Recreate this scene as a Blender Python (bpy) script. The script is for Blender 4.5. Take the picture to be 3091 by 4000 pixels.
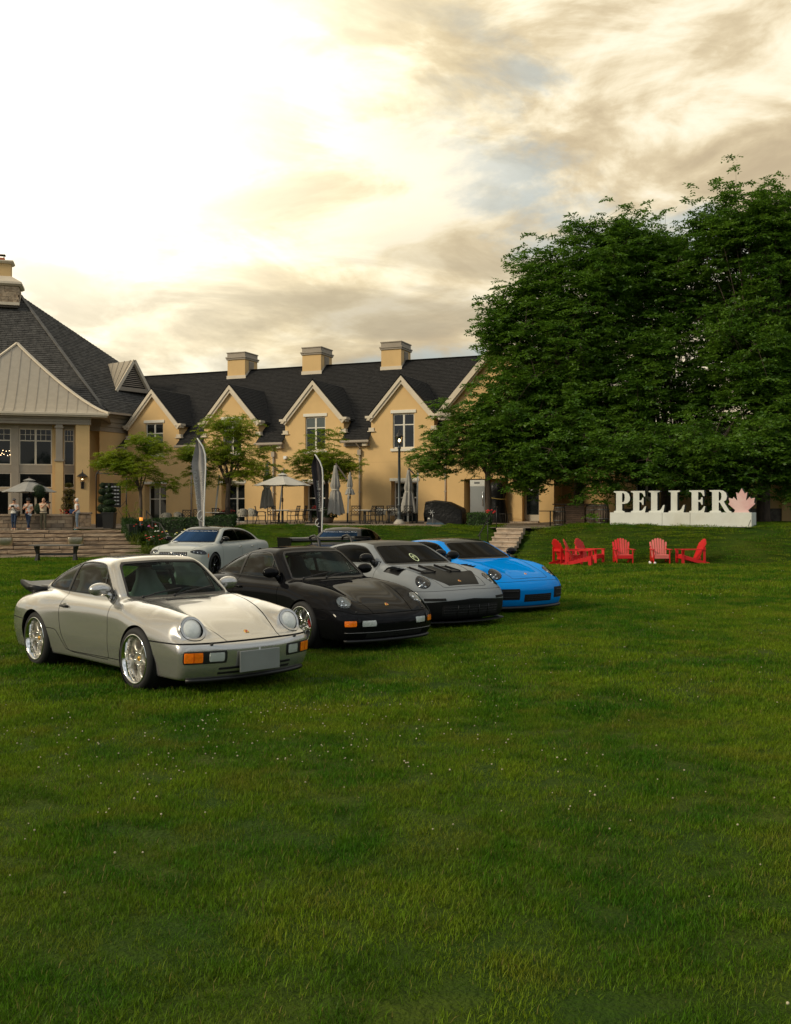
import bpy, bmesh, math, random
import numpy as np
from mathutils import Vector, Matrix
random.seed(7); RNG = np.random.default_rng(7)
for _o in list(bpy.data.objects): bpy.data.objects.remove(_o)
SC = bpy.context.scene; COL = SC.collection
# ---------------------------------------------------------------- camera, sky, sun, exposure
CAM_H = 1.77
cd = bpy.data.cameras.new('camera'); cam = bpy.data.objects.new('camera', cd); COL.objects.link(cam)
cam.location = (0, 0, CAM_H); cam.rotation_euler = (math.radians(90), 0, 0)
cd.sensor_fit = 'VERTICAL'; cd.sensor_height = 36.0; cd.lens = 35.0
cd.clip_start = 0.1; cd.clip_end = 3000
SC.camera = cam
SC.render.engine = 'CYCLES'
SC.view_settings.view_transform = 'Standard'; SC.view_settings.look = 'None'
SC.view_settings.exposure = 0.6; SC.view_settings.gamma = 1.0
SC.cycles.max_bounces = 8; SC.cycles.transparent_max_bounces = 16
SC.cycles.sample_clamp_indirect = 6.0
SUN_DIR = Vector((-0.78, -0.42, 0.46)).normalized()      # towards the sun
sl = bpy.data.lights.new('sun', 'SUN'); sl.energy = 1.5; sl.angle = math.radians(12); sl.color = (1.0, 0.86, 0.62)
so = bpy.data.objects.new('sun', sl); COL.objects.link(so)
so.rotation_euler = SUN_DIR.to_track_quat('Z', 'Y').to_euler()

class NT:
    """small node-tree builder"""
    def __init__(s, tree): s.t = tree; tree.nodes.clear()
    def n(s, typ, ins=None, **kw):
        nd = s.t.nodes.new(typ)
        for k, v in kw.items(): setattr(nd, k, v)
        for k, v in (ins or {}).items():
            if isinstance(v, bpy.types.NodeSocket): s.t.links.new(v, nd.inputs[k])
            else: nd.inputs[k].default_value = v
        return nd
    def math(s, op, a, b=0.0, c=None, clamp=False):
        ins = {0: a, 1: b}
        if c is not None: ins[2] = c
        return s.n('ShaderNodeMath', ins, operation=op, use_clamp=clamp).outputs[0]
    def vmath(s, op, a, b=None):
        ins = {0: a}
        if b is not None: ins[1] = b
        return s.n('ShaderNodeVectorMath', ins, operation=op)
    def mix(s, f, a, b, blend='MIX'):
        nd = s.n('ShaderNodeMix', data_type='RGBA', blend_type=blend)
        for i, v in ((0, f), (6, a), (7, b)):
            if isinstance(v, bpy.types.NodeSocket): s.t.links.new(v, nd.inputs[i])
            else: nd.inputs[i].default_value = v
        return nd.outputs[2]
    def ramp(s, f, stops, interp='LINEAR'):
        nd = s.n('ShaderNodeValToRGB', {0: f}); r = nd.color_ramp; r.interpolation = interp
        while len(r.elements) < len(stops): r.elements.new(0.5)
        for e, (p, c) in zip(r.elements, stops):
            e.position = p; e.color = (*c, 1) if len(c) == 3 else c
        return nd.outputs[0]
    def mapr(s, v, a, b, c=0.0, d=1.0, smooth=True):
        return s.n('ShaderNodeMapRange', {0: v, 1: a, 2: b, 3: c, 4: d}, interpolation_type='SMOOTHSTEP' if smooth else 'LINEAR').outputs[0]
def c4(c): return (c[0], c[1], c[2], 1.0)

def make_world():
    w = bpy.data.worlds.new('World'); SC.world = w; w.use_nodes = True
    T = NT(w.node_tree)
    geo = T.n('ShaderNodeTexCoord').outputs['Generated']
    d = T.vmath('NORMALIZE', geo).outputs[0]
    sep = T.n('ShaderNodeSeparateXYZ', {0: d})
    el = math.asin(SUN_DIR.z); rot = math.atan2(SUN_DIR.x, SUN_DIR.y)
    sky = T.n('ShaderNodeTexSky', sky_type='NISHITA'); sky.sun_disc = False
    sky.sun_elevation = el; sky.sun_rotation = rot
    sky.air_density = 1.0; sky.dust_density = 2.0; sky.ozone_density = 1.0
    # clouds: noise over the dome of directions, a little flattened
    p = T.n('ShaderNodeVectorMath', {0: d, 1: (1.9, 1.9, 4.6)}, operation='MULTIPLY').outputs[0]
    big = T.n('ShaderNodeTexNoise', {'Vector': p, 'Scale': 1.35, 'Detail': 9.0, 'Roughness': 0.58, 'Distortion': 0.45}).outputs[0]
    p2 = T.vmath('ADD', T.n('ShaderNodeVectorMath', {0: p, 1: (1.0, 1.6, 1.0)}, operation='MULTIPLY').outputs[0], (11.3, 4.2, 0.0)).outputs[0]
    fine = T.n('ShaderNodeTexNoise', {'Vector': p2, 'Scale': 3.4, 'Detail': 9.0, 'Roughness': 0.58, 'Distortion': 0.5}).outputs[0]
    gap = T.n('ShaderNodeTexNoise', {'Vector': T.vmath('ADD', p2, (6.4, 1.7, 2.2)).outputs[0], 'Scale': 1.5, 'Detail': 8.0, 'Roughness': 0.6, 'Distortion': 0.3}).outputs[0]
    # brightness of the cloud body
    mixn = T.math('ADD', T.math('MULTIPLY', big, 0.50), T.math('MULTIPLY', fine, 0.50))
    tone = T.mapr(mixn, 0.40, 0.59)
    # where the hidden sun shines through the cloud: a broad bright area
    SD = Vector((math.sin(math.radians(-26)) * math.cos(math.radians(26)), math.cos(math.radians(-26)) * math.cos(math.radians(26)), math.sin(math.radians(26))))
    dot = T.vmath('DOT_PRODUCT', d, tuple(SD)).outputs['Value']
    ang = T.math('MULTIPLY', T.math('ARCCOSINE', T.math('MINIMUM', dot, 0.99999)), 180 / math.pi)
    glow = T.mapr(ang, 35.0, 8.0)
    core = T.mapr(ang, 26.0, 8.0)
    cloud = T.ramp(tone, [(0.0, (0.38, 0.305, 0.20)), (0.25, (0.44, 0.358, 0.232)), (0.52, (0.52, 0.432, 0.285)), (0.80, (0.65, 0.565, 0.40)), (1.0, (0.74, 0.67, 0.52))])
    gl = T.n('ShaderNodeVectorMath', {0: T.n('ShaderNodeCombineXYZ', {0: glow, 1: glow, 2: glow}).outputs[0], 1: (0.34, 0.30, 0.17)}, operation='MULTIPLY').outputs[0]
    cl2 = T.vmath('ADD', cloud, gl).outputs[0]
    co = T.n('ShaderNodeVectorMath', {0: T.n('ShaderNodeCombineXYZ', {0: core, 1: core, 2: core}).outputs[0], 1: (0.50, 0.52, 0.55)}, operation='MULTIPLY').outputs[0]
    cl3 = T.vmath('ADD', cl2, co).outputs[0]
    # away from the hidden sun the cloud light turns cooler and more even
    far = T.mapr(ang, 44.0, 85.0)
    lum = T.n('ShaderNodeSeparateXYZ', {0: cl3}).outputs[1]
    cool = T.n('ShaderNodeVectorMath', {0: T.n('ShaderNodeCombineXYZ', {0: lum, 1: lum, 2: lum}).outputs[0], 1: (0.90, 0.94, 0.96)}, operation='MULTIPLY').outputs[0]
    cl3 = T.mix(far, cl3, cool)
    # long grey cloud banks low over the horizon
    azp = T.math('ARCTAN2', sep.outputs[0], sep.outputs[1])
    bp = T.n('ShaderNodeCombineXYZ', {0: T.math('MULTIPLY', azp, 3.2), 1: T.math('MULTIPLY', sep.outputs[2], 11.0), 2: 1.3}).outputs[0]
    bank = T.n('ShaderNodeTexNoise', {'Vector': bp, 'Scale': 1.5, 'Detail': 8.0, 'Roughness': 0.58, 'Distortion': 0.5}).outputs[0]
    bk = T.math('MULTIPLY', T.math('MULTIPLY', T.mapr(bank, 0.40, 0.60), T.mapr(sep.outputs[2], 0.33, 0.17)), T.mapr(ang, 12.0, 28.0, 0.45, 0.70))
    cl3 = T.mix(bk, cl3, (0.29, 0.25, 0.18, 1))
    STR = 0.1
    clb = T.n('ShaderNodeVectorMath', {0: cl3, 'Scale': 1.0 / STR}, operation='SCALE').outputs[0]
    # thin blue gaps show the Nishita sky (greyed by thin cloud)
    pale = T.mix(0.75, sky.outputs[0], (3.5, 3.95, 3.75, 1))
    g = T.math('MULTIPLY', T.mapr(gap, 0.50, 0.60), T.mapr(ang, 20.0, 34.0))
    skyc = T.mix(T.math('MULTIPLY', g, 0.72), clb, pale)
    # near the horizon everything greys into a thin haze layer
    hz = T.math('MULTIPLY', T.mapr(sep.outputs[2], 0.12, 0.0), 0.35)
    skyc = T.mix(hz, skyc, (3.2, 2.95, 2.4, 1))
    # below the horizon: dark ground colour
    skyc = T.mix(T.mapr(sep.outputs[2], 0.0, -0.04), skyc, (0.4, 0.5, 0.2, 1))
    bg = T.n('ShaderNodeBackground', {'Color': skyc, 'Strength': STR})
    T.n('ShaderNodeOutputWorld', {0: bg.outputs[0]})
make_world()

# ---------------------------------------------------------------- materials
MATS = {}
def mat(name, col, rough=0.6, metal=0.0, var=0.0, vscale=3.0, bump=0.0, bscale=40.0, coat=0.0, spec=0.5, dirt=None, emit=None, col2=None, mapobj=True, stretch=None):
    """procedural principled material: base colour with noise variation and fine relief"""
    if name in MATS: return MATS[name]
    m = bpy.data.materials.new(name); m.use_nodes = True; T = NT(m.node_tree)
    pos = T.n('ShaderNodeNewGeometry').outputs['Position'] if not mapobj else T.n('ShaderNodeTexCoord').outputs['Object']
    if stretch: pos = T.n('ShaderNodeVectorMath', {0: pos, 1: stretch}, operation='MULTIPLY').outputs[0]
    base = c4(col)
    if var or col2:
        nz = T.n('ShaderNodeTexNoise', {'Vector': pos, 'Scale': vscale, 'Detail': 6.0, 'Roughness': 0.6}).outputs[0]
        f = T.mapr(nz, 0.3, 0.7)
        a = tuple(max(0, x * (1 - var)) for x in col); b = col2 if col2 else tuple(x * (1 + var) for x in col)
        base = T.mix(f, c4(a), c4(b))
    if dirt:
        nz2 = T.n('ShaderNodeTexNoise', {'Vector': pos, 'Scale': vscale * 0.37, 'Detail': 8.0, 'Roughness': 0.65, 'Distortion': 0.6}).outputs[0]
        base = T.mix(T.math('MULTIPLY', T.mapr(nz2, 0.48, 0.75), dirt[1]), base, c4(dirt[0]))
    ins = {'Base Color': base, 'Roughness': rough, 'Metallic': metal, 'Coat Weight': coat, 'Coat Roughness': 0.03, 'Specular IOR Level': spec}
    if emit: ins['Emission Color'] = c4(emit[0]); ins['Emission Strength'] = emit[1]
    if bump:
        bn = T.n('ShaderNodeTexNoise', {'Vector': pos, 'Scale': bscale, 'Detail': 4.0, 'Roughness': 0.6}).outputs[0]
        ins['Normal'] = T.n('ShaderNodeBump', {'Strength': bump, 'Distance': 0.02, 'Height': bn}).outputs[0]
    bs = T.n('ShaderNodeBsdfPrincipled', ins)
    T.n('ShaderNodeOutputMaterial', {0: bs.outputs[0]})
    MATS[name] = m; return m
def glass_mat(name, tint, refl=1.0, rough=0.0, tone=(0.95, 0.97, 1.0)):
    """thin pane: tinted transparency with fresnel mirror reflection"""
    if name in MATS: return MATS[name]
    m = bpy.data.materials.new(name); m.use_nodes = True; T = NT(m.node_tree)
    fr = T.n('ShaderNodeFresnel', {'IOR': 1.52}).outputs[0]
    f = T.math('MULTIPLY', fr, 1.0 * refl, clamp=True)
    tr = T.n('ShaderNodeBsdfTransparent', {'Color': c4(tint)})
    gl = T.n('ShaderNodeBsdfGlossy', {'Color': c4(tone), 'Roughness': rough})
    mx = T.n('ShaderNodeMixShader', {0: f, 1: tr.outputs[0], 2: gl.outputs[0]})
    T.n('ShaderNodeOutputMaterial', {0: mx.outputs[0]})
    MATS[name] = m; return m
def dark_pane(name, col, rough=0.04, spec=0.9):
    return mat(name, col, rough, spec=spec)

# ---------------------------------------------------------------- mesh builder
def rotz(a): return Matrix.Rotation(a, 4, 'Z')
class MB:
    def __init__(s): s.v = []; s.f = []; s.sm = []
    def add(s, vs, fs, smooth=False):
        o = len(s.v); s.v.extend(tuple(v) for v in vs)
        s.f.extend(tuple(i + o for i in f) for f in fs); s.sm.extend([smooth] * len(fs)); return s
    def box(s, a, b, M=None, taper=None):
        x0, y0, z0 = a; x1, y1, z1 = b
        vs = [(x0,y0,z0),(x1,y0,z0),(x1,y1,z0),(x0,y1,z0),(x0,y0,z1),(x1,y0,z1),(x1,y1,z1),(x0,y1,z1)]
        if M is not None: vs = [tuple(M @ Vector(v)) for v in vs]
        return s.add(vs, [(0,3,2,1),(4,5,6,7),(0,1,5,4),(1,2,6,5),(2,3,7,6),(3,0,4,7)])
    def cbox(s, c, d, M=None): return s.box([c[i]-d[i]/2 for i in range(3)], [c[i]+d[i]/2 for i in range(3)], M)
    def bar(s, p, q, w, h=None, up=(0,0,1)):
        """rectangular bar from p to q"""
        h = h or w; p = Vector(p); q = Vector(q); d = (q-p).normalized(); u = Vector(up)
        if abs(d.dot(u)) > 0.98: u = Vector((0,1,0))
        a = d.cross(u).normalized(); b = a.cross(d).normalized()
        vs = [tuple(o + a*sx*w/2 + b*sy*h/2) for o in (p, q) for sx, sy in ((-1,-1),(1,-1),(1,1),(-1,1))]
        return s.add(vs, [(0,1,2,3)[::-1],(4,5,6,7),(0,1,5,4),(1,2,6,5),(2,3,7,6),(3,0,4,7)])
    def tube(s, pts, r, n=8, cap=True, smooth=True):
        pts = [Vector(p) for p in pts]; k = len(pts)
        rs = r if isinstance(r, (list, tuple)) else [r]*k
        vs = []; prev = None
        for i, p in enumerate(pts):
            d = (pts[min(i+1,k-1)] - pts[max(i-1,0)]).normalized()
            if prev is None:
                a = d.orthogonal().normalized()
            else:
                a = (prev - d*prev.dot(d)); a = a.normalized() if a.length > 1e-6 else d.orthogonal().normalized()
            prev = a; b = d.cross(a)
            for j in range(n):
                t = 2*math.pi*j/n; vs.append(tuple(p + (a*math.cos(t)+b*math.sin(t))*rs[i]))
        fs = [(i*n+j, i*n+(j+1)%n, (i+1)*n+(j+1)%n, (i+1)*n+j) for i in range(k-1) for j in range(n)]
        s.add(vs, fs, smooth)
        if cap:
            o = len(s.v) - len(vs)
            s.f.append(tuple(o+j for j in range(n))[::-1]); s.f.append(tuple(o+(k-1)*n+j for j in range(n))); s.sm += [False, False]
        return s
    def lathe(s, prof, n=16, c=(0,0,0), M=None, smooth=True, a0=0.0, a1=2*math.pi):
        """prof: list of (r,z) revolved about z through c"""
        full = abs(a1-a0-2*math.pi) < 1e-6; m = n if full else n+1
        vs = []
        for r, z in prof:
            for j in range(m):
                t = a0+(a1-a0)*j/n; v = Vector((r*math.cos(t), r*math.sin(t), z))
                if M is not None: v = M @ v
                vs.append((v.x+c[0], v.y+c[1], v.z+c[2]))
        fs = []
        for i in range(len(prof)-1):
            for j in range(n):
                j2 = (j+1) % m
                fs.append((i*m+j, i*m+j2, (i+1)*m+j2, (i+1)*m+j))
        return s.add(vs, fs, smooth)
    def prism(s, poly, d, M=None, smooth=False):
        """2-D polygon in (x,z) extruded along +y from 0 to d"""
        n = len(poly)
        vs = [(p[0], 0, p[1]) for p in poly] + [(p[0], d, p[1]) for p in poly]
        if M is not None: vs = [tuple(M @ Vector(v)) for v in vs]
        fs = [tuple(range(n)), tuple(range(n, 2*n))[::-1]] + [(i, i+n, (i+1) % n + n, (i+1) % n) for i in range(n)]
        o = len(s.v); s.v.extend(vs); s.f.extend(tuple(i+o for i in f) for f in fs); s.sm.extend([False, False] + [smooth]*n); return s
    def ball(s, c, r, n=10, m=7, sc=(1,1,1)):
        prof = [(math.sin(math.pi*i/m), -math.cos(math.pi*i/m)) for i in range(m+1)]
        vs = []
        for a, z in prof:
            for j in range(n):
                t = 2*math.pi*j/n; vs.append((c[0]+r*sc[0]*a*math.cos(t), c[1]+r*sc[1]*a*math.sin(t), c[2]+r*sc[2]*z))
        fs = [(i*n+j, i*n+(j+1)%n, (i+1)*n+(j+1)%n, (i+1)*n+j) for i in range(m) for j in range(n)]
        return s.add(vs, fs, True)
    def xf(s, M):
        s.v = [tuple(M @ Vector(v)) for v in s.v]; return s
    def mesh(s, name, recalc=True):
        me = bpy.data.meshes.new(name); me.from_pydata(s.v, [], s.f)
        me.polygons.foreach_set('use_smooth', s.sm)
        if recalc:
            bm = bmesh.new(); bm.from_mesh(me); bmesh.ops.remove_doubles(bm, verts=bm.verts, dist=1e-6)
            bmesh.ops.recalc_face_normals(bm, faces=bm.faces); bm.to_mesh(me); bm.free()
        me.update(); return me
def link(name, me, m=None, parent=None, loc=None, rz=None):
    o = bpy.data.objects.new(name, me); COL.objects.link(o)
    if m is not None:
        for x in (m if isinstance(m, (list, tuple)) else [m]):
            if len(me.materials) == 0 or isinstance(m, (list, tuple)): me.materials.append(x)
    if parent is not None: o.parent = parent
    if loc is not None: o.location = loc
    if rz is not None: o.rotation_euler = (0, 0, rz)
    return o
def obj(name, mb, m, parent=None, loc=None, rz=None, bevel=0.0, recalc=True):
    o = link(name, mb.mesh(name, recalc), m, parent, loc, rz)
    if bevel:
        b = o.modifiers.new('bevel', 'BEVEL'); b.width = bevel; b.segments = 2; b.limit_method = 'ANGLE'; b.angle_limit = math.radians(40)
    return o
def tag(o, label=None, cat=None, group=None, kind=None):
    if label: o['label'] = label
    if cat: o['category'] = cat
    if group: o['group'] = group
    if kind: o['kind'] = kind
    return o
def thing(name, label, cat, loc=(0,0,0), rz=0.0, group=None):
    o = bpy.data.objects.new(name, None); COL.objects.link(o); o.location = loc; o.rotation_euler = (0,0,rz)
    o.empty_display_size = 0.2
    return tag(o, label, cat, group)
def kids(o): return [c for c in COL.objects if c.parent == o]
KIDS = {}
def dup(root, loc=None, rz=None, label=None, group=None):
    if root.name not in KIDS:
        KIDS[root.name] = [(c, kids(c)) for c in kids(root)]
    r = root.copy(); COL.objects.link(r)
    if loc is not None: r.location = loc
    if rz is not None: r.rotation_euler = (0, 0, rz)
    if label: r['label'] = label
    if group: r['group'] = group
    for c, gs in KIDS[root.name]:
        d = c.copy(); COL.objects.link(d); d.parent = r
        for g in gs:
            e = g.copy(); COL.objects.link(e); e.parent = d
    return r
def np_mesh(name, V, F, smooth=True):
    """fast mesh from numpy arrays; F is (n,3) or (n,4)"""
    me = bpy.data.meshes.new(name); V = np.asarray(V, np.float32); F = np.asarray(F, np.int32)
    n, k = F.shape
    me.vertices.add(len(V)); me.vertices.foreach_set('co', V.ravel())
    me.loops.add(n*k); me.loops.foreach_set('vertex_index', F.ravel())
    me.polygons.add(n); me.polygons.foreach_set('loop_start', np.arange(0, n*k, k, dtype=np.int32))
    me.polygons.foreach_set('loop_total', np.full(n, k, np.int32))
    me.polygons.foreach_set('use_smooth', np.full(n, smooth))
    me.update(calc_edges=True); return me
def text_mesh(s, size, depth=0.004, align='CENTER', shear=0.0, bold=0.0):
    cu = bpy.data.curves.new('txt', 'FONT'); cu.body = s; cu.size = size; cu.extrude = depth/2; cu.align_x = align; cu.align_y = 'CENTER'
    cu.shear = shear; cu.offset = bold; cu.resolution_u = 3
    o = bpy.data.objects.new('txt', cu); COL.objects.link(o)
    bpy.context.view_layer.update()
    me = bpy.data.meshes.new_from_object(o.evaluated_get(bpy.context.evaluated_depsgraph_get()))
    bpy.data.objects.remove(o); bpy.data.curves.remove(cu); return me
def sstep(a, b, x):
    t = np.clip((np.asarray(x, float)-a)/(b-a), 0, 1); return t*t*(3-2*t)
# ---------------------------------------------------------------- car bodies: smooth solids meshed, then cut into panels
def spl(xs, ys, n=600):
    """monotone cubic through the points, as a table"""
    xs = np.array(xs, float); ys = np.array(ys, float); h = np.diff(xs); d = np.diff(ys)/h
    m = np.zeros_like(xs); m[0], m[-1] = d[0], d[-1]
    for i in range(1, len(xs)-1):
        if d[i-1]*d[i] > 0:
            w1 = 2*h[i]+h[i-1]; w2 = h[i]+2*h[i-1]; m[i] = (w1+w2)/(w1/d[i-1]+w2/d[i])
    X = np.linspace(xs[0], xs[-1], n); k = np.clip(np.searchsorted(xs, X)-1, 0, len(h)-1)
    t = (X-xs[k])/h[k]
    Y = (1+2*t)*(1-t)**2*ys[k]+t*(1-t)**2*h[k]*m[k]+t*t*(3-2*t)*ys[k+1]+t*t*(t-1)*h[k]*m[k+1]
    return lambda x: np.interp(x, X, Y)
def P2(pts): return spl([p[0] for p in pts], [p[1] for p in pts])
def smax(a, b, k):
    h = np.clip(0.5+0.5*(a-b)/k, 0, 1); return b+(a-b)*h+k*h*(1-h)
def smin(a, b, k): return -smax(-a, -b, k)
def curve(pts, n=8, closed=True):
    """Catmull-Rom outline; a point with a third entry is a sharp corner"""
    out = []; N = len(pts)
    for i in range(N if closed else N-1):
        g = lambda j: np.array(pts[j % N][:2], float) if closed else np.array(pts[min(max(j, 0), N-1)][:2], float)
        p0, p1, p2, p3 = g(i-1), g(i), g(i+1), g(i+2)
        if len(pts[i % N]) > 2: p0 = 2*p1-p2
        if len(pts[(i+1) % N]) > 2: p3 = 2*p2-p1
        for t in np.arange(n)/n:
            out.append(0.5*((2*p1)+(-p0+p2)*t+(2*p0-5*p1+4*p2-p3)*t*t+(-p0+3*p1-3*p2+p3)*t**3))
    if not closed: out.append(np.array(pts[-1][:2], float))
    return np.array(out)
def sdpoly(px, py, poly):
    d = np.full(px.shape, 1e9); s = np.ones(px.shape); n = len(poly)
    for i in range(n):
        a = poly[i]; b = poly[i-1]; ex, ey = b[0]-a[0], b[1]-a[1]; wx, wy = px-a[0], py-a[1]
        t = np.clip((wx*ex+wy*ey)/(ex*ex+ey*ey+1e-12), 0, 1); bx, by = wx-ex*t, wy-ey*t
        d = np.minimum(d, bx*bx+by*by)
        c1 = py >= a[1]; c2 = py < b[1]; c3 = ex*wy > ey*wx
        s = np.where((c1 & c2 & c3) | (~c1 & ~c2 & ~c3), -s, s)
    return s*np.sqrt(d)
def sdline(px, py, pts):
    """distance to an open polyline"""
    d = np.full(px.shape, 1e9)
    for a, b in zip(pts[:-1], pts[1:]):
        ex, ey = b[0]-a[0], b[1]-a[1]; wx, wy = px-a[0], py-a[1]
        t = np.clip((wx*ex+wy*ey)/(ex*ex+ey*ey+1e-12), 0, 1); d = np.minimum(d, (wx-ex*t)**2+(wy-ey*t)**2)
    return np.sqrt(d)
def surface_net(F, lo, hi, h):
    ax = [np.arange(lo[i], hi[i]+h, h) for i in range(3)]
    X, Y, Z = np.meshgrid(*ax, indexing='ij'); f = F(X.ravel(), Y.ravel(), Z.ravel()).reshape(X.shape)
    n = np.array(f.shape); S = np.zeros(tuple(n-1)+(3,)); C = np.zeros(tuple(n-1)); pos = f > 0; quads = []
    G = [X, Y, Z]
    for a in range(3):
        sl0 = [slice(None)]*3; sl1 = [slice(None)]*3; sl0[a] = slice(0, -1); sl1[a] = slice(1, None)
        f0, f1 = f[tuple(sl0)], f[tuple(sl1)]; cr = (f0 > 0) != (f1 > 0)
        t = np.where(cr, f0/np.where(cr, f0-f1, 1), 0)
        P = np.stack([g[tuple(sl0)] for g in G], -1).copy(); P[..., a] += t*h
        P *= cr[..., None]; b, c = (a+1) % 3, (a+2) % 3
        for ob in (0, 1):
            for oc in (0, 1):
                sl = [slice(None)]*3; sl[b] = slice(ob, n[b]-1+ob); sl[c] = slice(oc, n[c]-1+oc)
                S += P[tuple(sl)]; C += cr[tuple(sl)]
        I = np.argwhere(cr); I = I[(I[:, b] > 0) & (I[:, b] < n[b]-1) & (I[:, c] > 0) & (I[:, c] < n[c]-1)]
        if len(I):
            q = []
            for ob, oc in ((-1, -1), (0, -1), (0, 0), (-1, 0)):
                J = I.copy(); J[:, b] += ob; J[:, c] += oc; q.append(np.ravel_multi_index(J.T, tuple(n-1)))
            q = np.stack(q, 1); fl = f0[tuple(I.T)] > 0; q[fl] = q[fl][:, ::-1]; quads.append(q)
    Q = np.concatenate(quads); ids, inv = np.unique(Q, return_inverse=True); Q = inv.reshape(-1, 4)
    V = (S.reshape(-1, 3)[ids])/np.maximum(C.ravel()[ids], 1)[:, None]
    return V, np.concatenate([Q[:, [0, 1, 2]], Q[:, [0, 2, 3]]])
def gradF(F, V, e=1.5e-3):
    g = np.zeros_like(V)
    for a in range(3):
        d = np.zeros(3); d[a] = e; p = V+d; m = V-d
        g[:, a] = (F(*p.T)-F(*m.T))/(2*e)
    return g
def project(F, V, it=3, mx=0.02):
    for _ in range(it):
        g = gradF(F, V); st = F(*V.T)[:, None]*g/np.maximum((g*g).sum(1, keepdims=True), 0.04)
        l = np.linalg.norm(st, axis=1, keepdims=True); V = V-st*np.minimum(1, mx/np.maximum(l, 1e-9))
    return V
def cut(V, T, L, f):
    """split triangles along f=0; returns V,T,L and per-triangle sign"""
    s = f(V[:, 0], V[:, 1], V[:, 2]); s = np.where(np.abs(s) < 1e-5, 1e-5, s); p = s > 0
    c = p[T].sum(1); m = (c == 1) | (c == 2)
    K = T[~m]; LK = L[~m]; sk = c[~m] == 3
    M = T[m]; LM = L[m]; cm = c[m]
    if len(M) == 0: return V, T, L, c == 3
    lone = p[M] == (cm == 1)[:, None]; r = lone.argmax(1)
    A = M[np.arange(len(M)), r]; B = M[np.arange(len(M)), (r+1) % 3]; C = M[np.arange(len(M)), (r+2) % 3]
    E = np.concatenate([np.stack([A, B], 1), np.stack([A, C], 1)]); Es = np.sort(E, 1)
    u, inv = np.unique(Es, axis=0, return_inverse=True); inv = inv.ravel()
    t = s[u[:, 0]]/(s[u[:, 0]]-s[u[:, 1]]); NV = V[u[:, 0]]+(V[u[:, 1]]-V[u[:, 0]])*t[:, None]
    i1 = inv[:len(M)]+len(V); i2 = inv[len(M):]+len(V)
    V = np.concatenate([V, NV])
    T2 = np.concatenate([K, np.stack([A, i1, i2], 1), np.stack([i1, B, C], 1), np.stack([i1, C, i2], 1)])
    L2 = np.concatenate([LK, LM, LM, LM]); sl = cm == 1
    return V, T2, L2, np.concatenate([sk, sl, ~sl, ~sl])
class Shell:
    """half body (y>=0) with labelled regions"""
    def __init__(s, F, lo, hi, h):
        s.F = F; V, T = surface_net(F, lo, hi, h); V = project(F, V)
        L = np.zeros(len(T), int); V, T, L, sg = cut(V, T, L, lambda x, y, z: y)
        s.V, s.T, s.L = V, T[sg], L[sg]; s.names = ['body']
    def region(s, name, f, only=(0,)):
        if name not in s.names: s.names.append(name)
        i = s.names.index(name); s.V, s.T, s.L, sg = cut(s.V, s.T, s.L, f)
        s.L = np.where(~sg & np.isin(s.L, [s.names.index(o) if isinstance(o, str) else o for o in only]), i, s.L)
    def line(s, d, w, lim, only=(0,)):
        """a shut line: an open gap of half-width w along d=0"""
        s.V, s.T, s.L, _ = cut(s.V, s.T, s.L, d)
        s.region('gap', lambda x, y, z: np.maximum(np.abs(d(x, y, z))-w, lim(x, y, z)), only)
    def done(s):
        V = s.V; y0 = np.abs(V[:, 1]) < 1e-4
        V = project(s.F, V, 2, 0.004); V[y0, 1] = 0; g = gradF(s.F, V); g[y0, 1] = 0
        s.V = V; s.N = g/np.maximum(np.linalg.norm(g, axis=1, keepdims=True), 1e-9)
    def grab(s, names):
        ids = [s.names.index(n) for n in names if n in s.names]; T = s.T[np.isin(s.L, ids)]
        u, inv = np.unique(T, return_inverse=True); return s.V[u], s.N[u], inv.reshape(-1, 3)
    def part(s, names, objname, m, parent, side=0, off=0.0, flip=False):
        """side 0: both halves in one mesh; +1 / -1: one half only"""
        V, N, T = s.grab(names if isinstance(names, (list, tuple)) else [names])
        if len(T) == 0: return None
        V = V+N*off; mir = np.array([1, -1, 1.0])
        if side == 0:
            V2 = np.concatenate([V, V*mir]); N2 = np.concatenate([N, N*mir]); T2 = np.concatenate([T, T[:, ::-1]+len(V)])
        elif side > 0: V2, N2, T2 = V, N, T
        else: V2, N2, T2 = V*mir, N*mir, T[:, ::-1]
        me = np_mesh(objname, V2, T2)
        me.normals_split_custom_set_from_vertices(N2.tolist() if not flip else (-N2).tolist())
        return link(objname, me, m, parent)

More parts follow.
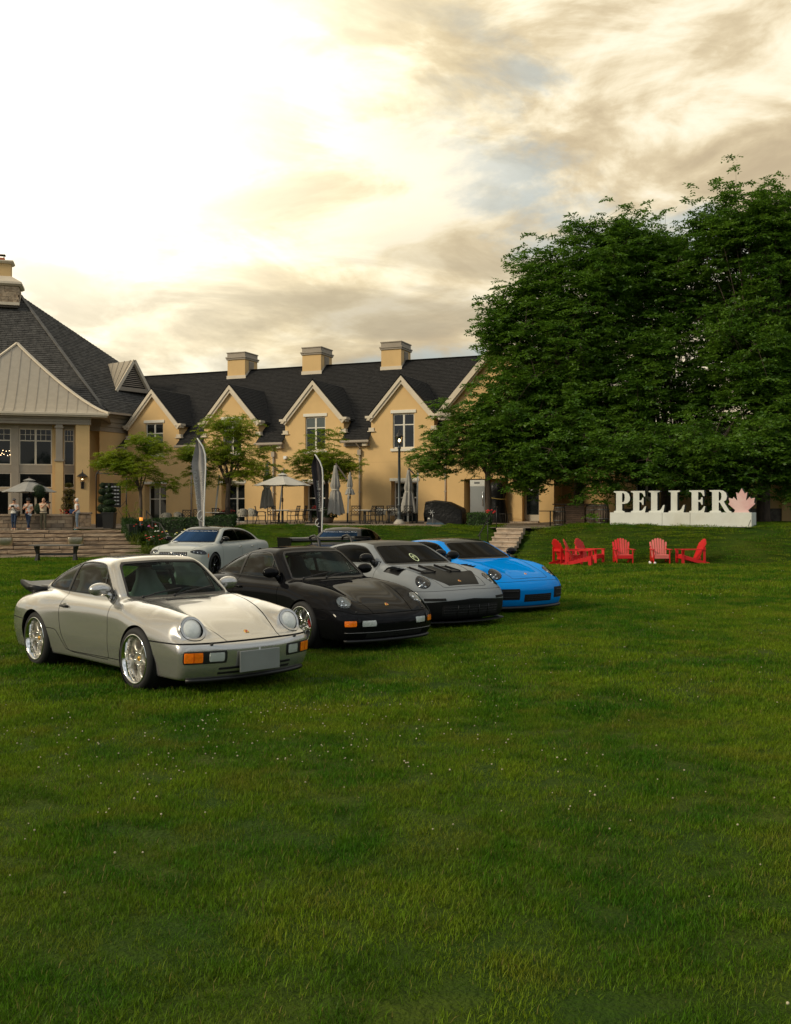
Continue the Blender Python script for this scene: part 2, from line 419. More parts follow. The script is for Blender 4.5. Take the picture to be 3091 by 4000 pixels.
def bodyF(S):
    """S: dict of profile curves -> implicit function"""
    Zc, Zb, yc, sg = S['zc'], S['bump'], S['yc'], S.get('sg', 0.16)
    W, sec, xf, xr = S['w'], S['sec'], S['xf'], S['xr']; zr, wc = S['zr'], S['wc']
    (bx, bz), (tx, tz) = S['ws']; sl = (tx-bx)/(tz-bz); cws = 1/math.sqrt(1+sl*sl)
    fl = S['flare']
    def F(x, y, z):
        a = np.abs(y); top = z-(Zc(x)-S['crown']*a*a+Zb(x)*np.exp(-((a-yc(x))/sg)**2))
        w = W(x)*sec(z)
        for (fx, fz, A, sf, sb, sz) in fl:
            dx = x-fx; w = w+A*np.exp(-(dx/np.where(dx > 0, sf, sb))**2)*np.exp(-((z-fz)/sz)**2)
        low = smax(top*0.96, a-w, S['k'](x))
        fr = x-(xf(z)-S['cp']*np.power(a+1e-9, S['pp']))
        low = smax(low, fr*S.get('fn', 0.9), S.get('kf', 0.09))
        rr = (xr(z)+S['cr']*np.power(a+1e-9, S['pr']))-x
        low = smax(low, rr*0.9, S.get('kr', 0.12)); low = smax(low, S['zbot']-z, 0.04)
        for q in S.get('pods', []): low = smin(low, q(x, a, z), 0.07)
        rt = z-(zr(x)-S['rcrown']*a*a)
        dzr = (zr(x+0.02)-zr(x-0.02))/0.04; rt = rt/np.sqrt(1+dzr*dzr)
        zz = z-S['belt']; ww = wc(x)-zz*S['tumble']-np.maximum(zz, 0)**2*S.get('tc', 0.3)
        cab = smax(rt, (a-ww)*0.92, S.get('kc', 0.10))
        wsf = (x-(bx+(z-bz)*sl)+S['wcurve']*a*a)*cws
        cab = smax(cab, wsf, S.get('kw', 0.06))
        if 'rear' in S: cab = smax(cab, S['rear'](x, a, z), 0.08)
        cab = smax(cab, S['belt']-0.02-z, 0.10)
        return smin(low, cab, S.get('kj', 0.045))
    return F

def wheel(parent_name, R, rim_r, width, style, m_tyre, m_lip, m_spoke, m_dark, caliper=None, centre=None, hub_m=None):
    """wheel thing-part lying in the xz plane, outer face towards +y; returns an Empty-free root mesh (tyre) with rim pieces as children"""
    mb = MB(); w = width/2; r = rim_r
    prof = [(r+0.004, -w), (r+0.03, -w-0.004), (R-0.03, -w), (R-0.008, -w+0.02), (R, -w+0.05)]
    for q in np.linspace(-w+0.07, w-0.07, 4): prof += [(R, q-0.012), (R-0.007, q-0.010), (R-0.007, q+0.006), (R, q+0.008)]
    prof += [(R, w-0.05), (R-0.008, w-0.02), (R-0.03, w), (r+0.03, w+0.004), (r+0.004, w)]
    MX = Matrix.Rotation(-math.pi/2, 4, 'X')     # z axis -> +y
    mb.lathe(prof, 48, M=MX); tyre = mb.mesh('tyre')
    lip = MB(); dp = style.get('depth', 0.05); lw = style.get('lip', 0.02)
    lip.lathe([(r+0.006, w-0.004), (r+0.008, w+0.003), (r-0.008, w+0.003), (r-0.014, w-0.012), (r-lw, w-dp), (r-lw, -w), (r-lw-0.01, -w), (r-lw-0.01, -w+0.005)], 48, M=MX)
    rim = lip.mesh('rim_lip')
    # face disc with holes, cut from a polar grid
    ro = r-lw-0.001; nr, na = 15, 150; rr = np.linspace(0.0, ro, nr); an = np.arange(na)*2*math.pi/na
    V = [(0, 0)]+[(q*math.cos(t), q*math.sin(t)) for q in rr[1:] for t in an]; V = np.array(V)
    T = [(0, 1+j, 1+(j+1) % na) for j in range(na)]
    for i in range(nr-2):
        for j in range(na):
            a, b = 1+i*na+j, 1+i*na+(j+1) % na; c, d = b+na, a+na; T += [(a, d, c), (a, c, b)]
    T = np.array(T); V = np.c_[V, np.zeros(len(V))]; L = np.zeros(len(T), int); n = style['n']
    def hole(x, y, z):
        q = np.hypot(x, y); t = np.arctan2(y, x); seg = 2*math.pi/n; t = (t+seg/2) % seg-seg/2
        px, py = q*np.cos(t), q*np.sin(t); r0, r1, hw, tp = style['r0']*ro, style['r1']*ro, style['hw']*ro, style['tp']
        u = (px-r0)/(r1-r0); wloc = hw*(tp+(1-tp)*np.clip(u, 0, 1))
        cx, hx = (r0+r1)/2, (r1-r0)/2
        if style.get('shape') == 'oval':
            return (np.power(np.abs((px-cx)/hx), 2.4)+np.power(np.abs(py/wloc), 2.4))-1
        return np.maximum(np.abs(py)-wloc, np.abs(px-cx)-hx)/ro*4
    V, T, L, sg = cut(V, T, L, hole); T = T[sg]
    u, inv = np.unique(T, return_inverse=True); V = V[u]; T = inv.reshape(-1, 3)
    q = np.hypot(V[:, 0], V[:, 1])/ro
    face = w-dp+style.get('bulge', 0.02)*np.sin(np.clip(q, 0, 1)*math.pi)+style.get('hub', 0.0)*np.exp(-(q/0.3)**2)
    # round the hole borders back
    s = hole(V[:, 0], V[:, 1], 0); rnd = np.exp(-np.clip(s, 0, None)*style.get('rk', 6.0)); face = face-style.get('rd', 0.016)*rnd
    Vo = np.c_[V[:, 0], face, -V[:, 1]]; Vi = Vo-np.array([0, style.get('th', 0.05), 0])
    ed = np.sort(np.concatenate([T[:, [0, 1]], T[:, [1, 2]], T[:, [2, 0]]]), 1); ue, cnt = np.unique(ed, axis=0, return_counts=True)
    be = ue[cnt == 1]; n0 = len(Vo)
    ring = np.concatenate([np.stack([be[:, 0], be[:, 1], be[:, 1]+n0], 1), np.stack([be[:, 0], be[:, 1]+n0, be[:, 0]+n0], 1)])
    me = np_mesh('spokes', np.concatenate([Vo, Vi]), np.concatenate([T, ring]))
    bm = bmesh.new(); bm.from_mesh(me); bmesh.ops.recalc_face_normals(bm, faces=bm.faces); bm.to_mesh(me); bm.free()
    me.set_sharp_from_angle(angle=math.radians(50))
    back = MB(); back.lathe([(ro+0.01, -w+0.02), (0.02, -w+0.02)], 32, M=MX)
    disc = MB(); disc.lathe([(ro*0.80, -0.02), (ro*0.80, 0.0), (0.05, 0.0)], 32, M=MX)
    def build(parent, loc, rz=0.0, spin=0.0, out=1):
        root = link('wheel', tyre, m_tyre, parent); root.location = loc
        root.rotation_euler = (0, spin*out, rz+(0 if out > 0 else math.pi))
        link('rim_lip', rim, m_lip, root); link('spokes', me, m_spoke, root)
        obj('barrel_back', back, m_dark, root); obj('brake_disc', disc, MATS['disc_metal'], root)
        if caliper:
            c = MB(); c.lathe([(ro*0.92, -0.03), (ro*0.92, 0.035), (ro*0.5, 0.035), (ro*0.5, -0.03)], 8, M=MX, a0=math.radians(-35), a1=math.radians(35))
            co = obj('brake_caliper', c, caliper, root)
            co.rotation_euler = (0, -spin if out > 0 else spin+math.pi, 0)
        nb = style.get('bolts', 5); bo = MB()
        for k in range(nb):
            t = 2*math.pi*(k+0.5)/nb; p = (0.062*math.cos(t), w-dp+style.get('hub', 0)*0.6+style.get('bulge', 0.02)*0.5, 0.062*math.sin(t))
            bo.lathe([(0.015, -0.01), (0.015, 0.010), (0.010, 0.014), (0, 0.014)], 8, c=p, M=MX)
        if nb: obj('wheel_bolts', bo, m_lip if not style.get('darkbolts') else m_dark, root)
        if hub_m:
            hc = MB(); hc.lathe([(0.024, -0.01), (0.024, 0.006), (0.015, 0.010), (0, 0.010)], 16, c=(0, w-dp+style.get('hub', 0)+0.004, 0), M=MX); obj('hub_cap', hc, hub_m, root)
        if style.get('rivets'):
            rv = MB()
            for k in range(style['rivets']):
                t = 2*math.pi*k/style['rivets']; p = ((ro-0.012)*math.cos(t), w-dp+0.012, (ro-0.012)*math.sin(t)); rv.cbox(p, (0.009, 0.012, 0.009))
            obj('rim_rivets', rv, m_lip, root)
        return root
    return build
# ---------------------------------------------------------------- rear-engined coupes
def car_mats():
    mat('tyre_rubber', (0.012, 0.012, 0.012), 0.75, bump=0.2, bscale=90)
    mat('black_trim', (0.008, 0.008, 0.009), 0.45)
    mat('black_gloss', (0.006, 0.006, 0.007), 0.12, coat=0.08, spec=.15)
    mat('dark_void', (0.004, 0.004, 0.004), 0.9)
    mat('disc_metal', (0.25, 0.25, 0.25), 0.35, 0.9)
    mat('polished_alloy', (0.82, 0.82, 0.80), 0.10, 1.0)
    mat('chrome', (0.85, 0.85, 0.85), 0.06, 1.0)
    mat('lamp_reflector', (0.86, 0.88, 0.86), 0.34, 0.75, bump=0.10, bscale=25)
    mat('fluted_lens', (0.95, 0.94, 0.87), 0.12, coat=0.8, bump=0.25, bscale=60, var=.10, vscale=9)
    mat('amber_lens', (0.95, 0.20, 0.01), 0.12, coat=0.8, var=0.15, vscale=25)
    mat('red_caliper', (0.55, 0.02, 0.015), 0.3)
    mat('gold_crest', (0.62, 0.36, 0.08), 0.35, 0.7)
    mat('red_enamel', (0.45, 0.03, 0.02), 0.3)
    mat('cream_leather', (0.60, 0.62, 0.56), 0.55, var=0.08, vscale=8)
    mat('dark_leather', (0.012, 0.012, 0.013), 0.55)
    mat('plate_blank', (0.24, 0.25, 0.235), 0.45, var=0.06)
    mat('lining_black', (0.01, 0.01, 0.01), 0.9)
    glass_mat('green_glass', (0.58, 0.76, 0.69), .20); glass_mat('smoke_glass', (0.20, 0.24, 0.24), .6); glass_mat('dark_glass', (0.05, 0.06, 0.065), .16)
    glass_mat('clear_lens', (0.93, 0.95, 0.95), 1.2); glass_mat('blue_glass', (0.05, 0.14, 0.34), .8, 0.0, (.16, .36, .85))
def paint(name, col, metallic=0.0, rough=0.35, flake=False):
    if name in MATS: return MATS[name]
    m = bpy.data.materials.new(name); m.use_nodes = True; T = NT(m.node_tree)
    co = T.n('ShaderNodeTexCoord').outputs['Object']; base = c4(col); rg = rough
    if flake:
        v = T.n('ShaderNodeTexNoise', {'Vector': co, 'Scale': 700.0, 'Detail': 2.0}).outputs[0]
        base = T.mix(T.mapr(v, 0.3, 0.7), c4(tuple(x*0.96 for x in col)), c4(tuple(min(1, x*1.04) for x in col)))
    dn = T.n('ShaderNodeTexNoise', {'Vector': co, 'Scale': 6.0, 'Detail': 8.0, 'Roughness': 0.7}).outputs[0]
    rg = rough
    bs = T.n('ShaderNodeBsdfPrincipled', {'Base Color': base, 'Metallic': metallic, 'Roughness': rg, 'Coat Weight': 1.0 if metallic > .5 else .38, 'Coat Roughness': T.mapr(dn, 0.35, 0.8, 0.02, 0.05), 'Coat IOR': 1.45 if metallic > .5 else 1.38, 'Specular IOR Level': 0.18 if metallic > .5 else 0.0})
    T.n('ShaderNodeOutputMaterial', {0: bs.outputs[0]}); MATS[name] = m; return m

def frame_part(name, outline3, w, m, parent):
    mb = MB(); mb.tube(list(outline3)+[outline3[0]], w, 6); return obj(name, mb, m, parent)
def seat(parent, x, y, m, hm=None, tilt=-0.28, h=0.86):
    mb = MB(); mb.box((-0.24, -0.25, 0.0), (0.26, 0.25, 0.16)); mb.box((-0.24, -0.27, 0.05), (0.24, -0.21, 0.22)); mb.box((-0.24, 0.21, 0.05), (0.24, 0.27, 0.22))
    b = MB(); pts = [(0.25, 0.0), (0.27, 0.30), (0.24, 0.52), (0.14, 0.70), (0.11, h-0.02)]
    vs = []; 
    for (w_, z_) in pts:
        d = 0.06 if z_ < 0.6 else 0.045
        vs += [(-d, -w_, z_), (d, -w_*0.92, z_), (d, w_*0.92, z_), (-d, w_, z_)]
    fs = [(4*i+j, 4*i+(j+1) % 4, 4*i+4+(j+1) % 4, 4*i+4+j) for i in range(len(pts)-1) for j in range(4)]+[(0, 3, 2, 1), tuple(4*(len(pts)-1)+k for k in range(4))]
    b.add(vs, fs, True)
    M = Matrix.Translation((-0.22, 0, 0.08)) @ Matrix.Rotation(tilt, 4, 'Y'); b.xf(M)
    mb.add(b.v, b.f, True)
    return obj('seat', mb, m, parent, (x, y, 0.22), bevel=0.02)
def steering(parent, x, y, z, m):
    mb = MB(); M = Matrix.Translation((x, y, z)) @ Matrix.Rotation(math.radians(-68), 4, 'Y')
    ring = [tuple(M @ Vector((0.18*math.cos(t), 0.18*math.sin(t), 0))) for t in np.linspace(0, 2*math.pi, 25)]
    mb.tube(ring, 0.016, 6, cap=False)
    for a in (0.3, math.pi-0.3, -math.pi/2):
        mb.bar(tuple(M @ Vector((0, 0, 0))), tuple(M @ Vector((0.18*math.sin(a+math.pi/2), 0.18*math.cos(a+math.pi/2), 0))), 0.03, 0.015)
    mb.ball(tuple(M @ Vector((0, 0, 0))), 0.055)
    return obj('steering_wheel', mb, m, parent)
def mirror_obj(parent, x, y, z, m, s, base_m, shape=(0.075, 0.125, 0.072)):
    mb = MB(); mb.ball((0, 0, 0), 1.0, 18, 12, sc=shape)
    V = [(v[0] if v[0] > -0.03 else -0.03-(v[0]+0.03)*0.1, v[1], v[2]) for v in mb.v]; mb.v = V
    o = obj('door_mirror', mb, m, parent, (x, y+s*0.10, z+0.06))
    st = MB(); st.tube([(0.03, -s*0.12, -0.09), (0.02, -s*0.09, -0.06), (0.0, -s*0.05, -0.03)], [0.045, 0.032, 0.03], 10); st.tube([(0.03, -s*0.16, -0.105), (0.03, -s*0.12, -0.09)], [0.06, 0.045], 10)
    obj('mirror_arm', st, base_m, o)
    gl = MB(); gl.ball((-0.036, 0, 0), 1.0, 14, 8, sc=(0.004, shape[1]*0.82, shape[2]*0.8)); obj('mirror_glass', gl, MATS['chrome'], o)
    return o
def crest(parent, p, nrm, scale=1.0):
    sh = [(-0.024, 0.030), (0.0, 0.034), (0.024, 0.030), (0.026, 0.0), (0.018, -0.024), (0, -0.038), (-0.018, -0.024), (-0.026, 0.0)]
    mb = MB(); n = Vector(nrm).normalized(); a = Vector((0, 1, 0)); b = n.cross(a).normalized()
    for k, (sc, h) in enumerate(((1.0, 0.005), (0.97, 0.008))):
        pass
    vs = [tuple(a*q[0]*scale+b*(-q[1])*scale) for q in sh]+[tuple(a*q[0]*scale*0.92+b*(-q[1])*scale*0.92+n*0.006) for q in sh]; N = len(sh)
    mb.add(vs, [tuple(range(N, 2*N))]+[(i, (i+1) % N, (i+1) % N+N, i+N) for i in range(N)])
    o = obj('hood_crest', mb, MATS['gold_crest'], parent, p)
    r = MB()
    for (q0, q1) in (((-0.021, 0.026), (-0.002, 0.006)), ((0.002, -0.004), (0.019, -0.022))):
        r.add([tuple(a*x*scale+b*(-y)*scale+n*0.0075) for x, y in ((q0[0], q0[1]), (q1[0], q0[1]), (q1[0], q1[1]), (q0[0], q1[1]))], [(0, 1, 2, 3)])
    r.add([tuple(a*0.009*scale*math.cos(t)+b*0.011*scale*math.sin(t)+n*0.009) for t in np.linspace(0, 2*math.pi, 9)[:-1]], [tuple(range(8))])
    obj('crest_enamel', r, MATS['red_enamel'], o); return o
def wiper(parent, p, q, m):
    mb = MB(); p = Vector(p); q = Vector(q); mid = p+(q-p)*0.62+Vector((0.02, 0, 0.012))
    mb.tube([tuple(p), tuple(mid)], 0.008, 6); mb.bar(tuple(mid-(q-p)*0.36), tuple(mid+(q-p)*0.36), 0.012, 0.016); mb.ball(tuple(p), 0.018)
    return obj('wiper', mb, m, parent)
def lamp_axis(deg, yaw=0.0):
    d = math.radians(deg); return np.array([math.cos(d)*math.cos(yaw), math.cos(d)*math.sin(yaw), math.sin(d)])
def lamp_region(c, ax, ra, rb, rot=0.0, depth=0.16):
    """ellipse around c seen along ax"""
    ax = ax/np.linalg.norm(ax); e1 = np.cross([0, 0, 1.0], ax); e1 /= np.linalg.norm(e1); e2 = np.cross(ax, e1)
    cr, sr = math.cos(rot), math.sin(rot); f1, f2 = e1*cr+e2*sr, -e1*sr+e2*cr
    def f(x, y, z):
        p = np.stack([x-c[0], np.abs(y)-c[1], z-c[2]], -1); a, b, d = p@f1, p@f2, p@ax
        q = np.sqrt((a/ra)**2+(b/rb)**2)
        return np.maximum((q-1)*min(ra, rb), np.abs(d)-depth)
    return f, f1, f2, ax
def lamp_fit(parent, F, c, f1, f2, ax, ra, rb, side, style, ring_m, lens_m):
    """reflector bowl and lens behind the lamp opening, ring around it"""
    mir = np.array([1, side, 1.0]); c = np.array(c); g = lambda a, b, d: tuple((c+f1*a+f2*b+ax*d)*mir)
    n = 28; root = MB(); vs = []
    prof = [(1.0, -0.006), (0.93, -0.045), (0.7, -0.085), (0.35, -0.105), (0.02, -0.11)]
    for q, d in prof:
        for j in range(n):
            t = 2*math.pi*j/n; a, b = q*ra*math.cos(t), q*rb*math.sin(t); vs.append(g(a, b, d+ style.get('sink', 0)))
    root.add(vs, [(i*n+j, i*n+(j+1) % n, (i+1)*n+(j+1) % n, (i+1)*n+j) for i in range(len(prof)-1) for j in range(n)], True)
    h = obj('headlight', root, style['bowl'], parent)
    it = MB()
    for (a, b, d, r) in style['bulbs']:
        it.ball(g(a*ra, b*rb, d), r, 10, 7)
    if it.v: obj('bulb', it, style.get('bulb_m', MATS['chrome']), h)
    return h
def coupe(spec):
    """build one coupe; returns the root Empty.  spec holds the outline curves, materials and options"""
    S = spec; F = bodyF(S); h = S.get('res', 0.022)
    sh = Shell(F, (S['xr0']-0.06, -1.5*h, 0.02), (S['xf0']+0.06, S['ymax']+0.05, S['ztop']+0.05), h)
    xw, zw, Rr, Rf = S['wb']/2, S['wz'], S['arch'][1], S['arch'][0]
    for sx, r in ((1, Rf), (-1, Rr)):
        sh.region('hole', lambda x, y, z, sx=sx, r=r: np.maximum(np.hypot(x-sx*xw, z-zw)-r, 0.45-y))
    dlo = S['dlo']; sidep = lambda y: 0.30-y
    glz = curve(S['dlo'], 8)
    dl = lambda x, y, z: np.maximum(sdpoly(x, z, glz), sidep(y))
    pil = S['pillars']
    def in_pillar(x, z): 
        d = np.full(x.shape, 1e9)
        for (a, b, w_) in pil: d = np.minimum(d, sdline(x, z, [a, b])-w_)
        return d
    sh.region('pillar', lambda x, y, z: np.maximum(dl(x, y, z)+0.004, in_pillar(x, z)))
    sh.region('window', lambda x, y, z: dl(x, y, z)+S.get('rub', 0.012))
    sh.region('pillar', dl)
    wsp = curve(S['wsp'], 8)
    wsf = lambda x, y, z: np.maximum(sdpoly(y, z, wsp), S['wsx']-x)
    sh.region('windshield', lambda x, y, z: wsf(x, y, z)+0.022)
    sh.region('ws_rubber', wsf)
    rgp = curve(S['rgp'], 8)       # rear glass in plan (x, |y|)
    sh.region('rear_glass', lambda x, y, z: np.maximum(sdpoly(x, y, rgp), S['rgz']-z))
    lf, f1, f2, ax = lamp_region(S['lamp'], lamp_axis(S['lamp_tilt'], S.get('lamp_yaw', 0)), S['lamp_r'][0], S['lamp_r'][1], S.get('lamp_rot', 0))
    if S.get('lamp_ring'):
        lo_, *_r = lamp_region(S['lamp'], lamp_axis(S['lamp_tilt'], S.get('lamp_yaw', 0)), S['lamp_r'][0]+S['lamp_ring'], S['lamp_r'][1]+S['lamp_ring'], S.get('lamp_rot', 0))
        sh.region('lens', lf); sh.region('lamp_ring', lo_)
        sh.line(lambda x, y, z: lo_(x, y, z)-0.0015, 0.0015, lambda x, y, z: 0*x-1)
    else:
        sh.region('lens', lf); sh.region('gap', lambda x, y, z: lf(x, y, z)-0.006)
    for (nm, fn) in S.get('regions', []): sh.region(nm, fn)
    g = S.get('gap', 0.0045)
    dr = curve(S['door'], 6)
    df = lambda x, y, z: np.maximum(sdpoly(x, z, dr), 0.35-y)
    sh.line(lambda x, y, z: sdpoly(x, z, dr), g, lambda x, y, z: 0.35-y); sh.region('door', df)
    for (nm, fn) in S.get('regions2', []): sh.region(nm, fn)
    bz = S['bumper_z']
    bf = lambda x, y, z: np.maximum(z-bz(x, y), xw-0.05-x)
    sh.line(lambda x, y, z: z-bz(x, y), S.get('bgap', 0.005), lambda x, y, z: xw-0.05-x, (0,)); sh.region('bumper', bf)
    for pts, w_, x0, x1 in S.get('lines', []): sh.line(lambda x, y, z: sdpoly(x, z, pts), w_, lambda x, y, z: np.maximum(np.maximum(x-x1, x0-x), 0.4-y), (0, 'door'))
    hd = curve(S['hood'], 6)
    hf = lambda x, y, z: np.maximum(sdpoly(x, y, hd), 0.45-z)
    sh.line(lambda x, y, z: sdpoly(x, y, hd), g, lambda x, y, z: 0.45-z); sh.region('hood', hf)
    rz_ = S.get('rbump', 0.50); sh.line(lambda x, y, z: z-rz_, 0.004, lambda x, y, z: x+xw+0.1); sh.region('rear_bumper', lambda x, y, z: np.maximum(z-rz_, x+xw+0.1))
    sh.done()
    t = thing(S['name'], S['label'], 'car', S['loc'], S['rz'], S.get('group'))
    pm = S['paint']; mm = MATS
    sh.part('body', 'body', pm, t)
    sh.part('hood', 'hood', S.get('hood_m', pm), t); sh.part('bumper', 'front_bumper', S.get('bumper_m', pm), t); sh.part('rear_bumper', 'rear_bumper', pm, t)
    for sd in (1, -1):
        sh.part('door', 'door', pm, t, sd); sh.part('window', 'side_window', S['side_glass'], t, sd, -0.004)
        sh.part('pillar', 'window_frame', S.get('frame_m', mm['black_trim']), t, sd, 0.001)
    sh.part('windshield', 'windshield', S['front_glass'], t, 0, -0.004); sh.part('ws_rubber', 'windshield_seal', mm['black_trim'], t, 0, 0.001)
    sh.part('rear_glass', 'rear_window', S['front_glass'], t, 0, -0.003)
    for nm, on, m_, off in S.get('extra_parts', []):
        for sd in (1, -1) if on.startswith('*') else (0,): sh.part(nm, on.lstrip('*'), m_, t, sd, off)
    inner = [n for n in sh.names if n not in ('window', 'windshield', 'rear_glass', 'lens', 'hole')]
    sh.part(inner, 'inner_lining', mm['lining_black'], t, 0, -0.016)
    for sd in (1, -1):
        hl = lamp_fit(t, F, S['lamp'], f1, f2, ax, S['lamp_r'][0], S['lamp_r'][1], sd, S['lamp_style'], None, None)
        if S.get('dome'):
            n = 32; lm = MB(); mir = np.array([1, sd, 1.0]); cc = np.array(S['lamp']); R0 = S['lamp_r'][0]*1.01; vs = []
            for q in (1.0, .92, .8, .6, .35, .02):
                for j in range(n): t_ = 2*math.pi*j/n; vs.append(tuple((cc+f1*R0*q*math.cos(t_)+f2*R0*q*math.sin(t_)+ax*(.010+S['dome']*(1-q*q)))*mir))
            lm.add(vs, [(i*n+j, i*n+(j+1) % n, (i+1)*n+(j+1) % n, (i+1)*n+j) for i in range(5) for j in range(n)]+[tuple(5*n+j for j in range(n))], True); obj('lens', lm, S['lens_m'], hl)
        else: sh.part('lens', 'lens', S.get('lens_m', mm['clear_lens']), hl, sd, S.get('lens_off', 0.004))
        if S.get('lamp_ring'): sh.part('lamp_ring', 'headlight_ring', pm, hl, sd, 0.006)
    # wheel wells
    for sx, r in ((1, Rf), (-1, Rr)):
        for sd in (1, -1):
            wl = MB(); y1 = S['ymax']-0.10; MX = Matrix.Rotation(-math.pi/2, 4, 'X')
            wl.lathe([(0.02, 0.42), (r+0.012, 0.42), (r+0.012, y1 if sx > 0 else y1)], 32, M=MX)
            o = obj('wheel_arch_liner', wl, mm['dark_void'], t, (sx*xw, 0, zw))
            if sd < 0: o.rotation_euler = (0, 0, math.pi)
    bw = S['wheel']
    for sx in (1, -1):
        for sd in (1, -1):
            bw(t, (sx*xw, sd*(S['track'][0 if sx > 0 else 1]), S['wr']), S.get('steer', 0) if sx > 0 else 0, S.get('spin', 0.3)*(1 if sx > 0 else 1.7), sd)
    # floor, dash, seats
    fl = MB(); fl.box((-1.2, -0.66, 0.17), (0.75, 0.66, 0.24)); obj('cabin_floor', fl, mm['lining_black'], t)
    sm = S['seat_m']; sx0 = S.get('seat_x', -0.25)
    for sd in (1, -1): seat(t, sx0, sd*0.36, sm)
    d = MB(); zb = S['ws'][0][1]; bx = S['ws'][0][0]
    d.box((bx-0.42, -0.60, zb-0.30), (bx-0.20, 0.60, zb-0.06)); d.box((bx-0.34, -0.58, zb-0.07), (bx-0.06, 0.58, zb-0.035)); d.box((bx-0.42, 0.20, zb-0.06), (bx-0.22, 0.52, zb+0.0))
    obj('dashboard', d, mm['dark_leather'], t, bevel=0.02)
    steering(t, bx-0.52, 0.36, zb-0.10, mm['black_trim'])
    rs = MB(); rs.box((-1.0, -0.52, 0.55), (-0.9, 0.52, 0.80)); rs.box((-1.0, -0.52, 0.40), (-0.6, 0.52, 0.56)); obj('rear_seat', rs, sm, t, bevel=0.02)
    rm = MB(); xt = S['ws'][1][0]; zt = S['ws'][1][1]; rm.box((xt+0.06, -0.13, zt-0.13), (xt+0.09, 0.13, zt-0.075)); rm.bar((xt+0.06, 0, zt-0.09), (xt-0.02, 0, zt-0.02), 0.02); obj('rear_view_mirror', rm, mm['black_trim'], t, bevel=0.01)
    return t, sh, F

def onsurf(F, x, y, z0, z1, n=40):
    """height of the upper skin at (x, y)"""
    zs = np.linspace(z1, z0, 400); f = F(np.full(400, x), np.full(400, y), zs); i = np.argmax(f < 0); return zs[i]
def onfront(F, y, z, x0=1.0, x1=2.6):
    xs = np.linspace(x1, x0, 800); f = F(xs, np.full(800, y), np.full(800, z)); return xs[np.argmax(f < 0)]
def decal(F, pts, depth=0.004, ax=0):
    """vertices (y,z) laid on the front skin"""
    return [(onfront(F, y, z)+depth, y, z) for y, z in pts]
def patch(F, y0, y1, z0, z1, ny, nz, off, thick, rad=0.3):
    """rounded plate following the front skin between y0..y1, z0..z1"""
    mb = MB(); vs = []; cy, cz, hy, hz = (y0+y1)/2, (z0+z1)/2, abs(y1-y0)/2, (z1-z0)/2
    us = np.linspace(-1, 1, ny); ws = np.linspace(-1, 1, nz)
    for o in (off, off-thick):
        for w_ in ws:
            for u in us:
                uu = u*(1-rad*max(0, abs(w_)-0.5)**2*min(1, hz/hy)*2); y, z = cy+uu*hy, cz+w_*hz
                vs.append((onfront(F, y, z)+o, y, z))
    n = ny*nz; fs = []
    for i in range(nz-1):
        for j in range(ny-1):
            a = i*ny+j; fs.append((a, a+1, a+1+ny, a+ny)); fs.append((a+n, a+ny+n, a+1+ny+n, a+1+n))
    B = [j for j in range(ny)]+[i*ny+ny-1 for i in range(1, nz)]+[(nz-1)*ny+j for j in range(ny-2, -1, -1)]+[i*ny for i in range(nz-2, 0, -1)]
    for a, b in zip(B, B[1:]+B[:1]): fs.append((a, a+n, b+n, b))
    mb.add(vs, fs); return mb
car_mats()
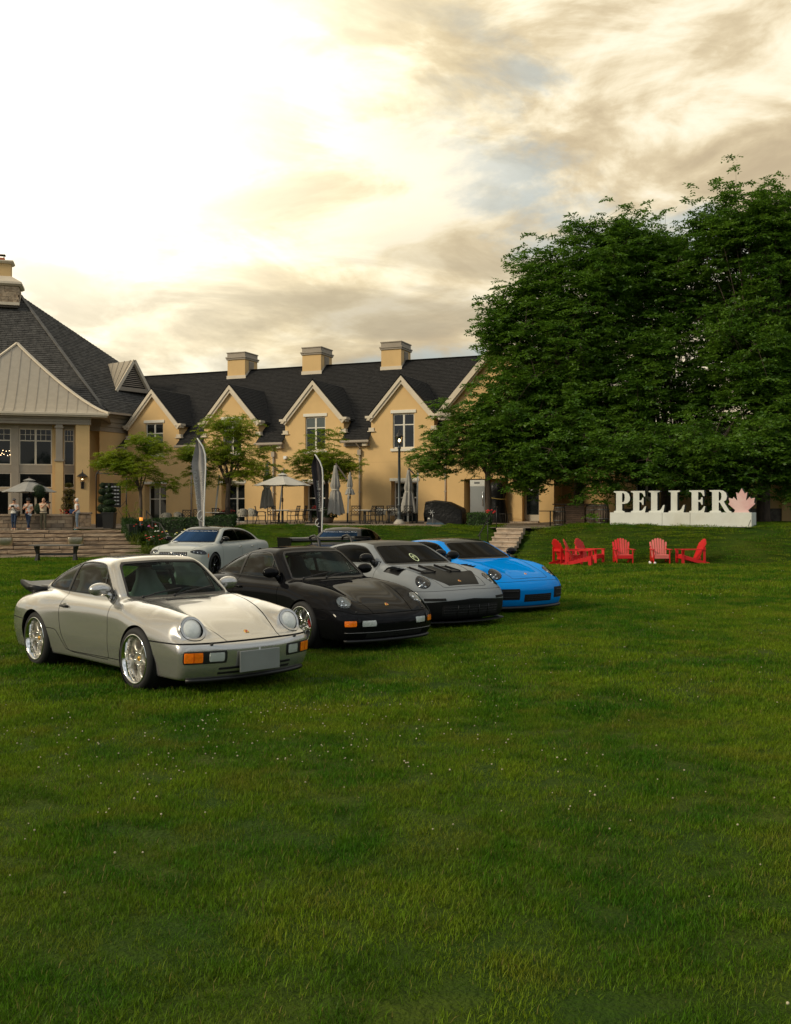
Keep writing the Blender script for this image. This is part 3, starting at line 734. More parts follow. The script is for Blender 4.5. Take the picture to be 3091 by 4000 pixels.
# ---------------------------------------------------------------- the five parked coupes and two saloons
def base_964():
    ax = lamp_axis(17); c = np.array([1.785, .585, .640])
    def pod(x, a, z):
        rad = np.hypot(a-c[1], (z-c[2])+0.02*(x-c[0]))-0.132
        pl = (x-c[0])*ax[0]+(a-c[1])*ax[1]+(z-c[2])*ax[2]-0.012
        return smax(smax(rad, pl, 0.015), 1.30-x, 0.1)
    return dict(wb=2.272, wz=.315, wr=.315, arch=(.338, .345), xr0=-2.22, xf0=2.12, ymax=.92, ztop=1.33, res=.021,
        zc=P2([(-2.3,.56),(-2.05,.67),(-1.7,.785),(-1.2,.835),(-.6,.845),(.3,.850),(.70,.862),(.95,.824),(1.25,.768),(1.55,.692),(1.80,.610),(1.95,.555),(2.15,.47)]),
        bump=P2([(-2.3,0),(-1.8,.02),(-1.1,.05),(-.6,.03),(.1,.02),(.5,.015),(.9,.045),(1.2,.076),(1.5,.105),(1.7,.118),(1.82,.105),(1.95,.05),(2.15,.0)]),
        yc=P2([(-2.3,.66),(-1.1,.72),(0,.66),(.6,.62),(2.1,.595)]), crown=.05,
        w=P2([(-2.3,.66),(-2.0,.76),(-1.6,.81),(-1.1,.815),(-.5,.80),(.3,.80),(1.0,.80),(1.5,.80),(1.85,.790),(2.15,.755)]),
        sec=P2([(.1,.93),(.25,.97),(.45,1.0),(.65,1.0),(.8,.975),(.92,.93),(1.2,.8)]),
        flare=[(1.136,.45,.042,.42,.42,.35),(-1.136,.50,.088,.46,.55,.42)],
        k=P2([(-2.3,.16),(-1,.17),(.2,.12),(1.2,.17),(2.1,.16)]),
        xf=P2([(.1,1.93),(.17,2.0),(.30,2.07),(.44,2.085),(.50,2.075),(.53,2.04),(.56,1.965),(.66,1.865),(.8,1.79),(1.1,1.65)]), cp=.37, pp=2.6, kf=.05,
        xr=P2([(.1,-2.0),(.3,-2.12),(.5,-2.16),(.6,-2.12),(.9,-2.02)]), cr=.32, pr=2.4,
        zr=P2([(-2.4,.56),(-2.0,.735),(-1.7,.865),(-1.4,.985),(-1.1,1.10),(-.8,1.20),(-.5,1.268),(-.2,1.294),(.1,1.290),(.4,1.25),(.9,1.10)]), rcrown=.11,
        wc=P2([(-2.4,.30),(-1.9,.47),(-1.5,.585),(-1.1,.655),(-.6,.70),(0,.715),(.5,.695),(.9,.64)]), belt=.85, tumble=.31, tc=.30,
        ws=((.70,.850),(.17,1.268)), wcurve=.16, zbot=.165, pods=[pod], kj=.05,
        dlo=[(.47,.878,1),(.28,1.04),(.10,1.172),(.00,1.212),(-.20,1.228),(-.45,1.222),(-.75,1.172),(-1.0,1.095),(-1.19,.985),(-1.25,.93),(-1.16,.898),(-.6,.884)],
        pillars=[((-.62,.88),(-.56,1.32),.026),((.24,.88),(.09,1.26),.013)],
        wsp=[(-.2,.872,1),(.40,.868),(.56,.870),(.608,.892),(.592,.95),(.518,1.165),(.478,1.218),(.40,1.238),(-.2,1.256,1)], wsx=-.05,
        rgp=[(-1.50,-.2,1),(-1.48,.38),(-1.36,.45),(-1.05,.43),(-.98,.36),(-.95,-.2,1)], rgz=.9,
        lamp=tuple(c), lamp_tilt=17, lamp_r=(.101,.101), lamp_ring=.023, dome=.028, lens_m=MATS['fluted_lens'],
        lamp_style=dict(bowl=MATS['lamp_reflector'], bulbs=[(0,0,-.06,.022),(0,-.45,-.055,.03)], sink=.0),
        hood=[(2.10,-.2,1),(2.06,.315,1),(1.90,.335),(1.55,.43),(1.15,.515),(.80,.565),(.715,.545,1),(.735,-.2,1)],
        door=[(.48,.905,1),(.505,.72),(.50,.33),(.475,.245),(.40,.232),(-.05,.232),(-.36,.236),(-.47,.29),(-.565,.47),(-.60,.70),(-.605,.905,1)],
        bumper_z=lambda x, y: 0.522+0*x, bgap=.007, rbump=.53, track=(.728,.745), seat_x=-.30,
        side_glass=MATS['smoke_glass'], front_glass=MATS['green_glass'], seat_m=MATS['cream_leather'])
def handle(parent, F, x, z, sd, m, cup_m=None):
    ys = np.linspace(1.0, 0.5, 500); f = F(np.full(500, x), ys, np.full(500, z)); y = ys[np.argmax(f < 0)]
    mb = MB(); pts = [(x-.075, y+.004, z), (x-.06, y+.03, z), (x+.05, y+.03, z), (x+.075, y+.004, z)]
    mb.tube([(p[0], p[1]*sd, p[2]) for p in pts], [.015, .013, .013, .011], 8); h = obj('door_handle', mb, m, parent)
    if cup_m:
        c = MB(); c.ball((x-.0, (y+.0005)*sd, z), 1, 16, 8, sc=(.06, .003, .04)); obj('handle_recess', c, cup_m, h)
def build_silver():
    S = base_964(); pm = paint('silver_champagne_paint', (.49, .478, .455), .74, .22, True)
    S.update(name='parked_car', label='silver champagne classic coupe with polished lip wheels and amber bumper lights, nearest in the row', paint=pm, group='cars parked on the lawn',
        loc=(-2.79, 11.35, -.015), rz=-0.8076)
    lip = MATS['polished_alloy']; sp = mat('champagne_alloy', (.55,.52,.46), .38, .8)
    S['wheel'] = wheel('w', .315, .243, .235, dict(n=5, shape='oval', r0=.40, r1=.93, hw=.30, tp=.9, lip=.030, depth=.062, bulge=.012, hub=.0, rk=7, rd=.022, th=.06, rivets=30), MATS['tyre_rubber'], lip, sp, MATS['dark_void'], None, None, MATS['gold_crest'])
    SILL = np.concatenate([curve([(.95,.262),(.3,.250),(-.40,.244),(-.52,.30),(-.62,.42),(-.70,.465),(-1.0,.47)], 6, False), [(-1.0,-.5),(.95,-.5)]])
    S['lines'] = [(SILL, .004, -.84, .84)]
    t, sh, F = coupe(S)
    for sd in (1, -1):
        mirror_obj(t, .36, .71*sd, .905, pm, sd, pm); handle(t, F, -.49, .735, sd, MATS['black_trim'], pm)
        il = patch(F, sd*.745, sd*.59, .345, .44, 14, 7, .012, .03, .12); o = obj('indicator_light', il, MATS['amber_lens'], t)
        obj('indicator_divider', patch(F, sd*.672, sd*.667, .347, .438, 2, 5, .0135, .02, 0), mat('red_orange_lens', (.6,.07,.005), .15, coat=.7), o)
        bk = obj('lamp_surround', patch(F, sd*.755, sd*.355, .330, .452, 30, 7, .003, .02, .35), MATS['black_trim'], t)
        fo = obj('fog_light', patch(F, sd*.53, sd*.385, .35, .435, 12, 7, .012, .02, .3), mat('fog_lens', (.55,.58,.55), .08, .3, coat=1, bump=.5, bscale=120), t)
        nz = MB(); nz.cbox((onfront(F, .50*sd, .50)-.01, .50*sd, .512), (.035,.03,.018)); obj('washer_nozzle', nz, MATS['black_trim'], t, bevel=.005)
    for z0, z1 in ((.215,.238),(.262,.285)): obj('bumper_slot', patch(F, -.43, .43, z0, z1, 34, 4, .002, .02, .1), MATS['dark_void'], t)
    lipb = MB(); L = [(onfront(F, y, .185)+.0, y, .165) for y in np.linspace(-.70, .70, 25)]; lipb.tube(L, .022, 6); obj('chin_lip', lipb, MATS['black_trim'], t)
    pl = MB(); xp = onfront(F, 0, .40)+.012; pl.box((xp, -.24, .225), (xp+.012, .24, .43)); o = obj('licence_plate', pl, MATS['plate_blank'], t, bevel=.006)
    xh = 1.865; zh = onsurf(F, xh, 0, .4, 1.0); crest(t, (xh, 0, zh), (.42, 0, 1), .95)
    # cowl vent and wipers
    v = MB(); vs = [(.80,.30),(.755,.30),(.755,-.30),(.80,-.30)]; v.add([(x, y, onsurf(F, x, y, .7, 1.1)+.003) for x, y in [(.815,-.27),(.815,-.09),(.815,.09),(.815,.27),(.775,.27),(.775,.09),(.775,-.09),(.775,-.27)]], [(0,1,6,7),(1,2,5,6),(2,3,4,5)]); obj('cowl_vent', v, MATS['dark_void'], t)
    for y0, y1 in ((-.12,.42),(-.50,.02)):
        wiper(t, (.715, y0, .890), (.61, y1, .945), MATS['black_trim'])
    # tail spoiler
    sp_ = MB(); n = 14; prof = [(-1.62,.86),(-1.95,.865),(-2.16,.915),(-2.205,.905),(-2.20,.855),(-2.05,.80),(-1.70,.76)]
    for i in range(n+1):
        pass
    ys = np.linspace(-.64, .64, 17); vs = []
    for y in ys:
        e = abs(y)/.64; c = .16*e**3; up = .035*max(0, e-.75)/.25
        for (x, z) in prof: vs.append((x+c*(1 if x < -1.9 else .2), y, z+up))
    k = len(prof); fs = [(i*k+j, i*k+(j+1) % k, (i+1)*k+(j+1) % k, (i+1)*k+j) for i in range(16) for j in range(k)]+[tuple(range(k))[::-1], tuple(16*k+j for j in range(k))]
    sp_.add(vs, fs, True); so_ = obj('tail_spoiler', sp_, MATS['black_trim'], t)
    gp = MB(); gp.box((-1.98,-.42,.862),(-1.66,.42,.875)); obj('spoiler_deck', gp, pm, so_)
    sr = MB(); P = [(-.62,-.36),(-.12,-.36),(-.12,.36),(-.62,.36),(-.62,-.36)]
    pts = [(x, y, onsurf(F, x, y, 1.0, 1.4)+.001) for (x0,y0),(x1,y1) in zip(P, P[1:]) for q in np.linspace(0,1,8) for x, y in ((x0+(x1-x0)*q, y0+(y1-y0)*q),)]
    sr.tube(pts, .005, 4, cap=False); obj('sunroof_seam', sr, MATS['black_trim'], t)
    ta = MB(); ta.tube([(-.2, .25, 1.29-.02), (-.2, .25, 1.30)], .012); 
    return t

def text_on_front(F, s, size, y0, z0, m, parent, lean=0.5, x0=-.2, off=0.006, name='windshield_lettering', shear=0.0, ext=2.6):
    me = text_mesh(s, size, 0.001, shear=shear)
    for v in me.vertices:
        y, z = y0+v.co.x, z0+v.co.y*lean; v.co = (onfront(F, y, z, x0, ext)+off, y, z)
    return link(name, me, m, parent)
def slats(F, ys, z0, z1, r, m, parent, name='grille_slat', off=0.012):
    for y in ys:
        b = MB(); b.tube([(onfront(F, y, z)+off, y, z) for z in np.linspace(z0, z1, 5)], r, 6); obj(name, b, m, parent)
def build_black():
    S = base_964(); pm = paint('black_paint', (.006,.006,.007), 0.0, .3)
    ax_t = 46
    S.update(name='parked_car', label='gloss black classic coupe with round headlights and red brake calipers, second in the row', paint=pm, group='cars parked on the lawn',
        loc=(-1.315, 14.3, -.015), rz=-0.872, pods=[], dome=0, lens_off=.006, lens_m=MATS['clear_lens'], res=.023,
        zc=P2([(-2.3,.56),(-2.05,.69),(-1.7,.80),(-1.2,.84),(-.6,.845),(.3,.850),(.70,.862),(.95,.828),(1.25,.776),(1.55,.704),(1.80,.620),(1.95,.555),(2.10,.47),(2.2,.41)]),
        bump=P2([(-2.3,0),(-1.8,.03),(-1.1,.06),(-.6,.03),(.1,.02),(.5,.012),(.9,.03),(1.2,.052),(1.5,.068),(1.7,.062),(1.82,.05),(1.95,.03),(2.15,.0)]),
        yc=P2([(-2.3,.66),(-1.1,.72),(0,.66),(.6,.62),(2.1,.60)]),
        xf=P2([(.1,1.95),(.17,2.02),(.28,2.085),(.42,2.09),(.48,2.07),(.54,2.02),(.60,1.95),(.68,1.86),(.8,1.76),(1.1,1.6)]), kf=.12,
        lamp=(1.742,.60,.640), lamp_tilt=ax_t, lamp_yaw=.18, lamp_r=(.093,.102), lamp_ring=.010,
        lamp_style=dict(bowl=mat('lamp_white_bowl', (.80,.82,.80), .3, .35), bulbs=[(0,.32,-.035,.034),(-.32,-.28,-.035,.03),(.32,-.28,-.035,.03)], bulb_m=MATS['chrome']),
        bumper_z=lambda x, y: .50+.05*sstep(.55,.75,np.abs(y)), bgap=.004,
        front_glass=MATS['green_glass'], seat_m=MATS['dark_leather'], seat_x=-.28)
    S['wheel'] = wheel('w', .315, .243, .235, dict(n=5, shape='oval', r0=.40, r1=.95, hw=.31, tp=.9, lip=.028, depth=.055, bulge=.012, hub=.0, rk=7, rd=.022, th=.06, rivets=40), MATS['tyre_rubber'], MATS['polished_alloy'], mat('bright_alloy', (.62,.62,.61), .16, .95), MATS['dark_void'], MATS['red_caliper'], None, mat('cap_grey', (.3,.3,.3), .3, .8))
    t, sh, F = coupe(S)
    for sd in (1, -1):
        mirror_obj(t, .38, .71*sd, .905, pm, sd, pm); handle(t, F, -.47, .735, sd, pm)
        obj('indicator_light', patch(F, sd*.72, sd*.59, .355, .425, 12, 6, .006, .03, .25), MATS['amber_lens'], t)
        obj('lamp_divider', patch(F, sd*.575, sd*.545, .33, .46, 4, 6, .012, .03, .2), MATS['black_gloss'], t)
        obj('fog_light', patch(F, sd*.52, sd*.33, .352, .425, 12, 6, .006, .02, .4), mat('fog_lens', (.55,.58,.55), .08, .3, coat=1, bump=.5, bscale=120), t)
        nz = MB(); nz.cbox((onfront(F, .55*sd, .52)-.01, .55*sd, .528), (.03,.025,.016)); obj('washer_nozzle', nz, MATS['black_trim'], t, bevel=.005)
    obj('lower_grille', patch(F, -.46, .46, .205, .262, 34, 4, .002, .02, .15), MATS['dark_void'], t)
    lipb = MB(); lipb.tube([(onfront(F, y, .185)+.004, y, .165) for y in np.linspace(-.70, .70, 25)], .024, 6); obj('chin_lip', lipb, MATS['black_trim'], t)
    tr = MB(); tr.tube([(onfront(F, y, .275)+.003, y, .275) for y in np.linspace(-.72, .72, 31)], .006, 6); obj('bumper_trim', tr, mat('trim_grey', (.12,.12,.12), .25, .5), t)
    xh = 1.86; crest(t, (xh, 0, onsurf(F, xh, 0, .4, 1.0)), (.45, 0, 1), .9)
    v = MB(); v.add([(x, y, onsurf(F, x, y, .7, 1.1)+.003) for x, y in [(.815,-.27),(.815,-.09),(.815,.09),(.815,.27),(.765,.27),(.765,.09),(.765,-.09),(.765,-.27)]], [(0,1,6,7),(1,2,5,6),(2,3,4,5)]); obj('cowl_vent', v, MATS['dark_void'], t)
    for y0, y1 in ((-.12,.42),(-.50,.02)): wiper(t, (.715, y0, .890), (.61, y1, .945), MATS['black_trim'])
    return t
def base_992():
    return dict(wb=2.457, wz=.345, wr=.342, arch=(.368, .378), xr0=-2.36, xf0=2.30, ymax=.96, ztop=1.33, res=.025,
        zc=P2([(-2.5,.6),(-2.2,.78),(-1.9,.88),(-1.3,.94),(-.6,.92),(.3,.92),(.9,.925),(1.15,.885),(1.4,.842),(1.7,.775),(1.95,.695),(2.1,.625),(2.25,.54),(2.4,.44)]),
        bump=P2([(-2.5,0),(-1.9,.03),(-1.25,.05),(-.6,.02),(.4,.01),(.8,.02),(1.2,.05),(1.5,.068),(1.75,.068),(1.9,.05),(2.1,.015),(2.4,0)]),
        yc=P2([(-2.5,.76),(-1.2,.80),(0,.74),(.7,.70),(1.4,.68),(2.3,.66)]), crown=.045,
        w=P2([(-2.5,.74),(-2.1,.86),(-1.4,.885),(-.5,.865),(.3,.862),(1.2,.87),(1.8,.86),(2.1,.84),(2.4,.80)]),
        sec=P2([(.1,.94),(.25,.985),(.42,.995),(.62,1.0),(.78,.985),(.92,.94),(1.2,.8)]),
        flare=[(1.2285,.5,.038,.42,.42,.35),(-1.2285,.55,.055,.5,.6,.42)],
        k=P2([(-2.4,.16),(-1,.17),(.2,.13),(1.2,.17),(2.3,.18)]),
        xf=P2([(.1,2.12),(.17,2.19),(.28,2.24),(.44,2.255),(.54,2.22),(.62,2.15),(.70,2.05),(.8,1.93),(1.1,1.7)]), cp=.36, pp=2.5, kf=.11,
        xr=P2([(.1,-2.1),(.3,-2.24),(.6,-2.29),(.8,-2.26),(1.0,-2.15)]), cr=.30, pr=2.4,
        zr=P2([(-2.6,.6),(-2.2,.79),(-1.9,.92),(-1.5,1.06),(-1.1,1.18),(-.7,1.258),(-.3,1.296),(.05,1.30),(.4,1.275),(.8,1.19),(1.2,1.05)]), rcrown=.10,
        wc=P2([(-2.5,.36),(-2.0,.54),(-1.5,.66),(-.8,.75),(0,.78),(.7,.765),(1.2,.70)]), belt=.93, tumble=.42, tc=.4,
        ws=((1.00,.925),(.33,1.255)), wcurve=.20, zbot=.15, kj=.05,
        dlo=[(.74,.962,1),(.50,1.10),(.28,1.195),(.05,1.232),(-.25,1.240),(-.65,1.200),(-1.0,1.115),(-1.24,1.02),(-1.28,.985),(-1.15,.965),(-.5,.950)],
        pillars=[((-.72,.88),(-.78,1.32),.012)],
        wsp=[(-.2,.942,1),(.40,.938),(.60,.940),(.655,.965),(.62,1.05),(.545,1.20),(.50,1.225),(.40,1.240),(-.2,1.252,1)], wsx=.05,
        rgp=[(-1.62,-.2,1),(-1.60,.42),(-1.45,.50),(-1.05,.48),(-.98,.40),(-.95,-.2,1)], rgz=.9,
        lamp=(1.835,.675,.700), lamp_tilt=52, lamp_yaw=.25, lamp_r=(.108,.150), lamp_rot=.12, lens_off=.006,
        lamp_style=dict(bowl=mat('lamp_dark_bowl', (.05,.05,.055), .12, .6), bulbs=[(-.38,.25,-.03,.026),(.38,.25,-.03,.026),(-.38,-.35,-.03,.026),(.38,-.35,-.03,.026),(0,0,-.05,.03)], bulb_m=MATS['chrome']),
        hood=[(2.06,-.2,1),(2.045,.36),(1.95,.44),(1.6,.50),(1.2,.60),(1.02,.66),(.985,.60,1),(1.03,-.2,1)],
        door=[(.78,.985,1),(.80,.75),(.77,.35),(.72,.262),(.60,.245),(-.2,.24),(-.48,.25),(-.58,.33),(-.66,.55),(-.68,.80),(-.66,.985,1)],
        bumper_z=lambda x, y: .60-.02*np.abs(y), bgap=.0025, rbump=.56, track=(.785,.790), seat_x=-.12,
        side_glass=MATS['dark_glass'], front_glass=MATS['smoke_glass'], seat_m=MATS['dark_leather'], frame_m=MATS['black_gloss'])
ROOF = curve([(.36,-.2,1),(.33,.40),(.26,.52),(-.25,.545),(-.8,.50),(-.94,.42),(-.96,-.2,1)], 8)
def build_grey():
    S = base_992(); pm = paint('grey_solid_paint', (.22,.235,.245), 0.0, .3); carb = mat('carbon_black', (.010,.010,.011), .30, coat=.04, spec=.12, var=.3, vscale=90)
    HB = curve([(2.02,-.2,1),(2.02,.30,1),(1.62,.52),(1.50,.545,1),(1.46,.40,1),(1.05,.40,1),(1.05,-.2,1)], 5)
    PN = [np.array([(1.42,.12),(1.42,.34),(1.06,.30),(1.06,.12)])]
    S.update(name='parked_car', label='grey track coupe with black vented bonnet and tall swan-neck wing, third in the row', paint=pm, group='cars parked on the lawn',
        loc=(-.135, 17.03, -.015), rz=-0.935, front_glass=MATS['dark_glass'], pillars=[((-.60,.88),(-.66,1.32),.012)])
    S['regions'] = [('roof', lambda x, y, z: np.maximum(sdpoly(x, y, ROOF), 1.1-z)),
        ('hood_black', lambda x, y, z: np.maximum(np.maximum(sdpoly(x, y, HB), -sdpoly(x, y, PN[0])), .6-z)),
        ('fender_vent', lambda x, y, z: np.maximum(sdpoly(x, y, np.array([(1.42,.66),(1.42,.83),(1.02,.83),(1.06,.66)])), .75-z)),
        ('lower_black', lambda x, y, z: np.maximum(z-(.47-.06*np.abs(y)), 1.75-x))]
    S['extra_parts'] = [('roof','roof_panel',carb,0),('hood_black','hood_panel',mat('satin_black',(.009,.0095,.0095),.5, spec=.08),.001),('fender_vent','*fender_vent',MATS['black_trim'],-.012),('lower_black','lower_bumper',mat('satin_black',(.009,.0095,.0095),.5, spec=.08),0)]
    S['flare'] = [(1.2285,.5,.052,.42,.42,.38),(-1.2285,.55,.07,.5,.6,.42)]
    S['wheel'] = wheel('w', .345, .265, .26, dict(n=10, r0=.30, r1=.95, hw=.19, tp=.35, lip=.012, depth=.03, bulge=.0, hub=-.02, rk=9, rd=.01, th=.04, bolts=0), MATS['tyre_rubber'], MATS['black_gloss'], MATS['black_gloss'], MATS['dark_void'], None, None, MATS['black_trim'])
    t, sh, F = coupe(S)
    for sd in (1, -1):
        mirror_obj(t, .66, .80*sd, .99, carb, sd, MATS['black_trim'], (.08,.13,.075))
        lv = MB()
        for k in range(3):
            x = 1.12+.1*k; y = .745; z = onsurf(F, x, y, .6, 1.1); M = Matrix.Translation((x, sd*y, z+.012)) @ Matrix.Rotation(-.35, 4, 'Y'); lv.cbox((0,0,0), (.075,.15,.008), M)
        obj('vent_louvre', lv, MATS['black_trim'], t)
        nf = MB(); x, y = 1.40, .26*sd; z = onsurf(F, x, y, .6, 1.1); nf.box((-.09,-.12,-.02),(.09,.12,.012), Matrix.Translation((x, y, z)) @ Matrix.Rotation(.13, 4, 'Y')); obj('hood_duct', nf, MATS['dark_void'], t, bevel=.01)
        fn = MB(); fn.bar((x+.10, y-.10*sd, z-.005), (x-.33, y-.10*sd, z+.075), .02, .05); fn.bar((x+.08, y+.11*sd, z+.0), (x-.30, y+.11*sd, z+.06), .015, .03); obj('duct_fin', fn, carb, t)
    obj('front_intake', patch(F, -.55, .55, .215, .375, 34, 6, .004, .03, .2), MATS['dark_void'], t)
    sl = MB()
    for y in (-.30,-.10,.10,.30): sl.tube([(onfront(F, y, z)+.008, y, z) for z in (.225,.30,.37)], .006, 5)
    for z in (.26,.30,.34): sl.tube([(onfront(F, y, z)+.007, y, z) for y in np.linspace(-.53,.53,15)], .003, 4)
    obj('intake_mesh', sl, MATS['black_trim'], t)
    for sd in (1,-1): obj('bumper_inlet', patch(F, sd*.80, sd*.50, .448, .485, 12, 4, .006, .02, .4), MATS['dark_void'], t)
    sp = MB(); L = np.linspace(-.84, .84, 29); vs = [(onfront(F, y, .20)+d, y, z) for z in (.115,.130) for d in (-.12,.065) for y in L]; n = len(L)
    for a, b in ((0,1),(1,3),(3,2),(2,0)): pass
    sp.add(vs, [q for j in range(n-1) for q in ((j,j+1,n+j+1,n+j),(2*n+j,3*n+j,3*n+j+1,2*n+j+1),(n+j,n+j+1,3*n+j+1,3*n+j))]); obj('front_splitter', sp, MATS['black_trim'], t)
    xh = 1.90; crest(t, (xh, 0, onsurf(F, xh, 0, .4, 1.0)), (.45, 0, 1), .9)
    # swan-neck wing
    w = thing_part('rear_wing', t); w.location = (-1.95, 0, 1.235)
    pl = MB(); k = 9; prof = [(.17,.035),(.05,.040),(-.10,.012),(-.19,-.012),(-.19,-.022),(-.08,-.006),(.05,.012),(.16,.018)]
    pl.prism([(x, z) for x, z in prof], 1.72, Matrix.Translation((0,-.86,0)), True); obj('wing_plane', pl, carb, w)
    p2 = MB(); p2.prism([(-.15,.02),(-.30,.075),(-.31,.068),(-.17,.005)], 1.72, Matrix.Translation((0,-.86,0)), True); obj('wing_flap', p2, carb, w)
    for sd in (1,-1):
        ep = MB(); ep.prism([(.20,.075),(.10,.085),(-.33,.085),(-.30,-.10),(-.12,-.17),(.14,-.13)], .012, Matrix.Translation((0,.86*sd-.006,0))); obj('wing_endplate', ep, MATS['black_gloss'], w)
        st = MB(); st.tube([(.30,.36*sd,-.33),(.36,.36*sd,-.12),(.30,.36*sd,.06),(.16,.36*sd,.115),(.02,.36*sd,.09),(-.02,.36*sd,.035)], [.034,.03,.026,.024,.022,.02], 8); obj('swan_neck', st, MATS['black_trim'], w)
    # round tag hanging behind the glass
    ring = MB(); z0 = 1.04; x0 = .70; ring.tube([(x0-.02, -.02+.055*math.cos(a), z0+.055*math.sin(a)) for a in np.linspace(0,2*math.pi,21)], .006, 5, cap=False)
    ring.tube([(x0-.02,-.045,z0-.02),(x0-.02,-.02,z0+.025),(x0-.02,.0,z0-.02)], .005, 5); ring.tube([(x0-.02,-.05,z0+.012),(x0-.02,.01,z0+.02),(x0-.02,.015,z0)], .005, 5)
    X = onfront(F, -.02, z0, .2, 1.3); 
    ring.v = [(X+.006+(x-(x0-.02))-(z-z0)*1.9, y, z) for x, y, z in ring.v]
    obj('windshield_sticker', ring, mat('sticker_pale', (.65,.75,.45), .5), t)
    return t
def thing_part(name, parent):
    o = bpy.data.objects.new(name, None); COL.objects.link(o); o.parent = parent; return o
def build_blue():
    S = base_992(); pm = paint('blue_paint', (.0, .235, .72), 0.0, .3)
    S.update(name='parked_car', label='bright blue modern coupe with black roof, last in the row nearest the steps', paint=pm, group='cars parked on the lawn',
        loc=(1.118, 19.15, -.03), rz=-0.907, front_glass=MATS['dark_glass'], pillars=[((.32,.9),(.28,1.3),.008)])
    S['regions'] = [('roof', lambda x, y, z: np.maximum(sdpoly(x, y, ROOF), 1.1-z))]
    S['extra_parts'] = [('roof','roof_panel',MATS['black_gloss'],0)]
    S['wheel'] = wheel('w', .345, .262, .25, dict(n=10, r0=.30, r1=.95, hw=.17, tp=.4, lip=.012, depth=.03, bulge=.0, hub=-.02, rk=9, rd=.01, th=.04), MATS['tyre_rubber'], MATS['black_gloss'], MATS['black_gloss'], MATS['dark_void'], None, None, MATS['black_trim'])
    t, sh, F = coupe(S)
    for sd in (1, -1):
        mirror_obj(t, .66, .80*sd, .99, MATS['black_gloss'], sd, MATS['black_trim'], (.08,.13,.075))
        o = obj('side_intake', patch(F, sd*.83, sd*.42, .285, .475, 18, 7, .004, .03, .15), MATS['dark_void'], t)
        b = MB()
        for z in (.335,.43): b.tube([(onfront(F, y*sd, z)+.010, y*sd, z) for y in np.linspace(.46,.80,10)], .006, 5)
        obj('intake_bar', b, MATS['black_trim'], o)
    o = obj('front_intake', patch(F, -.33, .33, .245, .375, 24, 6, .004, .03, .1), MATS['dark_void'], t)
    b = MB()
    for z in (.28,.31,.34): b.tube([(onfront(F, y, z)+.008, y, z) for y in np.linspace(-.31,.31,13)], .003, 4)
    obj('intake_mesh', b, MATS['black_trim'], o)
    sp = MB(); sp.tube([(onfront(F, y, .18)+.01, y, .145) for y in np.linspace(-.80,.80,27)], .03, 6); obj('front_splitter', sp, MATS['black_trim'], t)
    for sd in (1,-1):
        cr = MB(); cr.tube([(x, sd*(.30+.03*(1.9-x)), onsurf(F, x, .30+.03*(1.9-x), .5, 1.1)+.001) for x in np.linspace(1.15,1.85,12)], .006, 5); obj('hood_crease', cr, pm, t)
    xh = 1.92; crest(t, (xh, 0, onsurf(F, xh, 0, .4, 1.0)), (.45, 0, 1), .9)
    return t
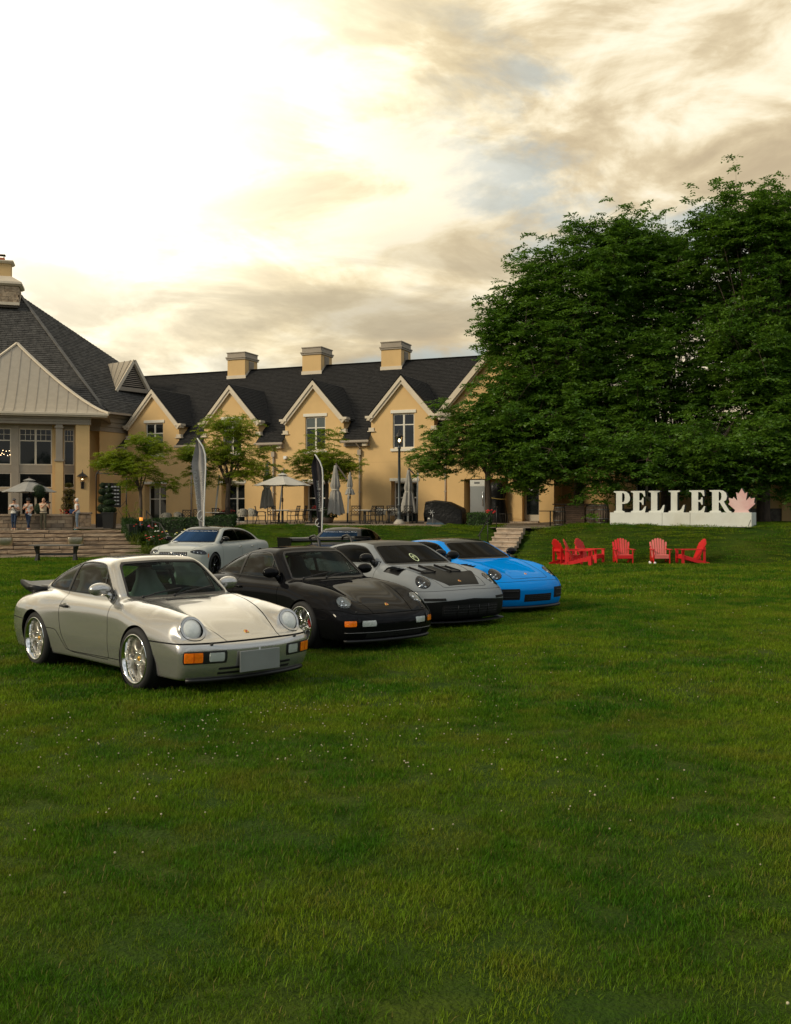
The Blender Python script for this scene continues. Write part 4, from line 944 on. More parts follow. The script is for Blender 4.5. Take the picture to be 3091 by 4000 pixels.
def base_saloon():
    return dict(wb=3.216, wz=.365, wr=.362, arch=(.395, .395), xr0=-2.80, xf0=2.55, ymax=1.0, ztop=1.53, res=.032,
        zc=P2([(-3,.72),(-2.75,.92),(-2.4,1.02),(-1.8,1.045),(-1.0,1.02),(.3,1.0),(1.1,1.01),(1.4,.985),(1.8,.95),(2.15,.90),(2.35,.84),(2.5,.75),(2.7,.6)]),
        bump=P2([(-3,0),(-1.6,.01),(0,.01),(1.2,.01),(1.8,.025),(2.2,.02),(2.6,0)]), yc=P2([(-3,.7),(3,.70)]), crown=.05,
        w=P2([(-3,.80),(-2.5,.90),(-1.5,.955),(0,.965),(1.2,.955),(1.9,.94),(2.3,.90),(2.7,.82)]),
        sec=P2([(.1,.94),(.25,.98),(.45,.99),(.75,1.0),(.88,.985),(1.0,.94),(1.2,.85)]),
        flare=[(1.608,.5,.015,.45,.45,.35),(-1.608,.55,.018,.5,.5,.4)], k=P2([(-3,.14),(0,.12),(1.2,.15),(2.6,.16)]),
        xf=P2([(.1,2.30),(.2,2.42),(.35,2.50),(.6,2.51),(.75,2.48),(.84,2.42),(.95,2.25),(1.2,2.0)]), cp=.36, pp=2.6, kf=.10,
        xr=P2([(.1,-2.5),(.3,-2.66),(.6,-2.72),(.9,-2.70),(1.1,-2.6)]), cr=.22, pr=2.6,
        zr=P2([(-2.9,.75),(-2.4,.98),(-2.0,1.16),(-1.6,1.315),(-1.2,1.415),(-.7,1.478),(-.1,1.50),(.3,1.49),(.7,1.425),(1.3,1.22)]), rcrown=.10,
        wc=P2([(-2.8,.60),(-2.2,.70),(-1.5,.80),(-.6,.85),(.3,.86),(1.0,.84),(1.5,.78)]), belt=1.0, tumble=.42, tc=.3,
        ws=((1.36,1.005),(.50,1.44)), wcurve=.20, zbot=.17, kj=.05,
        dlo=[(1.0,1.04,1),(.75,1.20),(.50,1.335),(.25,1.395),(-.3,1.415),(-.9,1.375),(-1.35,1.27),(-1.62,1.14),(-1.72,1.06),(-1.5,1.045),(-.5,1.035)],
        pillars=[((-.27,.98),(-.30,1.5),.035),((-1.22,.98),(-1.32,1.5),.014),((.62,.98),(.60,1.4),.010)],
        wsp=[(-.2,1.02,1),(.45,1.018),(.66,1.02),(.72,1.045),(.68,1.14),(.60,1.33),(.55,1.38),(.42,1.405),(-.2,1.42,1)], wsx=.15,
        rgp=[(-2.15,-.2,1),(-2.10,.52),(-1.45,.52),(-1.35,.45),(-1.32,-.2,1)], rgz=1.0,
        lamp=(2.25,.735,.755), lamp_tilt=28, lamp_yaw=.75, lamp_r=(.225,.072), lamp_rot=-.18, lens_off=.006,
        lamp_style=dict(bowl=mat('lamp_dark_bowl', (.05,.05,.055), .12, .6), bulbs=[(-.6,.1,-.03,.035),(-.1,.1,-.035,.035),(.35,.1,-.03,.03)], bulb_m=MATS['chrome']),
        hood=[(2.36,-.2,1),(2.34,.45),(2.20,.60),(1.7,.72),(1.40,.76),(1.30,.70,1),(1.40,-.2,1)],
        door=[(1.03,1.06,1),(1.08,.85),(1.02,.35),(.95,.26,1),(-.22,.26,1),(-.27,.6),(-.26,1.06,1)],
        bumper_z=lambda x, y: .60+0*x, bgap=.0, rbump=.60, track=(.835,.84), seat_x=.10,
        side_glass=MATS['dark_glass'], front_glass=MATS['blue_glass'], seat_m=MATS['dark_leather'], frame_m=MATS['black_gloss'])
def build_saloon(white=True):
    S = base_saloon()
    if white:
        pm = paint('pale_grey_paint', (.42,.43,.40), 0.0, .3)
        S.update(name='parked_car', label='pale grey luxury saloon with vertical slat grille and black multi-spoke wheels', loc=(-5.84,31.5,-.173), rz=-1.854)
    else:
        pm = paint('midnight_paint', (.008,.009,.014), .2, .3)
        S.update(name='parked_car', label='midnight dark saloon with white windshield lettering parked behind the grey winged coupe', loc=(-1.62,32.4,-.215), rz=-1.80, res=.04, zbot=.16)
    S.update(paint=pm, group='cars parked on the lawn')
    rd = curve([(-.25,1.06,1),(-.26,.6),(-.20,.26,1),(-1.10,.26),(-1.20,.32),(-1.30,.62),(-1.42,.78),(-1.50,1.06,1)], 6)
    RF = curve([(.62,-.2,1),(.58,.45),(.45,.56),(-.3,.60),(-1.0,.56),(-1.28,.48),(-1.30,-.2,1)], 8)
    S['regions'] = [('roof', lambda x, y, z: np.maximum(sdpoly(x, y, RF), 1.25-z))]
    S['extra_parts'] = [('roof','roof_panel',MATS['black_gloss'],0),('reardoor','*rear_door',pm,0)]
    S['regions2'] = [('reardoor', lambda x, y, z: np.maximum(sdpoly(x, z, rd)+.004, 0.35-y)), ('gap', lambda x, y, z: np.maximum(sdpoly(x, z, rd)-.002, 0.35-y))]
    S['wheel'] = wheel('w', .362, .285, .25, dict(n=10, r0=.28, r1=.96, hw=.20, tp=.35, lip=.010, depth=.035, bulge=.0, hub=.0, rk=9, rd=.012, th=.04, darkbolts=1), MATS['tyre_rubber'], MATS['black_gloss'], mat('dark_alloy',(.02,.02,.02),.25,.7), MATS['dark_void'], None, None, MATS['chrome'])
    t, sh, F = coupe(S)
    for sd in (1, -1):
        mirror_obj(t, .95, .87*sd, 1.06, MATS['black_gloss'] if white else pm, sd, MATS['black_trim'], (.09,.13,.08))
        for x in (-.10, -1.02): handle(t, F, x, .86, sd, MATS['chrome'])
        obj('corner_intake', patch(F, sd*.86, sd*.55, .26, .44, 12, 6, .004, .03, .4), MATS['dark_void'], t)
        mk = MB(); 
        for x in np.linspace(1.95, 2.05, 3): pass
        ys = np.linspace(1.05, .5, 400); f = F(np.full(400, 2.02), ys, np.full(400, .62)); y = ys[np.argmax(f < 0)]
        mk.cbox((2.02, sd*(y), .66), (.035, .03, .11)); obj('side_marker', mk, MATS['amber_lens'], t, bevel=.006)
        tr = MB(); pts = []
        for x in np.linspace(1.0, -1.7, 30):
            f = F(np.full(400, x), ys, np.full(400, 1.03)); pts.append((x, sd*(ys[np.argmax(f < 0)]+.002), 1.03))
        tr.tube(pts, .008, 5); obj('window_trim', tr, MATS['chrome'], t)
    g = obj('grille', patch(F, -.46, .46, .585, .775, 30, 8, .005, .03, .35), MATS['dark_void'], t)
    slats(F, [y for y in np.linspace(-.41,.41,15)], .60, .762, .006, MATS['chrome'], g)
    st = MB(); X = onfront(F, 0, .68)+.03; st.tube([(X, .09*math.cos(a), .68+.09*math.sin(a)) for a in np.linspace(0,2*math.pi,25)], .010, 6, cap=False)
    for k in range(3):
        a = math.pi/2+k*2*math.pi/3; st.tube([(X, 0, .68), (X, .088*math.cos(a), .68+.088*math.sin(a))], [.018,.006], 6)
    obj('grille_star', st, MATS['chrome'], g)
    obj('lower_intake', patch(F, -.42, .42, .24, .36, 24, 5, .004, .03, .2), MATS['dark_void'], t)
    text_on_front(F, 'Performance Mercedes-Benz', .092, 0, 1.352, mat('white_vinyl', (.85,.85,.85), .5), t, .5, .1, .008, ext=2.2)
    if white:
        c = MB(); c.box((1.18,-.62,1.035),(1.30,-.50,1.055)); obj('paper_card', c, mat('white_vinyl', (.85,.85,.85), .5), t)
    return t
# ---------------------------------------------------------------- ground, terrace, steps
def lawn_z(x, y): return -0.013*np.clip(np.asarray(y, float)-18, 0, 32) + 0.0*np.asarray(x, float)
def terr(x, y):
    x = np.asarray(x, float); y = np.asarray(y, float)
    return 1.03+.012*(np.clip(y, 36, 80)-42)-.27*sstep(-6, -13, x)+.17*sstep(7, 10, x)
def crest_y(x):
    x = np.asarray(x, float); r = 46.8-.404*np.clip(x, -60, 40); l = 50.3+.268*(np.clip(x, -40, 20)+12); b = sstep(-9, -13, x); return r*(1-b)+l*b
RS_X, RS_Y = 5.05, 43.9     # top of the right-hand steps (middle of its front edge)
UX, UY = .9272, -.3746      # along the long facade
def gz(x, y):
    x = np.asarray(x, float); y = np.asarray(y, float); q = (y-crest_y(x))*.93
    s = sstep(-3.3, .35, q); s = np.where(q > .35, 1, s)
    z = lawn_z(x, y)*(1-s)+terr(x, y)*s
    return z
def in_left_steps(x, y, m=0.0):
    q = y-(50.3+.268*(np.asarray(x)+12)); xr = -13.85-(q)*-.0
    return (x < -12.25+m-(q+3.3)*.30) & (q > -3.75-m) & (q < 3)
def right_local(x, y):
    dx, dy = x-RS_X, y-RS_Y; return dx*UX+dy*UY, dx*.3746+dy*.9272
def in_right_steps(x, y, m=0.0):
    a, b = right_local(x, y); return (np.abs(a) < .75+m) & (b > -2.6-m) & (b < .5)
def on_terrace(x, y):
    q = (y-crest_y(x))*.93; a, b = right_local(x, y)
    t = (x*UX+(y-57)*UY); s = x*.3746+(y-57)*.9272
    return ((q > .4) & (x < 2.6+.0*y)) | ((np.abs(a-.1) < .9+.25*np.clip(b, 0, 9)) & (b > .3) & (s < 4)) | ((s > -4.2) & (t < 9.4)) | ((q > 1.0) & (x > 2.5) & (x < RS_X-.2) & (s > -6.5))
def make_ground():
    def axis(parts): return np.unique(np.concatenate([np.arange(a, b, s) for a, b, s in parts]))
    xs = axis([(-600, -60, 60), (-60, -26, 2), (-26, 26, .4), (26, 60, 2), (60, 601, 60)]); ys = axis([(-300, -20, 20), (-20, 34, 1.0), (34, 60, .35), (60, 100, 4), (100, 901, 80)])
    X, Y = np.meshgrid(xs, ys, indexing='ij'); Z = gz(X, Y)
    Z = np.where(in_left_steps(X, Y, .0), Z-.35, Z); Z = np.where(in_right_steps(X, Y, -.05), Z-.35, Z)
    Z = np.where(on_terrace(X, Y) & (Y > 40), Z-.06, Z)
    n, m = X.shape; I = np.arange(n*m).reshape(n, m)
    F = np.stack([I[:-1, :-1], I[1:, :-1], I[1:, 1:], I[:-1, 1:]], -1).reshape(-1, 4)
    me = np_mesh('lawn', np.stack([X, Y, Z], -1).reshape(-1, 3), F)
    m_ = bpy.data.materials.new('lawn_soil'); m_.use_nodes = True; T = NT(m_.node_tree)
    pos = T.n('ShaderNodeNewGeometry').outputs['Position']
    n1 = T.n('ShaderNodeTexNoise', {'Vector': pos, 'Scale': .55, 'Detail': 8.0, 'Roughness': .62}).outputs[0]
    n2 = T.n('ShaderNodeTexNoise', {'Vector': pos, 'Scale': 14.0, 'Detail': 6.0, 'Roughness': .7}).outputs[0]
    c = T.mix(T.mapr(n1, .35, .68), (.030, .070, .004, 1), (.075, .105, .008, 1)); c = T.mix(T.mapr(n2, .3, .75), T.mix(.5, c, (.012, .025, .004, 1)), c)
    bp = T.n('ShaderNodeBump', {'Strength': .8, 'Distance': .06, 'Height': T.n('ShaderNodeTexNoise', {'Vector': pos, 'Scale': 40.0, 'Detail': 4.0}).outputs[0]}).outputs[0]
    bs = T.n('ShaderNodeBsdfPrincipled', {'Base Color': c, 'Roughness': .95, 'Specular IOR Level': .1, 'Normal': bp}); T.n('ShaderNodeOutputMaterial', {0: bs.outputs[0]})
    tag(link('lawn', me, m_), kind='structure')
    # terrace paving
    xs = np.arange(-34, 12, .45); ys = np.arange(40, 72, .45); X, Y = np.meshgrid(xs, ys, indexing='ij'); Z = terr(X, Y)+.004
    cx, cy = (X[:-1, :-1]+X[1:, 1:])/2, (Y[:-1, :-1]+Y[1:, 1:])/2; ok = on_terrace(cx, cy) & ~in_left_steps(cx, cy-.4) & ~in_right_steps(cx, cy)
    n, m = X.shape; I = np.arange(n*m).reshape(n, m); F = np.stack([I[:-1, :-1], I[1:, :-1], I[1:, 1:], I[:-1, 1:]], -1)[ok]
    me = np_mesh('terrace_paving', np.stack([X, Y, Z], -1).reshape(-1, 3), F)
    pv = bpy.data.materials.new('paving'); pv.use_nodes = True; T = NT(pv.node_tree); pos = T.n('ShaderNodeNewGeometry').outputs['Position']
    rp = T.n('ShaderNodeVectorRotate', {'Vector': pos, 'Angle': math.radians(22)}, rotation_type='Z_AXIS').outputs[0]
    br = T.n('ShaderNodeTexBrick', {'Vector': rp, 'Color1': (.24, .19, .14, 1), 'Color2': (.30, .24, .18, 1), 'Mortar': (.10, .085, .07, 1), 'Scale': 1.0, 'Mortar Size': .012, 'Brick Width': .6, 'Row Height': .4}).outputs[0]
    nz = T.n('ShaderNodeTexNoise', {'Vector': pos, 'Scale': 3.0, 'Detail': 8.0}).outputs[0]
    c = T.mix(T.mapr(nz, .3, .7, 0, .5), br, (.16, .125, .09, 1)); bs = T.n('ShaderNodeBsdfPrincipled', {'Base Color': c, 'Roughness': .85}); T.n('ShaderNodeOutputMaterial', {0: bs.outputs[0]})
    tag(link('terrace_paving', me, pv), kind='structure')
make_ground()

def rough_block(a, b, seed, jit=.012, n=(3, 2, 1)):
    """quarried stone block: box with slightly uneven faces"""
    r = np.random.default_rng(seed); bm = bmesh.new()
    vs = {}
    nx, ny, nz = n
    mb = MB(); P = {}
    def vid(i, j, k):
        if (i, j, k) not in P:
            p = [a[0]+(b[0]-a[0])*i/nx, a[1]+(b[1]-a[1])*j/ny, a[2]+(b[2]-a[2])*k/nz]
            p = [q+r.uniform(-jit, jit) for q in p]; P[(i, j, k)] = len(mb.v); mb.v.append(tuple(p))
        return P[(i, j, k)]
    F = []
    for i in range(nx):
        for j in range(ny): F += [(vid(i,j,0),vid(i,j+1,0),vid(i+1,j+1,0),vid(i+1,j,0)), (vid(i,j,nz),vid(i+1,j,nz),vid(i+1,j+1,nz),vid(i,j+1,nz))]
        for k in range(nz): F += [(vid(i,0,k),vid(i+1,0,k),vid(i+1,0,k+1),vid(i,0,k+1)), (vid(i,ny,k),vid(i,ny,k+1),vid(i+1,ny,k+1),vid(i+1,ny,k))]
    for j in range(ny):
        for k in range(nz): F += [(vid(0,j,k),vid(0,j,k+1),vid(0,j+1,k+1),vid(0,j+1,k)), (vid(nx,j,k),vid(nx,j+1,k),vid(nx,j+1,k+1),vid(nx,j,k+1))]
    mb.f = F; mb.sm = [False]*len(F); return mb
STONE = mat('sandstone', (.33, .235, .15), .85, var=.25, vscale=2.2, bump=.6, bscale=9, dirt=((.13, .10, .075), .6), mapobj=False)
STONE2 = mat('sandstone_pale', (.40, .30, .20), .85, var=.22, vscale=2.5, bump=.6, bscale=9, dirt=((.16, .12, .09), .6), mapobj=False)
STONE3 = mat('sandstone_dark', (.22, .165, .115), .88, var=.25, vscale=2.0, bump=.7, bscale=8, mapobj=False)
GREY_STONE = mat('concrete_step', (.42, .325, .24), .85, var=.15, vscale=2.0, bump=.3, bscale=20, dirt=((.17, .14, .11), .5), mapobj=False)
STONE_P = mat('pale_tread', (.48, .38, .285), .85, var=.15, vscale=2.0, bump=.3, bscale=20, dirt=((.22, .18, .14), .5), mapobj=False)
def left_steps():
    t = thing('stone_steps', 'wide flight of rough sandstone steps below the seat wall', 'steps', (-12, 50.3, 0), math.radians(15))
    z0, z1 = -.40, .87; n = 7; rise = (z1-z0)/n; td = .42; sd = 0
    for i in range(n):
        zt = z0+rise*(i+1); yb = -.42*(n-i)+.12; xr = -.35-(i*.24) if i else -.1
        x = xr; k = 0
        while x > -12.5:
            w = RNG.uniform(1.5, 2.6); sd += 1
            b = rough_block((x-w+.012, yb, zt-.115), (x-.012, yb+.62, zt+.0), sd, .013, (6, 2, 2)); obj('tread_stone', b, random.choice([STONE, STONE2]), t)
            b2 = rough_block((x-w+.01, yb+.05, zt-rise-.02), (x-.01, yb+.5, zt-.122), sd+500, .006, (3, 1, 1)); obj('riser_stone', b2, STONE3, t)
            x -= w
left_steps()
def right_steps():
    t = thing('concrete_steps', 'narrow flight of grey concrete steps through the grass bank', 'steps', (RS_X, RS_Y, 0), math.radians(-22))
    zt = float(terr(RS_X, RS_Y))+.004; n = 7; rise = .182
    for i in range(n):
        z = zt-rise*i; yf = -.36*i
        for k, (xa, xb) in enumerate(((-.62, -.05), (-.04, .58)) if i % 2 else ((-.62, .12), (.13, .58))):
            obj('step_block', rough_block((xa, yf+.035, z-rise-.10), (xb, yf+.40, z-.062), 900+i*2+k, .004, (3, 2, 2)), GREY_STONE, t)
            obj('tread_slab', rough_block((xa-.01, yf-.01, z-.060), (xb+.01, yf+.42, z-.002*k), 950+i*2+k, .003, (3, 2, 1)), STONE_P, t)
right_steps()
def seat_wall():
    t = thing('stone_seat_wall', 'low curved sandstone seat wall with flat coping that people lean on', 'wall', (-16.2, 49.95, 0), math.radians(15))
    z0 = .80; ztop = 1.58; hs = [.19, .21, .17, .21]; sd = 3000; z = z0
    for r, h in enumerate(hs):
        x = 0
        while x > -6.6:
            w = RNG.uniform(.28, .62) if (r % 2) else RNG.uniform(.35, .75); sd += 1
            curve_ = .0 if x > -4.2 else (-(x+4.2))**2*-.16
            m_ = random.choice([STONE, STONE2, STONE3, STONE, STONE2]); d = RNG.uniform(-.015, .012)
            o = obj('stone', rough_block((x-w+.008, d+curve_, z+.006), (x-.008, .38+curve_, z+h-.006), sd, .008, (2, 1, 1)), m_, t); x -= w
        z += h
    x = .05
    while x > -6.6:
        w = RNG.uniform(.8, 1.3); sd += 1; curve_ = 0 if x > -4.2 else (-(x+4.2))**2*-.16
        obj('coping_stone', rough_block((x-w+.006, -.05+curve_, z), (x-.006, .46+curve_, z+.085), sd, .006, (3, 1, 1)), STONE2, t); x -= w
    core = MB(); core.box((-6.5, .06, .6), (-.03, .34, z-.01)); obj('mortar_core', core, mat('mortar', (.10, .08, .06), .9), t)
seat_wall()
# ---------------------------------------------------------------- buildings
STUCCO = mat('yellow_stucco', (.68, .455, .205), .9, var=.05, vscale=.5, bump=.25, bscale=60, dirt=((.48, .33, .155), .45), mapobj=False)
TRIMC = mat('cream_trim', (.62, .53, .40), .6, var=.05, vscale=2, mapobj=False)
TRIMW = mat('white_frame', (.70, .66, .56), .5)
TRIMG = mat('taupe_trim', (.30, .25, .19), .6, var=.06, vscale=1.5, mapobj=False)
GUTTER = mat('taupe_gutter', (.36, .30, .235), .45)
SHING = mat('slate_shingle', (.013, .012, .0115), .95, var=.40, vscale=3.5, bump=.3, bscale=40, mapobj=False)
SHING2 = mat('grey_shingle', (.060, .056, .050), .92, var=.45, vscale=3.0, bump=.3, bscale=40, mapobj=False)
UNDER = mat('roof_underlay', (.014, .013, .012), .9)
PANE = dark_pane('window_pane', (.010, .013, .014), .03, .45)
PANE_D = dark_pane('dark_pane', (.006, .006, .006), .06, .5)
BLIND = mat('roller_blind', (.30, .33, .29), .7)
INNER = mat('room_dark', (.02, .017, .014), .9)
def clip_poly(P, poly):
    """clip convex P by convex ccw poly (2-D)"""
    out = list(P)
    for i in range(len(poly)):
        a, b = poly[i], poly[(i+1) % len(poly)]; inp, out = out, []
        f = lambda p: (b[0]-a[0])*(p[1]-a[1])-(b[1]-a[1])*(p[0]-a[0])
        for j in range(len(inp)):
            p, q = inp[j], inp[(j+1) % len(inp)]; fp, fq = f(p), f(q)
            if fp >= 0: out.append(p)
            if (fp >= 0) != (fq >= 0):
                t = fp/(fp-fq); out.append((p[0]+(q[0]-p[0])*t, p[1]+(q[1]-p[1])*t))
        if not out: return []
    return out
def shingles(name, parent, corners, m, w=.34, h=.17, seed=0, lift=.022):
    """courses of separate shingles over a flat convex polygon; corners[0]->corners[1] is the eave"""
    C = [Vector(c) for c in corners]; e1 = (C[1]-C[0]).normalized(); nn = None
    for c in C[2:]:
        nn = e1.cross(c-C[0])
        if nn.length > 1e-3: break
    nn.normalize(); 
    if nn.z < 0: nn = -nn
    e2 = nn.cross(e1)
    if e2.z < 0: e2 = -e2
    P = [((c-C[0]).dot(e1), (c-C[0]).dot(e2)) for c in C]
    ar = sum(P[i][0]*P[(i+1) % len(P)][1]-P[(i+1) % len(P)][0]*P[i][1] for i in range(len(P)))
    if ar < 0: P = P[::-1]
    r = np.random.default_rng(seed); x0, x1 = min(p[0] for p in P), max(p[0] for p in P); y0, y1 = min(p[1] for p in P), max(p[1] for p in P)
    mb = MB(); V, F = mb.v, mb.f; row = 0; y = y0
    while y < y1:
        x = x0-w*((row*.37) % 1)
        while x < x1:
            ww = w*r.uniform(.8, 1.2); q = clip_poly([(x+.008, y), (x+ww-.008, y), (x+ww-.008, y+h), (x+.008, y+h)], P)
            if len(q) >= 3:
                l = lift*r.uniform(.75, 1.25); o = len(V); k = len(q)
                for (a, b) in q:
                    u = (b-y)/h; p = C[0]+e1*a+e2*b+nn*(l*(1-u)+.004); V.append(tuple(p))
                F.append(tuple(range(o, o+k)))
                lo = [i for i in range(k) if q[i][1] < y+1e-4]
                if len(lo) == 2:
                    i, j = sorted(lo, key=lambda i: q[i][0]); a = C[0]+e1*q[i][0]+e2*q[i][1]; b = C[0]+e1*q[j][0]+e2*q[j][1]
                    V += [tuple(a), tuple(b)]; F.append((o+i, k+o, k+o+1, o+j))
            x += ww
        y += h; row += 1
    mb.sm = [False]*len(F)
    o = obj(name, mb, m, parent, recalc=False); o['kind'] = 'stuff'; return o
def wall_grid(mb, x0, x1, z0, z1, holes, s=0.0, depth=.14):
    """front wall sheet with rectangular openings and their reveals"""
    hs = []
    for h in holes:
        a, b, c, d = max(h[0], x0), min(h[1], x1), max(h[2], z0), min(h[3], z1)
        if b > a and d > c: hs.append((a, b, c, d, h))
    xs = sorted({x0, x1, *[v for h in hs for v in h[:2]]}); zs = sorted({z0, z1, *[v for h in hs for v in h[2:4]]})
    for i in range(len(xs)-1):
        for j in range(len(zs)-1):
            cx, cz = (xs[i]+xs[i+1])/2, (zs[j]+zs[j+1])/2
            if any(h[0] < cx < h[1] and h[2] < cz < h[3] for h in hs): continue
            mb.add([(xs[i], s, zs[j]), (xs[i+1], s, zs[j]), (xs[i+1], s, zs[j+1]), (xs[i], s, zs[j+1])], [(0, 1, 2, 3)])
    for (a, b, c, d, h) in hs:
        dp = h[4] if len(h) > 4 else depth
        if a == h[0]: mb.add([(a, s, c), (a, s, d), (a, s+dp, d), (a, s+dp, c)], [(0, 1, 2, 3)])
        if b == h[1]: mb.add([(b, s, c), (b, s+dp, c), (b, s+dp, d), (b, s, d)], [(0, 1, 2, 3)])
        if c == h[2]: mb.add([(a, s, c), (a, s+dp, c), (b, s+dp, c), (b, s, c)], [(0, 1, 2, 3)])
        if d == h[3]: mb.add([(a, s, d), (b, s, d), (b, s+dp, d), (a, s+dp, d)], [(0, 1, 2, 3)])
def window(parent, x0, x1, z0, z1, s, cols=2, split=None, frame=.06, m=None, pane=None, name='window', blind=0.0, interior=True):
    """casement window: frame with mullions, separate panes, a dim room behind"""
    m = m or TRIMW; f = MB(); d = .05
    f.box((x0, s, z0), (x0+frame, s+d, z1)); f.box((x1-frame, s, z0), (x1, s+d, z1)); f.box((x0+frame, s, z0), (x1-frame, s+d, z0+frame)); f.box((x0+frame, s, z1-frame), (x1-frame, s+d, z1))
    cw = (x1-x0-2*frame)/cols
    for i in range(1, cols):
        xc = x0+frame+cw*i; f.box((xc-.055, s-.004, z0+frame), (xc+.055, s+d, z1-frame))
        f.box((xc-.008, s-.012, z0+frame), (xc+.008, s-.004, z1-frame))
    if split:
        for i in range(cols):
            xa = x0+frame+cw*i+(.055 if i else 0); xb = x0+frame+cw*(i+1)-(.055 if i < cols-1 else 0)
            f.box((xa, s+.004, split-.03), (xb, s+d-.004, split+.03))
    o = obj(name, f, m, parent)
    zs = [z0+frame, split-.03, split+.03, z1-frame] if split else [z0+frame, z1-frame]
    for i in range(cols):
        xa = x0+frame+cw*i+(.055 if i else 0); xb = x0+frame+cw*(i+1)-(.055 if i < cols-1 else 0)
        for j in range(0, len(zs), 2):
            p = MB(); p.box((xa, s+.022, zs[j]), (xb, s+.030, zs[j+1])); obj('pane', p, pane or PANE, o)
    return o
PFRAME = math.radians(-22)
def wing():
    B = thing('courtyard_building', 'long yellow stuccoed building with dark roof and four gabled dormers behind the patio', 'building', (0, 57, 0), PFRAME)
    DC = [-16.59, -10.89, -5.20, .41]; HW = 1.93; EZ, DZ, PZ = 6.25, 7.45, 9.62; SL = .83; X0, X1 = -20.6, 3.2
    wins = [(c+.08-.66, c+.08+.66, 5.42, 7.40, .12) for c in DC]
    doors = [(c-.68+.05*0, c+.97, .6, 3.52, .6) for c in DC]; holes = wins+doors
    w = MB(); wall_grid(w, X0, X1, .5, EZ, holes)
    for c in DC:
        wall_grid(w, c-HW, c+HW, EZ, DZ, wins)
        w.add([(c-HW, 0, DZ), (c+HW, 0, DZ), (c, 0, PZ-.12)], [(0, 1, 2)])
        for sx in (-1, 1):
            x = c+sx*HW; w.add([(x, 0, EZ), (x, 0, DZ), (x, 1.45, DZ)], [(0, 1, 2)])
    obj('wall', w, STUCCO, B, recalc=False)
    bl = MB(); bl.box((X0, .05, 4.63), (X0+.001, .06, 4.64))
    base = MB()
    xs = [X0]+[v for d in doors for v in d[:2]]+[X1]
    for a, b in zip(xs[::2], xs[1::2]): base.box((a+.001, -.03, .5), (b-.001, .02, 1.28))
    obj('wall_base', base, mat('grey_base', (.22, .18, .14), .9, var=.15, mapobj=False), B)
    for a, b in ((X0, -18.5), (-14.6, -12.9), (-9.0, -7.2), (-7.2, -5.9), (-3.3, -1.6), (-1.6, X1)): jn = MB(); jn.box((a, -.003, 4.64), (b, .004, 4.647)); obj('stucco_joint', jn, mat('joint_dark', (.42, .27, .11), .9), B)
    for i, c in enumerate(DC):
        cx = c+.08
        wo = window(B, cx-.66, cx+.66, 5.42, 7.40, .09, 2, 6.76, .07)
        bp = dark_pane('blind_pane', (.085, .10, .085), .06, .5)
        for k_, pn_ in enumerate(kids(wo)):
            if (i == 0 and k_ % 2 == 0) or (i in (1, 2) and k_ % 2 == 1): pn_.data.materials[0] = bp
        lt = MB(); lt.box((cx-.78, -.05, 7.42), (cx+.78, .03, 7.60)); obj('window_lintel', lt, TRIMW, B, bevel=.01)
        st = MB(); st.box((cx-.78, -.09, 5.24), (cx+.78, .04, 5.40)); obj('window_sill', st, TRIMW, B, bevel=.01)
        xa, xb = c-.68, c+.97
        lt = MB(); lt.box((xa-.08, -.05, 3.54), (xb+.08, .03, 3.70)); obj('door_lintel', lt, TRIMW, B, bevel=.01)
        dw = window(B, xa+.02, xb-.02, 1.12, 3.50, .52, 2, 2.60, .08, name='patio_door')
    # dormer roofs and trims
    for i, c in enumerate(DC):
        for sx in (-1, 1):
            ov = .16; ex = c+sx*(HW+.30); ez = DZ-.20
            slope = (PZ-DZ)/HW; e = Vector((c+sx*(HW+.18), 0, PZ-slope*(HW+.18)))
            sb = (PZ-EZ)/SL; se = (e.z-EZ)/SL
            und = MB(); und.add([(e.x, -.20, e.z), (c, -.20, PZ), (c, sb, PZ), (e.x, se, e.z)], [(0, 1, 2, 3)])
            und.add([(e.x, -.20, e.z-.10), (c, -.20, PZ-.10), (c, sb, PZ-.10), (e.x, se, e.z-.10)], [(3, 2, 1, 0)]); und.add([(e.x, -.20, e.z), (e.x, -.20, e.z-.1), (e.x, se, e.z-.1), (e.x, se, e.z)], [(0, 1, 2, 3)])
            obj('dormer_roof', und, UNDER, B, recalc=False)
            shingles('shingles', B, [(e.x, -.20, e.z+.006), (e.x, se, e.z+.006), (c, sb, PZ+.006), (c, -.20, PZ+.006)], SHING, .36, .16, 10+i*2+(sx > 0))
            rk = MB()
            pk = Vector((c, -.22, PZ-.08)); ee = Vector((e.x, -.22, e.z-.09)); dr = (pk-ee).normalized(); nrm = Vector((-dr.z, 0, dr.x)) if sx > 0 else Vector((dr.z, 0, -dr.x))
            if nrm.z < 0: nrm = -nrm
            def plank(o0, o1, y0, y1, a=ee, b=pk):
                A, Bq = a-nrm*o0, b-nrm*o0; A2, B2 = a-nrm*o1, b-nrm*o1
                # mitre at the ridge
                def mit(P): t = (c-P.x)/dr.x if abs(dr.x) > 1e-6 else 0; return P+dr*t
                Bq, B2 = mit(Bq), mit(B2); vs = []
                for y in (y0, y1): vs += [(A.x, y, A.z), (Bq.x, y, Bq.z), (B2.x, y, B2.z), (A2.x, y, A2.z)]
                rk.add(vs, [(0, 1, 2, 3), (7, 6, 5, 4), (0, 4, 5, 1), (1, 5, 6, 2), (2, 6, 7, 3), (3, 7, 4, 0)])
            plank(0, .17, -.24, -.12); plank(.17, .30, -.17, -.06)
            obj('rake_board', rk, TRIMC, B)
            kn = MB(); kx = c+sx*(HW+.05)
            kn.box((kx-.24, -.25, DZ-.28), (kx+.24, .3, DZ-.14)); kn.box((kx-.19, -.16, DZ-.40), (kx+.19, .22, DZ-.283)); obj('eave_return', kn, TRIMC, B, bevel=.012)
